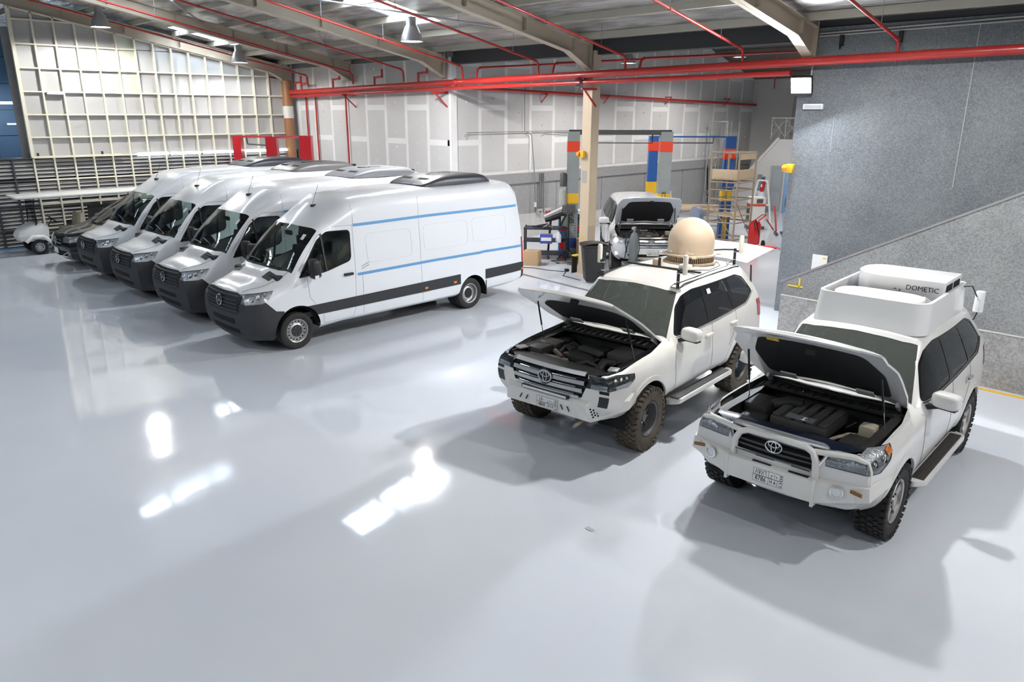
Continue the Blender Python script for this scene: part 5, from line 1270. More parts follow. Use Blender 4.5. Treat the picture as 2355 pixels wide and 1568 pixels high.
def stick(x, y, label, z0=None, side=1):
    t = thing('stick_aerial', label, 'aerial', on3(x, y, z0 or zr3 - .06), v3.rotation_euler.z, 'white stick aerials on the dusty white car')
    MB().cyl((0, 0, 0), (0, 0, .26), .022, n=12).build('clamp_post', BLACK, t); 
    for z in (.08, .2): MB().cyl((0, 0, z), (0, 0, z + .015), .027, n=12).build('clamp_band', STEEL, t)
    MB().lathe([(0, .15), (.035, .16), (.037, .40), (.03, .43), (0, .44)], (-.03, side * .08, .03), (0, 0, 1), 14).build('aerial_tube', mat('cream_plastic', (.74, .70, .60), .5), t, smooth=True)
    MB().bar((0, 0, .22), (-.03, side * .08, .22), .03).build('arm', BLACK, t)
    MB().tube([(0, .03, .02), (.07, .06, .0), (.06, -.08, .01), (0, -.04, .06)], .006, 5).build('cable_loop', BLACK, t)
stick(-1.25, .63, 'white stick aerial at the windscreen corner beside the driver door', zr3 - .08)
stick(-1.25, -.62, 'white stick aerial at the windscreen corner near the wheelie bin', zr3 - .08, -1)
stick(-3.1, .62, 'white stick aerial at the tail of the roof rail', zr3 - .03)
t = thing('aerial_box', 'small white junction box on the roof behind the black cross bar', 'box', on3(-2.05, .32, zr3 + .01), v3.rotation_euler.z); MB().box((0, 0, .04), (.14, .16, .08)).build('case', MATS['cream_plastic'], t, bevel=.01)
t = thing('cable_reel', 'small beige clamp block on the roof beside a black stub post', 'clamp', on3(-2.1, -.18, zr3 + .01), v3.rotation_euler.z); MB().box((0, 0, .05), (.12, .12, .10)).build('block', TAN, t, bevel=.02); MB().cyl((.1, .09, 0), (.1, .09, .14), .022, n=10).build('stub_post', BLACK, t)
q = Sh.proj('y', -1.9, 1.68 + dz, 1, .004); MB().box(q, (.10, .006, .075), R=Matrix.Rotation(.42, 3, 'X')).build('window_sticker', PAPER, v3)
# open tailgate
tg = bpy.data.objects.new('tailgate', None); COL.objects.link(tg); tg.parent = v3; tg.location = (-3.42, 0, 1.84 + dz); tg.rotation_euler = (0, math.radians(9), 0); tg.scale = (1.3, 1.12, 1.2)
MB().grid([[(-.0, -.62, .02), (0, -.3, .05), (0, .3, .05), (0, .62, .02)], [(-.25, -.66, .03), (-.25, -.3, .07), (-.25, .3, .07), (-.25, .66, .03)], [(-.62, -.72, .03), (-.62, -.3, .06), (-.62, .3, .06), (-.62, .72, .03)], [(-.80, -.70, -.06), (-.82, -.3, -.02), (-.82, .3, -.02), (-.80, .70, -.06)]]).build('gate_panel', WHITE, tg, smooth=True)
MB().tube([(-.1, -.05, .085), (-.2, .15, .09), (-.25, .32, .09)], .012, 6).build('rear_wiper', BLACK, tg)
MB().box((-.72, .60, .0), (.12, .30, .02), R=Matrix.Rotation(-.5, 3, 'Y')).build('gate_lamp', REDL, tg); MB().box((-.72, -.60, .0), (.12, .30, .02), R=Matrix.Rotation(-.5, 3, 'Y')).build('gate_lamp', REDL, tg)
for sd in (1, -1): MB().cyl((-.05, sd * .66, -.02), (-.0 + .02, sd * .70, -.52), .012, n=8).build('gate_strut', BLACK, tg)
Sh.free()

# ------------------------------------------------ car with bull bar and roof pod
v2, Sh, dz = make_suv('lc2', 'white off-road car with a tubular bull bar and a white roof pod')
v2.location = (-3.13, 7.65, 0); v2.rotation_euler = (0, 0, math.radians(272.9))
Sh.part('grille', 'grille_panel', VOID, v2, inset=-.03)
for z in (1.11, 1.06, 1.01, .96):
    Q = [Sh.proj('x', -.42 + .84 * k / 12, z, 1, -.012) for k in range(13)]
    if all(Q): MB().tube(Q, .014, 6).build('grille_bar', mat('dark_grille', (.02, .02, .022), .4), v2)
gf = rpoly([(-.48, 1.155), (.48, 1.155), (.51, 1.10), (.41, .90), (-.41, .90), (-.51, 1.10)], .04)
Q = [Sh.proj('x', a, b, 1, .01) for a, b in gf]; MB().tube([q for q in Q if q], .018, 8, closed=True).build('chrome_frame', CHROME, v2, smooth=True)
Q = [Sh.proj('x', -.5 + 1.0 * k / 14, 1.135, 1, .012) for k in range(15)]; MB().tube([q for q in Q if q], .022, 8).build('chrome_strip', CHROME, v2, smooth=True)
p = Sh.proj('x', 0, 1.03, 1, .02); oval_emblem(v2, p, (1, 0, .05), .085, .06)
for sd in (1, -1):
    hl = Sh.part('headlamp', 'headlamp', bowl, v2, inset=-.012, side=sd); Sh.part('headlamp', 'headlamp_cover', LENS, hl, inset=.005, side=sd)
    for k, (a, b, r_) in enumerate(((.70, 1.05, .05), (.55, 1.065, .055), (.78, 1.06, .035))):
        q = Sh.proj('y', a, b, sd, -.006)
        if q: MB().lathe([(r_, 0), (r_ * .85, -.012), (r_ * .5, .004), (0, .014)], q, (.6, sd, .1), 18).build('reflector', CHROME, hl, smooth=True)
    Sh.strip([(.46, 1.105), (.345, 1.125)], .05, 'y', sd, .008, 'indicator_lens', AMBER, hl, step=.03)
# bull bar
bb = bpy.data.objects.new('bull_bar', None); COL.objects.link(bb); bb.parent = v2
MB().prism([(-.46, .60), (.46, .60), (.46, .83), (-.46, .83)], .90, .985, 'x').build('centre_plate', STW, bb, bevel=.01)
for sd in (1, -1):
    pts = [(.97, sd * .46, .60), (.97, sd * .46, .83), (.84, sd * .92, .86), (.84, sd * .94, .72), (.42, sd * 1.0, .88), (.42, sd * 1.0, .76), (.78, sd * .44, .84), (.70, sd * .88, .87)]
    MB().add(pts, [(0, 3, 2, 1), (3, 5, 4, 2), (1, 2, 7, 6), (2, 4, 7)]).build('wing_plate', STW, bb)
    MB().box((.93, sd * .455, .70), (.12, .03, .28)).build('plate_joint', STW, bb)
    n = (.96, sd * .27, 0); c = Vector((.935, sd * .66, .775))
    f_ = MB().lathe([(.06, 0), (.062, .012), (.05, .014)], c, n, 20).build('fog_lamp', CHROME, bb, smooth=True); MB().lathe([(.052, .008), (.0, .018)], c, n, 20).build('fog_lens', mat('lamp_clear', (.7, .72, .75), .2), f_)
    MB().box((.893, sd * .82, .80), (.012, .13, .035), rz=-.27 * sd).build('marker_lamp', mat('brown_amber', (.22, .1, .02), .3), bb)
MB().tube([(.90, -.43, .83), (.90, -.42, 1.00), (.88, -.38, 1.08), (.87, -.30, 1.115), (.87, .30, 1.115), (.88, .38, 1.08), (.90, .42, 1.00), (.90, .43, .83)], .036, 12).build('centre_hoop', STW, bb, smooth=True)
for sd in (1, -1): MB().tube([(.87, sd * .38, 1.09), (.80, sd * .75, 1.115), (.77, sd * .85, 1.08), (.77, sd * .88, 1.0), (.78, sd * .89, .86)], .030, 10).build('side_hoop', STW, bb, smooth=True)
for y in (-.1, .28): MB().box((.90, y, .832), (.10, .20, .006)).build('plate_slot', VOID, bb)
number_plate(v2, (.987, -.0, .715), (1, 0, .05), .32, .155, '٨٧٨٦', 'ح ا ه', '8786', 'H A J')
# roof pod with air conditioner and flat dish
pod = bpy.data.objects.new('roof_pod', None); COL.objects.link(pod); pod.parent = v2
PODW = mat('pod_white', (.68, .69, .70), .25, coat=.5)
def podring(z, ex): return [Vector((a, b, z)) for a, b in rpoly([(-1.30 + ex, -.58), (-1.30 + ex, .66), (-3.10, .66), (-3.10, -.60)], [.14, .22, .12, .12], 6)]
o0, o1 = podring(1.855, .05), podring(2.19, -.03)
o0 = [Vector((p.x, p.y * 1.03, p.z - .02)) for p in o0]
inn = [Vector(((p.x + 2.2) * .955 - 2.2, p.y * .94, 2.19)) for p in o1]; inb = [Vector((p.x, p.y, 1.93)) for p in inn]
n = len(o0); MB().add(o0 + o1 + inn + inb, [(i, (i + 1) % n, n + (i + 1) % n, n + i) for i in range(n)] + [(n + i, n + (i + 1) % n, 2 * n + (i + 1) % n, 2 * n + i) for i in range(n)] + [(2 * n + i, 2 * n + (i + 1) % n, 3 * n + (i + 1) % n, 3 * n + i) for i in range(n)]).build('pod_wall', PODW, pod, smooth=True, angle=35)
MB().prism([(p.x, p.y) for p in inb], 1.925, 1.935, 'z').build('pod_floor', BLACK, pod)
ell = [(-1.78 + .30 * math.copysign(abs(math.cos(t)) ** .7, math.cos(t)), .0 + .50 * math.copysign(abs(math.sin(t)) ** .6, math.sin(t))) for t in [2 * PI * k / 40 for k in range(40)]]
fd = thing('flat_dish', 'cream rounded flat dish lying inside the roof pod', 'dish', (0, 0, 0)); fd.location = v2.location; fd.rotation_euler = v2.rotation_euler
MB().prism(ell, 2.08, 2.15, 'z').build('dish_plate', mat('cream_dish', (.78, .745, .66), .4), fd, bevel=.015); MB().box((-1.78, 0, 2.0), (.25, .3, .16)).build('dish_foot', BLACK, fd)
acu = thing('roof_air_conditioner', 'white roof air conditioner behind the flat dish', 'air conditioner', (0, 0, 0)); acu.location = v2.location; acu.rotation_euler = v2.rotation_euler
apoly = rpoly([(-2.40, -.48), (-2.20, -.26), (-2.22, .60), (-3.0, .60), (-3.0, -.36), (-2.8, -.50)], [.2, .12, .01, .01, .2, .2], 5)
MB().prism(apoly, 2.06, 2.30, 'z').build('casing', WHITE, acu, bevel=.02)
for x in (-2.42, -2.76): MB().box((x, .602, 2.17), (.26, .012, .17)).build('air_outlet', VOID, acu)
text('lettering', 'DOMETIC', .085, INK, acu, (-2.206, .36, 2.19), (0, 1, 0), (0, 0, 1), 1.0)
mb = MB(); mb.add([(-2.205, .02, 2.14), (-2.205, .05, 2.165), (-2.205, .08, 2.14), (-2.205, .05, 2.153)], [(0, 1, 2, 3)]); mb.add([(-2.205, .09, 2.125), (-2.205, .125, 2.145), (-2.205, .09, 2.165), (-2.205, .105, 2.145)], [(0, 1, 2, 3)]).build('logo_mark', INK, acu)
fr_ = MB(); fr_.bar((-2.0, .42, 2.08), (-2.05, .62, 2.08), .04).bar((-2.0, .30, 2.07), (-2.0, .45, 2.13), .04).bar((-2.0, .45, 2.13), (-2.05, .60, 2.03), .03).build('bracket', WHITE, pod)
cb = bpy.data.objects.new('rear_lamp_can', None); 
t = bpy.data.objects.new('cylinder_aerial', None); COL.objects.link(t); t.parent = v2; t.location = (-3.35, .78, 1.77)
MB().lathe([(.06, 0), (.055, .26), (.05, .27), (0, .27)], n=18).build('aerial_can', WHITE, t, smooth=True); MB().tube([(0, 0, 0), (.02, -.02, -.1), (.0, -.08, -.16)], .008, 6).build('lead', BLACK, t)
MB().tube([(-2.9, .66, 2.16), (-3.2, .70, 2.12), (-3.32, .76, 1.95)], .008, 6).build('lead', BLACK, v2)
MB().box((.18, -.50, 0), (.01, .01, .01)).build('x', None, v2) if False else None
Sh.free()

# ------------------------------------------------ car on the lift with its lamps lit
v1, Sh, dz = make_suv('lc1', 'white off-road car with lit headlamps standing between the lift posts')
v1.location = (-12.02, 16.95, .0); v1.rotation_euler = (0, 0, math.radians(314))
Sh.part('grille', 'grille_panel', GLOSSB, v1, inset=-.02); Sh.part('lower_grille', 'lower_grille', VOID, v1, inset=-.02)
for z, h, w in ((1.07, .05, .53), (1.0, .05, .54), (.93, .045, .50), (.86, .04, .46)):
    P = [[Sh.proj('x', -w + 2 * w * k / 12, z + dz + d, 1, .018) for k in range(13)] for d in (-h / 2, h / 2)]
    if all(q for r in P for q in r): MB().grid(P).build('grille_bar', CHROME, v1)
p = Sh.proj('x', 0, .97 + dz, 1, .03); oval_emblem(v1, p, (1, 0, .05), .09, .065)
for sd in (1, -1):
    hl = Sh.part('headlamp', 'headlamp', bowl, v1, inset=-.01, side=sd); Sh.part('headlamp', 'headlamp_cover', LENS, hl, inset=.005, side=sd)
    Sh.strip([(.74, 1.0 + dz), (.52, 1.03 + dz)], .07, 'y', sd, .001, 'lit_lamp', mat('headlamp_glow', (1, 1, 1), .3, emit=(.95, .98, 1), es=9), hl, step=.04)
    Sh.strip([(.76, .95 + dz), (.56, .965 + dz)], .02, 'y', sd, .008, 'daytime_strip', MATS['headlamp_glow'], hl, step=.04)
    q = Sh.proj('y', .70, .66 + dz, sd, .004); MB().ball(q, .05, 12, 6, (1, .4, 1)).build('fog_lamp', MATS['headlamp_glow'], v1, smooth=True)
number_plate(v1, Sh.proj('x', .05, .70 + dz, 1, .02), (1, 0, .05), .32, .155, '٦١٨٥', 'ح ع ه', '4876', 'H E U')
MB().box((.05, -.1, 1.17), (.14, .2, .012), R=Matrix.Rotation(-.5, 3, 'Y')).build('paper_sheet', PAPER, v1)
Sh.free()
# ================================================================== BLACK PEOPLE CARRIER
def people_carrier():
    v = thing('people_carrier', 'black people carrier parked between the golf cart and the vans', 'car', (-24.0, 6.50, 0), math.radians(270.5))
    def sec(x, zs, ys, xs=None): return [(x + (xs[i] if xs else 0), ys[i], zs[i]) for i in range(len(zs))]
    N = [sec(.72, [.24, .34, .46, .58, .70, .80, .88, .93, .96, .97, .975], [.66, .78, .83, .84, .83, .80, .74, .66, .5, .26, 0], [-.02, .08, .12, .13, .12, .10, .07, .04, .03, .03, .03]),
         sec(.45, [.24, .34, .50, .64, .78, .90, .97, 1.01, 1.035, 1.05, 1.055], [.80, .90, .93, .94, .93, .90, .84, .74, .56, .28, 0]),
         sec(.0, [.26, .36, .54, .72, .88, 1.0, 1.07, 1.10, 1.12, 1.14, 1.145], [.86, .94, .965, .97, .96, .93, .86, .76, .58, .29, 0]),
         sec(-.25, [.26, .36, .54, .74, .92, 1.06, 1.15, 1.17, 1.18, 1.19, 1.195], [.87, .945, .965, .97, .96, .93, .82, .74, .56, .28, 0], [0, 0, 0, 0, 0, 0, -.02, .05, .14, .19, .20]),
         sec(-.80, [.28, .36, .54, .76, .96, 1.12, 1.48, 1.51, 1.52, 1.53, 1.535], [.87, .945, .965, .97, .96, .93, .76, .69, .53, .27, 0], [0, 0, 0, 0, 0, 0, 0, .04, .10, .14, .15]),
         sec(-1.30, [.28, .36, .54, .76, .96, 1.14, 1.74, 1.78, 1.80, 1.815, 1.82], [.87, .945, .965, .97, .96, .93, .73, .67, .5, .26, 0], [0, 0, 0, 0, 0, 0, 0, .02, .05, .07, .08]),
         sec(-2.2, [.28, .36, .54, .76, .96, 1.16, 1.78, 1.84, 1.88, 1.90, 1.905], [.87, .945, .965, .97, .96, .93, .78, .72, .54, .27, 0]),
         sec(-4.0, [.30, .38, .54, .76, .96, 1.16, 1.76, 1.82, 1.86, 1.88, 1.885], [.86, .935, .955, .96, .95, .92, .76, .70, .52, .26, 0]),
         sec(-4.25, [.40, .44, .56, .78, .96, 1.16, 1.70, 1.76, 1.80, 1.81, 1.815], [.82, .89, .91, .91, .90, .87, .71, .65, .48, .24, 0])]
    Sh = Shell(N, [3, 4, 3, 5, 5, 5, 6, 3], [2, 2, 2, 2, 3, 4, 2, 2, 3, 3], usharp=(3, 5), bulge_f=.10, bulge_r=.03)
    for cx in (0, -3.2): Sh.cut('void', arch(cx, .34, .40, .1), 'y', both=True)
    Sh.cut('windscreen', [(-1.24, -.68), (-1.20, -.3), (-1.20, .3), (-1.24, .68), (-.28, .78), (-.15, .55), (-.07, .3), (-.07, -.3), (-.15, -.55), (-.28, -.78)], 'z', 1, lo=1.1, hi=1.82)
    Sh.cut('side_window', rpoly([(-.40, 1.18), (-1.0, 1.52), (-1.35, 1.70), (-2.1, 1.73), (-2.1, 1.18)], .04), 'y', both=True); Sh.cut('rear_side_window', rpoly([(-2.2, 1.18), (-2.2, 1.73), (-3.9, 1.72), (-4.0, 1.22)], .05), 'y', both=True)
    Sh.cut('grille', rpoly([(-.44, .90), (.44, .90), (.36, .62), (-.36, .62)], .03), 'x', 1, lo=.4); Sh.cut('headlamp', [(.95, .90), (.95, .74), (.50, .80), (.20, .98), (.42, .95)], 'y', both=True, lo=.46)
    Sh.cut('intake', rpoly([(-.72, .52), (.72, .52), (.62, .34), (-.62, .34)], .04), 'x', 1, lo=.4)
    Sh.drop('void'); Sh.part('body', 'body', BLACKP, v); Sh.part('windscreen', 'windscreen', GLASSV, v, inset=-.003); Sh.part('grille', 'grille_panel', VOID, v, inset=-.02); Sh.part('intake', 'lower_intake', VOID, v, inset=-.02)
    for sd in (1, -1):
        Sh.part('side_window', 'side_window', GLASSD, v, inset=-.004, side=sd); Sh.part('rear_side_window', 'rear_side_window', GLASSD, v, inset=-.004, side=sd)
        hl = Sh.part('headlamp', 'headlamp', bowl, v, inset=-.01, side=sd); Sh.part('headlamp', 'headlamp_cover', LENS, hl, inset=.005, side=sd)
        arch_liner(0, .34, .42, .95, .6, v, sd)
        MB().pill((-.55, sd * 1.06, 1.20), (.16, .24, .18), .5).build('wing_mirror', BLACKP, v, smooth=True)
        for x in (0, -3.2): build_wheel('mpv', v, (x, sd * .84, .34), sd)
        Q = [Sh.proj('x', sd * (.30 + .5 * k / 6), .36 + .16 * k / 6, 1, .012) for k in range(7)]
        if all(Q): MB().tube(Q, .014, 6).build('chrome_strip', CHROME, v)
    for z in (.80, .72):
        Q = [Sh.proj('x', -.40 + .8 * k / 10, z, 1, .012) for k in range(11)]
        if all(Q): MB().tube(Q, .013, 6).build('grille_bar', CHROME, v)
    tri_star(v, Sh.proj('x', 0, .77, 1, .03), (1, 0, .1), .105)
    q = Sh.proj('x', 0, .50, 1, .02); MB().box(q, (.02, .34, .15)).build('number_plate', PLATE, v)
    MB().box((-1.6, 0, .42), (4.8, 1.6, .1)).build('underbody', VOID, v); MB().box((-.45, 0, 1.02), (.5, 1.5, .2)).build('dashboard', BLACK, v, bevel=.04)
    for y in (.4, -.4): seat(v, -1.45, y, .85, .9, mat('beige_leather', (.33, .28, .21), .6))
    Sh.free()
people_carrier()

# ================================================================== GOLF CART
def golf_cart():
    c = thing('golf_cart', 'white golf cart with a long canopy beside the louvre wall', 'golf cart', (-27.1, 5.70, 0), math.radians(270))
    body = mat('cart_white', (.72, .72, .70), .35)
    N = [[(.42, .30, .42), (.47, .34, .55), (.40, .30, .72), (.36, 0, .75)], [(.20, .46, .40), (.22, .52, .60), (.16, .46, .82), (.14, 0, .86)], [(-.10, .50, .42), (-.10, .54, .66), (-.16, .48, .90), (-.18, 0, .94)], [(-.30, .48, .40), (-.32, .50, .60), (-.34, .44, .80), (-.36, 0, .84)]]
    Sh = Shell(N, [4, 5, 4], [4, 5, 5], bulge_f=.10); Sh.part('body', 'front_cowl', body, c); Sh.free()
    for sd in (1, -1):
        MB().tube([(.34, sd * .56, .40), (.16, sd * .58, .56), (-.14, sd * .58, .54), (-.42, sd * .56, .26)], [.05, .06, .06, .05], 10).build('fender', body, c, smooth=True)
        for x in (0, -2.35): build_wheel('cart', c, (x, sd * .47, .225), sd)
        MB().tube([(.0, sd * .46, .80), (-.06, sd * .50, 1.68)], .018, 8).build('front_post', BLACK, c); MB().tube([(-3.0, sd * .46, .6), (-3.1, sd * .50, 1.70)], .018, 8).build('rear_post', BLACK, c)
        MB().ball((.36, sd * .34, .62), .05, 10, 6).build('headlamp', AMBER, c, smooth=True)
        MB().box((-1.4, sd * .5, .30), (1.9, .12, .05)).build('side_sill', body, c)
    MB().box((-.05, 0, 1.27), (.02, .9, .75)).build('wind_shield', GLASSV, c)
    MB().prism(rrect(-3.5, -.62, .45, .62, .10), 1.70, 1.76, 'z').build('canopy', body, c, bevel=.02)
    MB().box((-1.4, 0, .36), (2.6, .95, .06)).build('floor_pan', BLACK, c)
    cream = mat('cream_vinyl', (.50, .45, .33), .5)
    for x in (-1.05, -1.95):
        MB().box((x, 0, .62), (.45, .95, .16)).build('bench_seat', cream, c, bevel=.05); MB().box((x - .27, -.24, .92), (.14, .42, .45), R=Matrix.Rotation(-.2, 3, 'Y')).build('seat_back', cream, c, bevel=.05); MB().box((x - .27, .24, .92), (.14, .42, .45), R=Matrix.Rotation(-.2, 3, 'Y')).build('seat_back', cream, c, bevel=.05)
    MB().tube([(-.35, .2, .75), (-.52, .2, 1.0)], .02, 8).build('steering_column', BLACK, c); MB().lathe([(.16, 0), (.175, .01), (.16, .02)], (-.53, .2, 1.0), (-.7, 0, .7), 20).build('steering_wheel', BLACK, c)
    MB().box((-2.9, 0, .5), (.9, .95, .3)).build('rear_body', BLACK, c, bevel=.03)
golf_cart()
t = thing('leaning_board', 'dark grey board leaning on the louvre wall behind the black car', 'board', (-27.95, 8.3, 0)); MB().box((0, 0, .62), (.05, 1.5, 1.24), R=Matrix.Rotation(.12, 3, 'Y')).build('board', mat('dark_board', (.06, .06, .065), .7), t)

# ================================================================== VEHICLE LIFTS
GREYL = mat('lift_grey', (.30, .33, .33), .4, noise=(3, .5, (.26, .285, .29))); REDB = mat('band_red', (.75, .06, .02), .45); YELB = mat('band_yellow', (.80, .48, .02), .45); BLUL = mat('lift_blue', (.02, .10, .34), .4, coat=.3); REDL2 = mat('lift_red', (.48, .012, .02), .35, coat=.4)
DARKG = mat('dark_grey_steel', (.07, .072, .075), .45)
def post(parent, loc, rz, m, H=3.72, w=.34, d=.26, name='post', bands=()):
    e = bpy.data.objects.new(name, None); COL.objects.link(e); e.parent = parent; e.location = loc; e.rotation_euler = (0, 0, rz)
    MB().box((0, -d / 2, H / 2), (w, .012, H)).box((-w / 2, 0, H / 2), (.012, d, H)).box((w / 2, 0, H / 2), (.012, d, H)).box((-w / 2 + .05, d / 2, H / 2), (.1, .012, H)).box((w / 2 - .05, d / 2, H / 2), (.1, .012, H)).build('column_shell', m, e)
    MB().box((0, .02, H / 2), (w * .7, d * .6, H - .1)).build('carriage_slot', VOID, e)
    MB().box((0, 0, .012), (w * 1.6, d * 2.2, .024)).build('base_plate', m, e)
    for z0, z1, bmm in bands: MB().box((0, 0, (z0 + z1) / 2), (w + .022, d + .022, z1 - z0)).build('band', bmm, e)
    return e
# grey lift
lf = thing('vehicle_lift', 'grey two-post lift with red and yellow bands around the lit car', 'vehicle lift', (0, 0, 0))
A45 = math.radians(45)
pl = post(lf, (-14.96, 17.2, 0), A45, GREYL, bands=((3.15, 3.45, REDB), (1.65, 1.95, YELB), (.32, .62, mat('band_blue', (.02, .08, .32), .45))))
pr = post(lf, (-13.05, 19.12, 0), A45, GREYL, bands=((3.15, 3.45, REDB), (1.65, 1.95, YELB)))
MB().bar((-15.05, 17.1, 3.70), (-12.95, 19.22, 3.70), .16, .14).build('overhead_beam', DARKG, lf); MB().bar((-14.6, 17.6, 3.40), (-13.35, 18.85, 3.40), .03, .03).build('padded_bar', DARKG, lf)
for a, b in (((-14.6, 17.6, 3.40), (-14.6, 17.6, 3.65)), ((-13.35, 18.85, 3.40), (-13.35, 18.85, 3.65))): MB().bar(a, b, .03).build('bar_hanger', DARKG, lf)
for s_ in (-1, 1): MB().bar((-.17, s_ * .12, .03), (-.42, s_ * .12, .03), .04) and None
text('lettering', 'SPACE', .15, INK, pr, (.0, -.148, 1.80), (0, 0, 1), (-1, 0, 0)); text('lettering', 'SPACE', .20, INK, pl, (.0, -.148, 1.35), (0, 0, 1), (-1, 0, 0))
mb = MB()
for k in range(10): mb.box((.09, -.138, .72 + k * .08), (.10, .006, .02))
mb.build('rivet_plate', SILVER, pl)
MB().lathe([(.10, 0), (.10, .36), (.07, .40), (0, .40)], (-.28, -.10, 2.15), (0, 0, 1), 16).build('pump_motor', DARKG, pl, smooth=True)
MB().lathe([(0, 0), (.12, .02), (.12, .46), (.08, .50), (0, .50)], (-.28, -.10, 1.58), (0, 0, 1), 18).build('oil_tank', mat('oil_tank', (.42, .42, .40), .35), pl, smooth=True)
MB().box((-.24, -.12, 1.12), (.16, .12, .30)).build('control_box', mat('control_box', (.45, .46, .40), .5), pl, bevel=.01); MB().tube([(-.28, -.1, 1.58), (-.30, -.15, 1.2), (-.25, -.12, .9), (-.18, -.1, .7)], .012, 6).build('hydraulic_hose', BLACK, pl)
for k, (dx, a) in enumerate(((.5, -20), (.45, 30))): MB().bar((-14.75, 17.35, .12), (-14.75 + dx, 17.35 + dx * .4 - k * .6, .12), .10, .08).build('lift_arm', GREYL, lf)
# blue lift
lf = thing('vehicle_lift', 'blue two-post lift behind the grey one, half hidden by the scaffold tower', 'vehicle lift', (0, 0, 0))
pa = post(lf, (-15.35, 21.75, 0), A45, BLUL, 3.5, .30, .24, bands=((1.55, 2.0, YELB), (3.02, 3.32, REDB)))
pb = post(lf, (-13.55, 23.62, 0), A45, BLUL, 3.5, .34, .26, bands=((1.35, 1.72, YELB), (2.75, 3.1, REDB)))
MB().bar((-15.35, 21.75, 3.48), (-13.55, 23.62, 3.48), .05, .05).build('overhead_beam', BLUL, lf); MB().bar((-15.0, 22.1, 3.28), (-13.95, 23.2, 3.28), .03, .04).build('padded_bar', DARKG, lf)
for a in ((-15.0, 22.1), (-13.95, 23.2)): MB().bar((*a, 3.28), (*a, 3.47), .02).build('bar_hanger', DARKG, lf)
MB().box((-.20, -.05, 1.30), (.18, .16, .46)).build('pump_box', mat('pump_blue', (.015, .11, .26), .4), pa, bevel=.02); MB().box((.0, -.135, .5), (.16, .02, .9)).build('yellow_guard', YELB, pb)
text('lettering', 'LIFT', .14, PAPER, pb, (.0, -.146, 2.92), (0, 0, 1), (-1, 0, 0)); text('lettering', '2.4', .12, PAPER, pb, (.0, -.146, 1.05), (0, 0, 1), (-1, 0, 0))
# red lifts in the corner
lf = thing('vehicle_lift', 'red two-post lift in the corner by the gridded wall', 'vehicle lift', (0, 0, 0))
Yr = 12.8
r1 = post(lf, (-27.45, Yr, 0), PI * .75, REDL2, 3.38, .34, .28); r2_ = post(lf, (-24.85, Yr, 0), A45, REDL2, 3.42, .36, .28)
MB().bar((-27.45, Yr, 3.36), (-24.85, Yr, 3.42), .06, .07).build('overhead_beam', REDL2, lf)
MB().tube([(-26.75, Yr, 3.33), (-26.7, Yr, 3.12), (-25.3, Yr, 3.12), (-25.25, Yr, 3.36)], .025, 8).build('padded_bar', DARKG, lf)
lf = thing('vehicle_lift', 'red lift post with overhead bar in front of the drywall', 'vehicle lift', (0, 0, 0))
r3 = post(lf, (-22.55, Yr, 0), A45, REDL2, 3.50, .36, .28); MB().bar((-24.62, Yr + .05, 3.40), (-22.55, Yr, 3.47), .06, .08).build('overhead_beam', REDL2, lf)
for p_ in (r2_, r3): text('lettering', 'LAUNCH', .16, PAPER, p_, (-.185, .0, 2.6), (0, 0, 1), (0, 1, 0))

# ================================================================== LIFT BAY: lamps and wall fittings
def bay_lamp(X, Y, label):
    z0 = z2(Y) - .55
    t = thing('high_bay_lamp', label, 'lamp', (X, Y, z0), 0, 'aluminium high bay lamps under the roof')
    MB().lathe([(.24, 0), (.23, .03), (.13, .2), (.11, .34), (.0, .35)], n=24).build('bell', LAMPB, t, smooth=True); MB().lathe([(.0, .02), (.225, .02)], n=24).build('bulb_disc', LAMPG, t); MB().tube([(0, 0, .34), (0, 0, .54)], .008, 6).build('hanger', STEEL, t)
    ld = bpy.data.lights.new('high_bay_light', 'SPOT'); ld.energy = BAY_W; ld.color = (1.0, .965, .92); ld.spot_size = math.radians(160); ld.spot_blend = .5; ld.shadow_soft_size = .24
    lo = bpy.data.objects.new('high_bay_light', ld); COL.objects.link(lo); lo.parent = t; lo.location = (0, 0, -.02)
for X, Y, l in ((-15.6, 20.5, 'bell lamp above the grey lift, hidden behind the red main'), (-15.4, 27.0, 'bell lamp deep in the lift bay near the ridge'), (-9.3, 20.0, 'bell lamp in the lift bay behind the grey wall'), (-10.4, 28.0, 'bright bell lamp seen between the beam end and the flood lamp')): bay_lamp(X, Y, l)
cd = thing('conduit', 'thin grey conduit run with a drop on the lift bay drywall', 'conduit', (0, 0, 0))
CG = mat('conduit_grey', (.22, .22, .22), .5)
MB().tube([(-18.66, 16.2, 3.5), (-18.66, 16.3, 3.62), (-18.66, 21.6, 3.62)], .014, 6).build('pipe_run', CG, cd); MB().tube([(-18.66, 19.0, 3.62), (-18.66, 19.25, 3.5), (-18.55, 19.3, 2.2), (-18.5, 19.3, 1.25)], .016, 6).build('pipe_drop', CG, cd); MB().tube([(-18.66, 18.9, 5.2), (-18.66, 18.9, 3.62)], .008, 6).build('cable', BLACK, cd)
MB().tube([(-18.66, 19.7, 3.45), (-18.66, 20.0, 3.58), (-18.66, 22.4, 3.45)], .010, 6).build('cable', CG, cd)
t = thing('switch_pendant', 'white pendant switch hanging from the conduit', 'switch', (-18.5, 19.3, 1.13)); MB().box((0, 0, 0), (.05, .10, .16)).build('case', WHITE, t, bevel=.01); MB().tube([(0, 0, -.08), (0, .03, -.18), (0, .0, -.22)], .012, 6).build('chain_end', BLACK, t)
t = thing('conduit', 'three parallel grey conduits on the concrete wall', 'conduit', (-18.6, 19.65, 0))
for k in range(3): MB().tube([(0, k * .09, 2.2), (0, k * .09, .95)], .022, 8).build('pipe_run', CG, t)
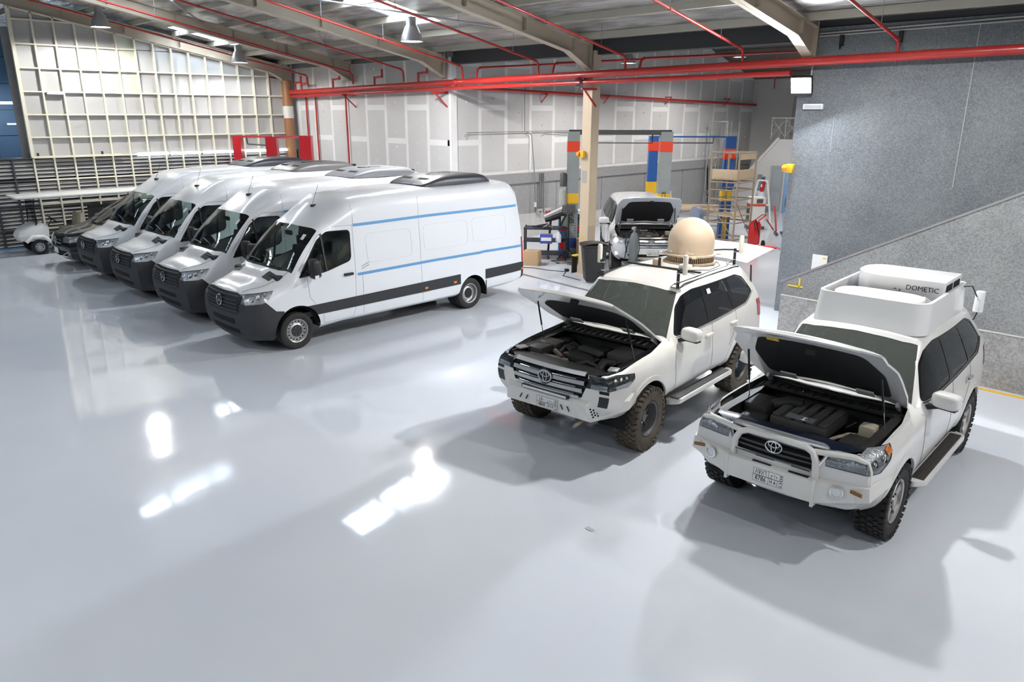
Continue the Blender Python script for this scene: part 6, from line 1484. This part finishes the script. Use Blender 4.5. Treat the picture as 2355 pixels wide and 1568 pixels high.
t = thing('socket_box', 'grey socket box under the three conduits', 'socket', (-18.58, 19.6, .86)); MB().box((0, 0, 0), (.10, .26, .18)).build('case', mat('socket_grey', (.5, .5, .5), .5), t, bevel=.01); MB().box((.052, 0, 0), (.008, .14, .10)).build('cover', mat('socket_dark', (.2, .2, .2), .5), t)
t = thing('socket_box', 'red industrial socket pair beside the grey socket box', 'socket', (-18.58, 20.0, .86)); MB().box((0, 0, .02), (.08, .30, .16)).build('case', mat('socket_grey', (.5, .5, .5), .5), t, bevel=.01)
for k in (-.08, .08): MB().cyl((.03, k, -.03), (.12, k, -.07), .045, n=12).build('outlet', mat('socket_red', (.45, .02, .02), .4), t)

# ---- scaffold tower
SCB = mat('scaffold_beige', (.36, .29, .21), .6, noise=(8, .6, (.30, .24, .175))); PLYW = mat('plywood_sheet', (.52, .41, .28), .65, noise=(5, .5, (.46, .36, .25)))
sc = thing('scaffold_tower', 'beige mobile scaffold tower with plywood guard panels in front of the blue lift', 'scaffold', (0, 0, 0))
Np, Lp, Rp = Vector((-12.42, 22.33, 0)), Vector((-13.32, 22.18, 0)), Vector((-12.40, 23.36, 0)); Fp = Lp + Rp - Np
cs = [Np, Lp, Fp, Rp]
for c in cs: MB().tube([c, c + Vector((0, 0, 3.05))], .032, 8).build('leg_pole', SCB, sc)
for i in range(4):
    a, b = cs[i], cs[(i + 1) % 4]
    for z in (.25, .8, 1.25, 1.55, 1.85, 2.1, 3.03): MB().tube([a + Vector((0, 0, z)), b + Vector((0, 0, z))], .024, 6).build('rail', SCB, sc)
    if i in (0, 3): 
        MB().bar(a + Vector((0, 0, 2.36)), b + Vector((0, 0, 2.36)), .02, .30).build('guard_panel', PLYW, sc)
MB().bar(Rp + Vector((0, 0, 2.92)), Np + Vector((0, 0, 2.92)), .02, .20).build('guard_panel', PLYW, sc)
MB().prism([(c.x, c.y) for c in cs], 2.18, 2.22, 'z').build('deck', PLYW, sc); MB().prism([(c.x, c.y) for c in cs], 1.0, 1.04, 'z').build('deck', PLYW, sc)
MB().tube([Np + Vector((0, 0, .3)), Lp + Vector((0, 0, 1.5))], .016, 6).build('brace', SCB, sc); MB().tube([Np + Vector((0, 0, 1.5)), Rp + Vector((0, 0, .3))], .016, 6).build('brace', SCB, sc)
# ---- scaffold frames further back
SCG = mat('scaffold_grey', (.42, .42, .41), .5)
def frames(label, xs, y0, y1, z0, z1, m):
    t = thing('back_scaffold', label, 'scaffold', (0, 0, 0), 0, 'grey scaffold frames by the stair')
    for x in xs:
        MB().tube([(x, y0, z0), (x, y0, z1), (x, y1, z1), (x, y1, z0)], .02, 6).build('frame_pole', m, t)
        for z in (z0 + .3, (z0 + z1) / 2, z1 - .35): MB().tube([(x, y0, z), (x, y1, z)], .014, 6).build('rung', m, t)
        MB().tube([(x, y0 + .3, z1), (x, y0 + .3, z0 + .3)], .012, 6).build('rung', m, t)
    for a, b in zip(xs, xs[1:]):
        MB().tube([(a, y0, z1 - .05), (b, y0, z0 + .1)], .013, 6).build('brace', m, t); MB().tube([(a, y0, z0 + .1), (b, y0, z1 - .05)], .013, 6).build('brace', m, t); MB().bar((a, y0, z1), (b, y0, z1), .04).build('ledger', m, t)
frames('tall grey scaffold frame against the drywall behind the plywood tower', (-18.4, -17.5), 30.2, 31.2, 0, 3.9, SCG)
frames('white cross-braced scaffold frames standing on the stair landing', (-16.75, -16.1, -15.5), 32.7, 33.5, 3.15, 4.05, mat('scaffold_white', (.66, .66, .64), .5))
# ---- solid stair, doors, boxes at the far end
st = tag(MB().prism([(-18.6, .4), (-16.3, 3.15), (-15.4, 3.15), (-15.4, 0), (-18.6, 0)], 32.6, 33.8, 'y').build('stair_block', WALLW), 'white solid stair with slanted edge at the far end of the lift bay', 'stair', kind='structure')
MB().bar((-18.62, 32.58, .52), (-16.3, 32.58, 3.2), .05, .12).build('slanted_edge', mat('stair_edge', (.74, .72, .66), .6), st)
d1 = tag(MB().box((-16.3, YB - .03, 4.05), (.95, .06, 1.9)).build('door_1', mat('upper_door', (.46, .46, .44), .6)), 'grey upper door at the head of the stair', 'door', kind='structure')
for x in (-.2, .15): MB().box((-16.3 + x, YB - .065, 4.05), (.02, .01, 1.8)).build('door_panel_line', mat('dark_joint', (.12, .12, .12), .8), d1)
d2 = tag(MB().box((-16.15, 32.52, 1.0), (.62, .05, 2.0)).build('door_2', mat('grey_door', (.36, .40, .43), .5)), 'grey door at the foot of the white end wall', 'door', kind='structure')
MB().box((-16.15, 32.49, .5), (.40, .01, .7)).build('door_panel', mat('grey_door_panel', (.40, .44, .47), .5), d2); MB().box((-16.15, 32.49, 1.45), (.40, .01, .75)).build('door_panel', MATS['grey_door_panel'], d2)
d3 = thing('door_3', 'doorway at the edge of the grey wall, blue light painted on its back panel', 'door', (-15.62, 32.5, 0), kind='structure')
for x in (-.20, .38): MB().box((x, 0, 1.06), (.07, .10, 2.12)).build('door_frame', mat('pale_frame', (.6, .62, .63), .5), d3)
MB().box((.09, 0, 2.14), (.65, .10, .06)).build('door_frame', MATS['pale_frame'], d3)
MB().box((.09, .04, 1.05), (.52, .02, 2.08)).build('room_beyond', mat('blue_light_panel', (.25, .45, .75), .6), d3); MB().pill((.12, -.02, .45), (.3, .16, .7), .8).build('hanging_clothes', mat('dark_cloth', (.08, .11, .17), .8), d3, smooth=True)  # flat panel behind the frame; the room's blue light is put into its colour
t = thing('fuse_box', 'grey electric panel with a paper sheet on the white stair wall', 'fuse box', (-16.9, 32.56, 1.40)); MB().box((-.1, 0, 0), (.22, .10, .36)).build('case', mat('panel_grey', (.25, .27, .27), .5), t); MB().box((.13, .0, 0), (.22, .10, .36)).build('cover', WHITE, t); MB().box((.13, -.055, .02), (.14, .005, .2)).build('paper_sheet', mat('blue_print', (.3, .35, .5), .6), t)
RX = mat('extinguisher_red', (.60, .012, .012), .3, coat=.5)
def extinguisher(x, y, z, label, s=1.):
    t = thing('fire_extinguisher', label, 'fire extinguisher', (x, y, z), 0, 'small red fire extinguishers')
    MB().lathe([(0, 0), (.075 * s, .01), (.08 * s, .04), (.08 * s, .40 * s), (.05 * s, .46 * s), (.025 * s, .48 * s), (0, .5 * s)], n=16).build('cylinder', RX, t, smooth=True); MB().box((0, 0, .53 * s), (.10 * s, .03, .06)).build('valve', BLACK, t); MB().tube([(.02, 0, .52 * s), (.11 * s, -.02, .42 * s), (.10 * s, -.02, .1)], .012, 6).build('hose', BLACK, t); MB().box((0, -.081 * s, .24 * s), (.07, .004, .12)).build('label_sheet', PAPER, t)
t = thing('water_cooler', 'white water cooler with a blue bottle by the end wall', 'water cooler', (-16.55, 31.7, 0)); MB().box((0, 0, .48), (.32, .32, .96)).build('cabinet', WHITE, t, bevel=.02); MB().lathe([(.05, 0), (.13, .06), (.13, .34), (0, .38)], (0, 0, .96), (0, 0, 1), 16).build('bottle', mat('blue_bottle', (.12, .3, .42), .2), t, smooth=True)
MB().box((0, -.165, .72), (.20, .01, .18)).build('tap_panel', mat('grey_diffuser', (.5, .52, .56), .4), t)
extinguisher(-16.2, 31.3, .95, 'red fire extinguisher standing on a pedestal beside the water cooler', 1.1)
t = thing('pedestal', 'white pedestal carrying a fire extinguisher', 'stand', (-16.2, 31.3, 0)); MB().box((0, 0, .47), (.22, .22, .94)).build('block', WHITE, t, bevel=.01)
t = thing('wheeled_extinguisher', 'tall red wheeled fire extinguisher on the open floor', 'fire extinguisher', (-11.9, 22.75, 0))
MB().lathe([(0, .12), (.17, .15), (.19, .20), (.19, .78), (.14, .88), (.05, .93), (0, .95)], n=24).build('cylinder', RX, t, smooth=True)
for s_ in (-1, 1): MB().lathe([(.03, -.025), (.13, -.03), (.14, 0), (.13, .03), (.03, .025)], (.12 * s_ + .1, .14 * s_ + .1, .14), (.7, .7, 0), 18).build('wheel', RUBBER, t, smooth=True)
MB().tube([(-.1, .15, .9), (.06, .3, 1.08), (.30, .12, 1.12), (.12, -.02, .92)], .018, 8).build('handle_bar', RX, t); MB().tube([(.0, 0, .95), (.12, -.15, .9), (.2, -.1, .6), (.18, .0, .4), (.1, -.18, .7), (.05, -.15, .9)], .016, 6).build('hose', BLACK, t)
t = thing('aircon_machine', 'white wheeled service machine with a red stripe behind the red extinguisher', 'machine', (-14.1, 26.9, 0), A45)
MB().box((0, 0, .66), (.55, .50, 1.1)).build('cabinet', mat('machine_white', (.66, .66, .63), .5), t, bevel=.03); MB().box((0, 0, .92), (.57, .52, .08)).build('red_stripe', mat('stripe_red', (.62, .06, .02), .5), t); MB().box((.05, -.255, 1.07), (.24, .01, .16)).build('display_panel', mat('panel_dark', (.1, .1, .12), .3), t)
MB().box((0, 0, .06), (.6, .55, .12)).build('trolley_base', DARKG, t); MB().box((-.29, 0, .6), (.04, .3, .6)).build('hose_panel', DARKG, t)
t = thing('engine_crane', 'red and black workshop crane leaning behind the service machine', 'crane', (-12.9, 26.1, 0)); MB().bar((-.1, .3, .05), (.3, -.3, .05), .07).bar((.1, .4, .05), (.5, -.1, .05), .07).build('base_leg', DARKG, t); MB().bar((0, .2, .1), (-.35, .6, .95), .05).build('mast', mat('crane_red', (.45, .03, .03), .4), t); MB().bar((.0, .0, .15), (-.2, -.25, .55), .04).build('boom', MATS['crane_red'], t)
extinguisher(-15.6, 27.3, .55, 'red fire extinguisher on a dark stand behind the blue lift', 1.0)
t = thing('pedestal', 'dark stand carrying a fire extinguisher behind the blue lift', 'stand', (-15.6, 27.3, 0)); MB().box((0, 0, .27), (.2, .2, .54)).build('block', DARKG, t, bevel=.01)
t = thing('white_trestle', 'white A-frame trestle leaning behind the scaffold tower', 'trestle', (-15.1, 28.8, 0))
for a, b in (((-.3, 0, 0), (-.05, .1, 1.65)), ((.7, 0, 0), (.35, .1, 1.65)), ((-.05, .1, 1.65), (.35, .1, 1.65)), ((-.2, .03, .7), (.55, .03, .7))): MB().bar(a, b, .06).build('frame_bar', mat('scaffold_white', (.66, .66, .64), .5), t)
t = thing('step_ladder', 'small aluminium step ladder against the concrete wall', 'ladder', (-17.6, 29.2, 0))
for x in (-.22, .22):
    MB().bar((x, -.2, 0), (x * .7, 0, 1.2), .03).build('stile', STEEL, t); MB().bar((x, .2, 0), (x * .7, 0, 1.2), .03).build('stile', STEEL, t)
for k in range(4): MB().box((0, -.16 + k * .045, .25 + k * .26), (.38, .08, .025)).build('tread', STEEL, t)
t = thing('black_pole', 'black pole leaning on the concrete wall by the scaffold', 'pole', (-18.4, 30.4, 0)); MB().bar((.3, -.3, 0), (-.08, 0, 2.0), .05).build('pole', BLACK, t)
# bench with boards and reel
t = thing('work_bench', 'long bench loaded with boards behind the open-bonnet car', 'bench', (-15.6, 24.6, 0), math.radians(30))
MB().box((0, 0, .82), (2.6, .7, .05)).build('top', PLYW, t)
for x in (-1.2, -.4, .4, 1.2):
    for y in (-.3, .3): MB().box((x, y, .40), (.06, .06, .80)).build('leg', DARKG, t)
for z in (.25, .45, .62): MB().box((0, -.3, z), (2.5, .03, .05)).build('rail', STEEL, t)
for i, (x, y, l, c_) in enumerate(((-.5, -.1, 1.5, 'PLYW'), (.5, .12, 1.6, 'PLYW'))):
    t = thing('timber_board', ('pale timber board lying on the bench end near the open bonnet', 'pale timber board lying on the bench behind the tower')[i], 'board', (-15.6 + x * .87 - y * .5, 24.6 + x * .5 + y * .87, .845), math.radians(33 + i * 5)); MB().box((0, 0, .06), (l, .22, .12)).build('board', mat('pale_timber', (.62, .5, .36), .6), t)
t = thing('panel_offcut', 'dark trim panel lying on the bench beside the open bonnet', 'panel', (-16.35, 23.75, .845), math.radians(35)); MB().box((0, 0, .05), (.9, .4, .03), R=Matrix.Rotation(.15, 3, 'X')).build('panel', DARKG, t); MB().box((0, .15, .08), (.9, .04, .1)).build('folded_edge', DARKG, t)
t = thing('hose_reel', 'grey blue round hose reel beside the bench', 'reel', (-14.25, 23.0, .45), math.radians(-20)); MB().cyl((0, -.09, .42), (0, .09, .42), .28, n=28).build('drum', mat('reel_blue', (.25, .30, .40), .5), t, smooth=True); MB().box((0, 0, .06), (.3, .16, .3)).build('bracket', DARKG, t); MB().box((0, 0, -.27), (.06, .06, .40)).build('stand', DARKG, t)
t = thing('plaster_sheet', 'white sheet panel leaning on the wall behind the open bonnet', 'sheet', (-17.9, 25.8, 0)); MB().box((0, 0, .58), (.06, 2.2, 1.15), R=Matrix.Rotation(-.15, 3, 'Y')).build('sheet', PLAST, t)

# ================================================================== LEFT SIDE CLUTTER BEHIND THE NEAREST VAN
t = thing('tool_trolley', 'black open trolley heaped with tools behind the nearest van', 'trolley', (-15.45, 16.6, 0), math.radians(40))
for x in (-.62, .62):
    for y in (-.3, .3): MB().box((x, y, .48), (.04, .04, .96)).build('leg', BLACK, t)
for z in (.16, .55, .92): MB().box((0, 0, z), (1.3, .66, .03)).build('shelf', mat('trolley_blue', (.02, .025, .05), .5), t)
def tools(x0, y0, z0, n, rz, lab):
    for k in range(n):
        tt = thing('hand_tool', lab[k], 'tool', (x0 + random.uniform(-.42, .42), y0 + random.uniform(-.15, .2), z0), random.uniform(-1, 1), 'tools on the black trolley')
        L_ = random.uniform(.25, .55); MB().bar((-L_ / 2, 0, .02), (L_ / 2, 0, .03 + random.uniform(0, .08)), .03, .03).build('shaft', STEEL if k % 2 else BLACK, tt); MB().cyl((L_ / 2, 0, .02), (L_ / 2 + .08, 0, .05), .03, n=8).build('grip', BLACK if k % 2 else DARKG, tt)
tools(-15.4, 16.5, .94, 7, 0, ['black handled bar lying on top of the black trolley', 'bright steel wrench lying on top of the black trolley', 'short dark pry bar on top of the black trolley', 'steel rod lying across the top of the black trolley', 'dark hand tool at the front edge of the black trolley', 'steel socket bar on top of the black trolley', 'dark tool half hidden on top of the black trolley'])
def carton(name, x, y, z, d, rz, m, label, cat='box'):
    t = thing(name, label, cat, (x, y, z), rz); w, dp, h = d
    MB().box((0, 0, h / 2), d).build('body', m, t, bevel=.006); MB().box((0, 0, h + .002), (w * .98, .05, .004)).build('tape_strip', mat('parcel_tape', (.5, .42, .3), .4), t); return t
KRAFT = mat('cardboard', (.50, .35, .20), .75)
t = carton('paint_carton', -14.98, 16.12, .57, (.36, .24, .26), .7, mat('blue_print_box', (.05, .09, .42), .5), 'blue printed carton on the lower shelf of the black trolley'); MB().box((0, -.122, .13), (.30, .004, .10)).build('label_sheet', PAPER, t)
t = thing('plastic_bottle', 'white plastic jug standing beside the blue printed carton', 'jug', (-14.78, 16.42, .57)); MB().lathe([(0, 0), (.09, .01), (.09, .22), (.04, .29), (.04, .32), (0, .32)], n=16).build('jug', WHITE, t, smooth=True)
carton('cardboard_box', -15.0, 15.55, 0, (.44, .40, .42), .5, KRAFT, 'plain cardboard box standing by the tail of the nearest van')
carton('cardboard_box', -14.55, 17.35, 0, (.50, .45, .62), .75, mat('brown_box', (.17, .11, .065), .8), 'tall brown box between the black trolley and the grey lift post')
t = thing('tool_cabinet', 'blue and red tool cabinet behind the grey lift post', 'cabinet', (-15.75, 18.1, 0), A45); MB().box((0, 0, .55), (.8, .5, 1.1)).build('body', mat('cabinet_blue', (.02, .14, .34), .4), t, bevel=.015)
for k, m_ in enumerate((MATS['extinguisher_red'], MATS['cabinet_blue'], MATS['extinguisher_red'])): dd = MB().box((0, -.255, .22 + k * .27), (.72, .02, .22)).build('drawer', m_, t); MB().box((0, -.27, .30 + k * .27), (.5, .015, .02)).build('handle', STEEL, dd)
t = thing('monitor_stand', 'black monitor on a tripod stand beside the grey lift post', 'monitor', (-14.85, 16.95, 0)); MB().tube([(0, 0, .05), (0, 0, 1.35)], .018, 8).build('pole', BLACK, t)  # dark monitor on a tripod, carries no lamp
for a in (0, 2.1, 4.2): MB().bar((0, 0, .35), (math.cos(a) * .35, math.sin(a) * .35, .0), .02).build('leg', BLACK, t)
MB().box((0, 0, 1.5), (.38, .05, .24), R=Matrix.Rotation(.7, 3, 'Z') @ Matrix.Rotation(-.3, 3, 'X')).build('screen', DARKG, t, bevel=.01); MB().bar((-.05, -.05, 1.35), (-.2, -.15, 1.0), .06).build('bracket', BLACK, t)
t = thing('car_bumper', 'white and black car bumper leaning behind the grey lift post', 'bumper', (-15.55, 17.55, 0))
MB().tube([(-.5, -.4, 1.15), (-.1, .1, 1.42), (.4, .45, 1.30)], [.04, .07, .05], 12).build('bumper_skin', WHITE, t, smooth=True); MB().tube([(-.5, -.35, 1.02), (-.1, .1, 1.22), (.4, .45, 1.12)], [.07, .11, .08], 10).build('bumper_insert', BLACK, t, smooth=True); MB().bar((-.4, -.3, 0), (-.35, -.25, 1.05), .05).bar((.35, .4, 0), (.35, .4, 1.1), .05).build('stand_leg', BLACK, t)
t = thing('cable_heap', 'tangled cables and offcuts on the floor behind the van', 'cables', (-14.4, 16.35, 0)); 
for k in range(9):
    pts = []; a = random.uniform(0, 6)
    for j in range(14): a += random.uniform(.2, .8); r_ = random.uniform(.1, .5); pts.append((math.cos(a) * r_ * 1.1 + k * .06, math.sin(a) * r_ * .6 + k * .09, .015 + .01 * (j % 3)))
    MB().tube(pts, .009, 5).build('cable', (BLACK, mat('tan_cable', (.3, .26, .2), .7), CG)[k % 3], t)
t = thing('floor_cable', 'long thin black cable trailing over the floor to the bin', 'cable', (0, 0, 0)); MB().tube([(-15.0, 14.9, .012), (-14.6, 15.2, .012), (-14.1, 15.25, .012), (-13.6, 15.45, .012), (-13.3, 15.0, .012), (-12.6, 14.9, .012)], .010, 6).build('cable', BLACK, t)
t = thing('cable_plug', 'black plug on the floor left of the wheelie bin', 'plug', (-13.65, 15.55, 0)); MB().pill((0, 0, .04), (.14, .10, .08), .6).build('plug', BLACK, t, smooth=True)
# wheelie bin
wb_ = thing('wheelie_bin', 'black wheelie bin in front of the lone beige column', 'bin', (-12.30, 15.05, 0), math.radians(-40))
BINM = mat('bin_black', (.016, .017, .018), .5)
mb = MB(); b0, b1 = [(-.20, -.22), (.20, -.22), (.20, .24), (-.20, .24)], [(-.26, -.30), (.26, -.30), (.26, .30), (-.26, .30)]
mb.add([(x, y, .05) for x, y in b0] + [(x, y, .94) for x, y in b1], [(3, 2, 1, 0), (4, 5, 6, 7)] + [(i, (i + 1) % 4, 4 + (i + 1) % 4, 4 + i) for i in range(4)]).build('tub', BINM, wb_, bevel=.02)
MB().prism(rrect(-.29, -.34, .29, .33, .04), .94, .99, 'z').build('rim', BINM, wb_); MB().grid([[(x, y, .99 + .05 * (1 - (y / .34) ** 2)) for y in (-.34, -.2, 0, .2, .34)] for x in (-.28, 0, .28)]).build('lid', BINM, wb_, smooth=True)
MB().tube([(-.24, .34, .98), (-.24, .42, 1.0), (.24, .42, 1.0), (.24, .34, .98)], .018, 8).build('handle', BINM, wb_)
for s_ in (-1, 1): MB().lathe([(.03, -.025), (.095, -.028), (.10, 0), (.095, .028), (.03, .025)], (s_ * .25, .24, .10), (1, 0, 0), 18).build('wheel', RUBBER, wb_, smooth=True)
# yellow angle guard, gas bottle and welder
t = thing('column_guard', 'yellow topped black guard angle at the foot of the column', 'guard', (-13.42, 15.60, 0)); MB().box((0, 0, .24), (.03, .20, .48)).build('plate', BLACK, t); MB().box((.06, 0, .49), (.16, .22, .03)).build('cap', MATS['yellow_tape'], t)
t = thing('gas_bottle', 'tall grey gas bottle with hoses in front of the lit car', 'gas bottle', (-11.62, 15.85, 0), 0)
MB().lathe([(0, 0), (.115, .01), (.12, .05), (.12, 1.12), (.08, 1.24), (.035, 1.29), (.03, 1.34), (0, 1.34)], n=24).build('cylinder', mat('gas_grey', (.16, .18, .185), .5, noise=(6, .5, (.13, .145, .15))), t, smooth=True)
MB().lathe([(.03, 0), (.045, .03), (.045, .10), (0, .12)], (0, 0, 1.33), (0, 0, 1), 12).build('valve', mat('brass_grey', (.3, .3, .28), .35, metal=.7), t, smooth=True); MB().cyl((0, -.03, 1.40), (0, -.09, 1.40), .035, n=14).build('gauge', SILVER, t)
MB().tube([(0, 0, 1.40), (.16, -.05, 1.35), (.22, -.05, .9), (.16, -.1, .5), (.25, -.2, .35)], .012, 6).build('hose', BLACK, t, smooth=True); MB().tube([(0, 0, 1.38), (-.18, -.05, 1.25), (-.24, -.05, .95), (-.15, -.1, .75), (-.13, -.1, 1.05), (-.2, -.1, .6)], .012, 6).build('hose', BLACK, t, smooth=True)
t = thing('welding_set', 'yellow welding set on the floor beside the gas bottle', 'welder', (-11.30, 16.05, 0), math.radians(30)); MB().box((0, 0, .24), (.36, .50, .36)).build('case', mat('welder_yellow', (.75, .52, .03), .45), t, bevel=.02); MB().box((0, 0, .04), (.38, .52, .08)).build('base', BLACK, t)
MB().cyl((-.05, -.25, .28), (-.05, -.275, .28), .045, n=14).build('knob', BLACK, t); MB().tube([(.1, -.2, .43), (.3, -.1, .46), (.5, .0, .44)], .02, 6).build('torch_lead', BLACK, t)
# floor drain strip and scraps
tag(MB().box((-10.6, 14.05, .006), (7.2, .09, .012), rz=-.085).build('trim_drain', mat('drain_steel', (.30, .30, .34), .45, metal=.5)), 'narrow steel drain strip set in the floor behind the cars', 'drain', kind='structure')
for x, y, r_, l in ((-4.45, 5.55, .05, 'small transparent scrap of film on the floor by the dusty front tyre'), (-13.55, 14.35, .03, 'tiny metal scrap on the floor near the drain strip')):
    t = thing('floor_scrap', l, 'scrap', (x, y, 0)); MB().grid([[(-r_, -r_ * .6, .002), (-r_, r_ * .6, .006)], [(0, -r_ * .7, .008), (0, r_ * .5, .003)], [(r_, -r_ * .5, .003), (r_, r_ * .6, .002)]]).build('film', mat('grey_film', (.45, .47, .5), .3), t)
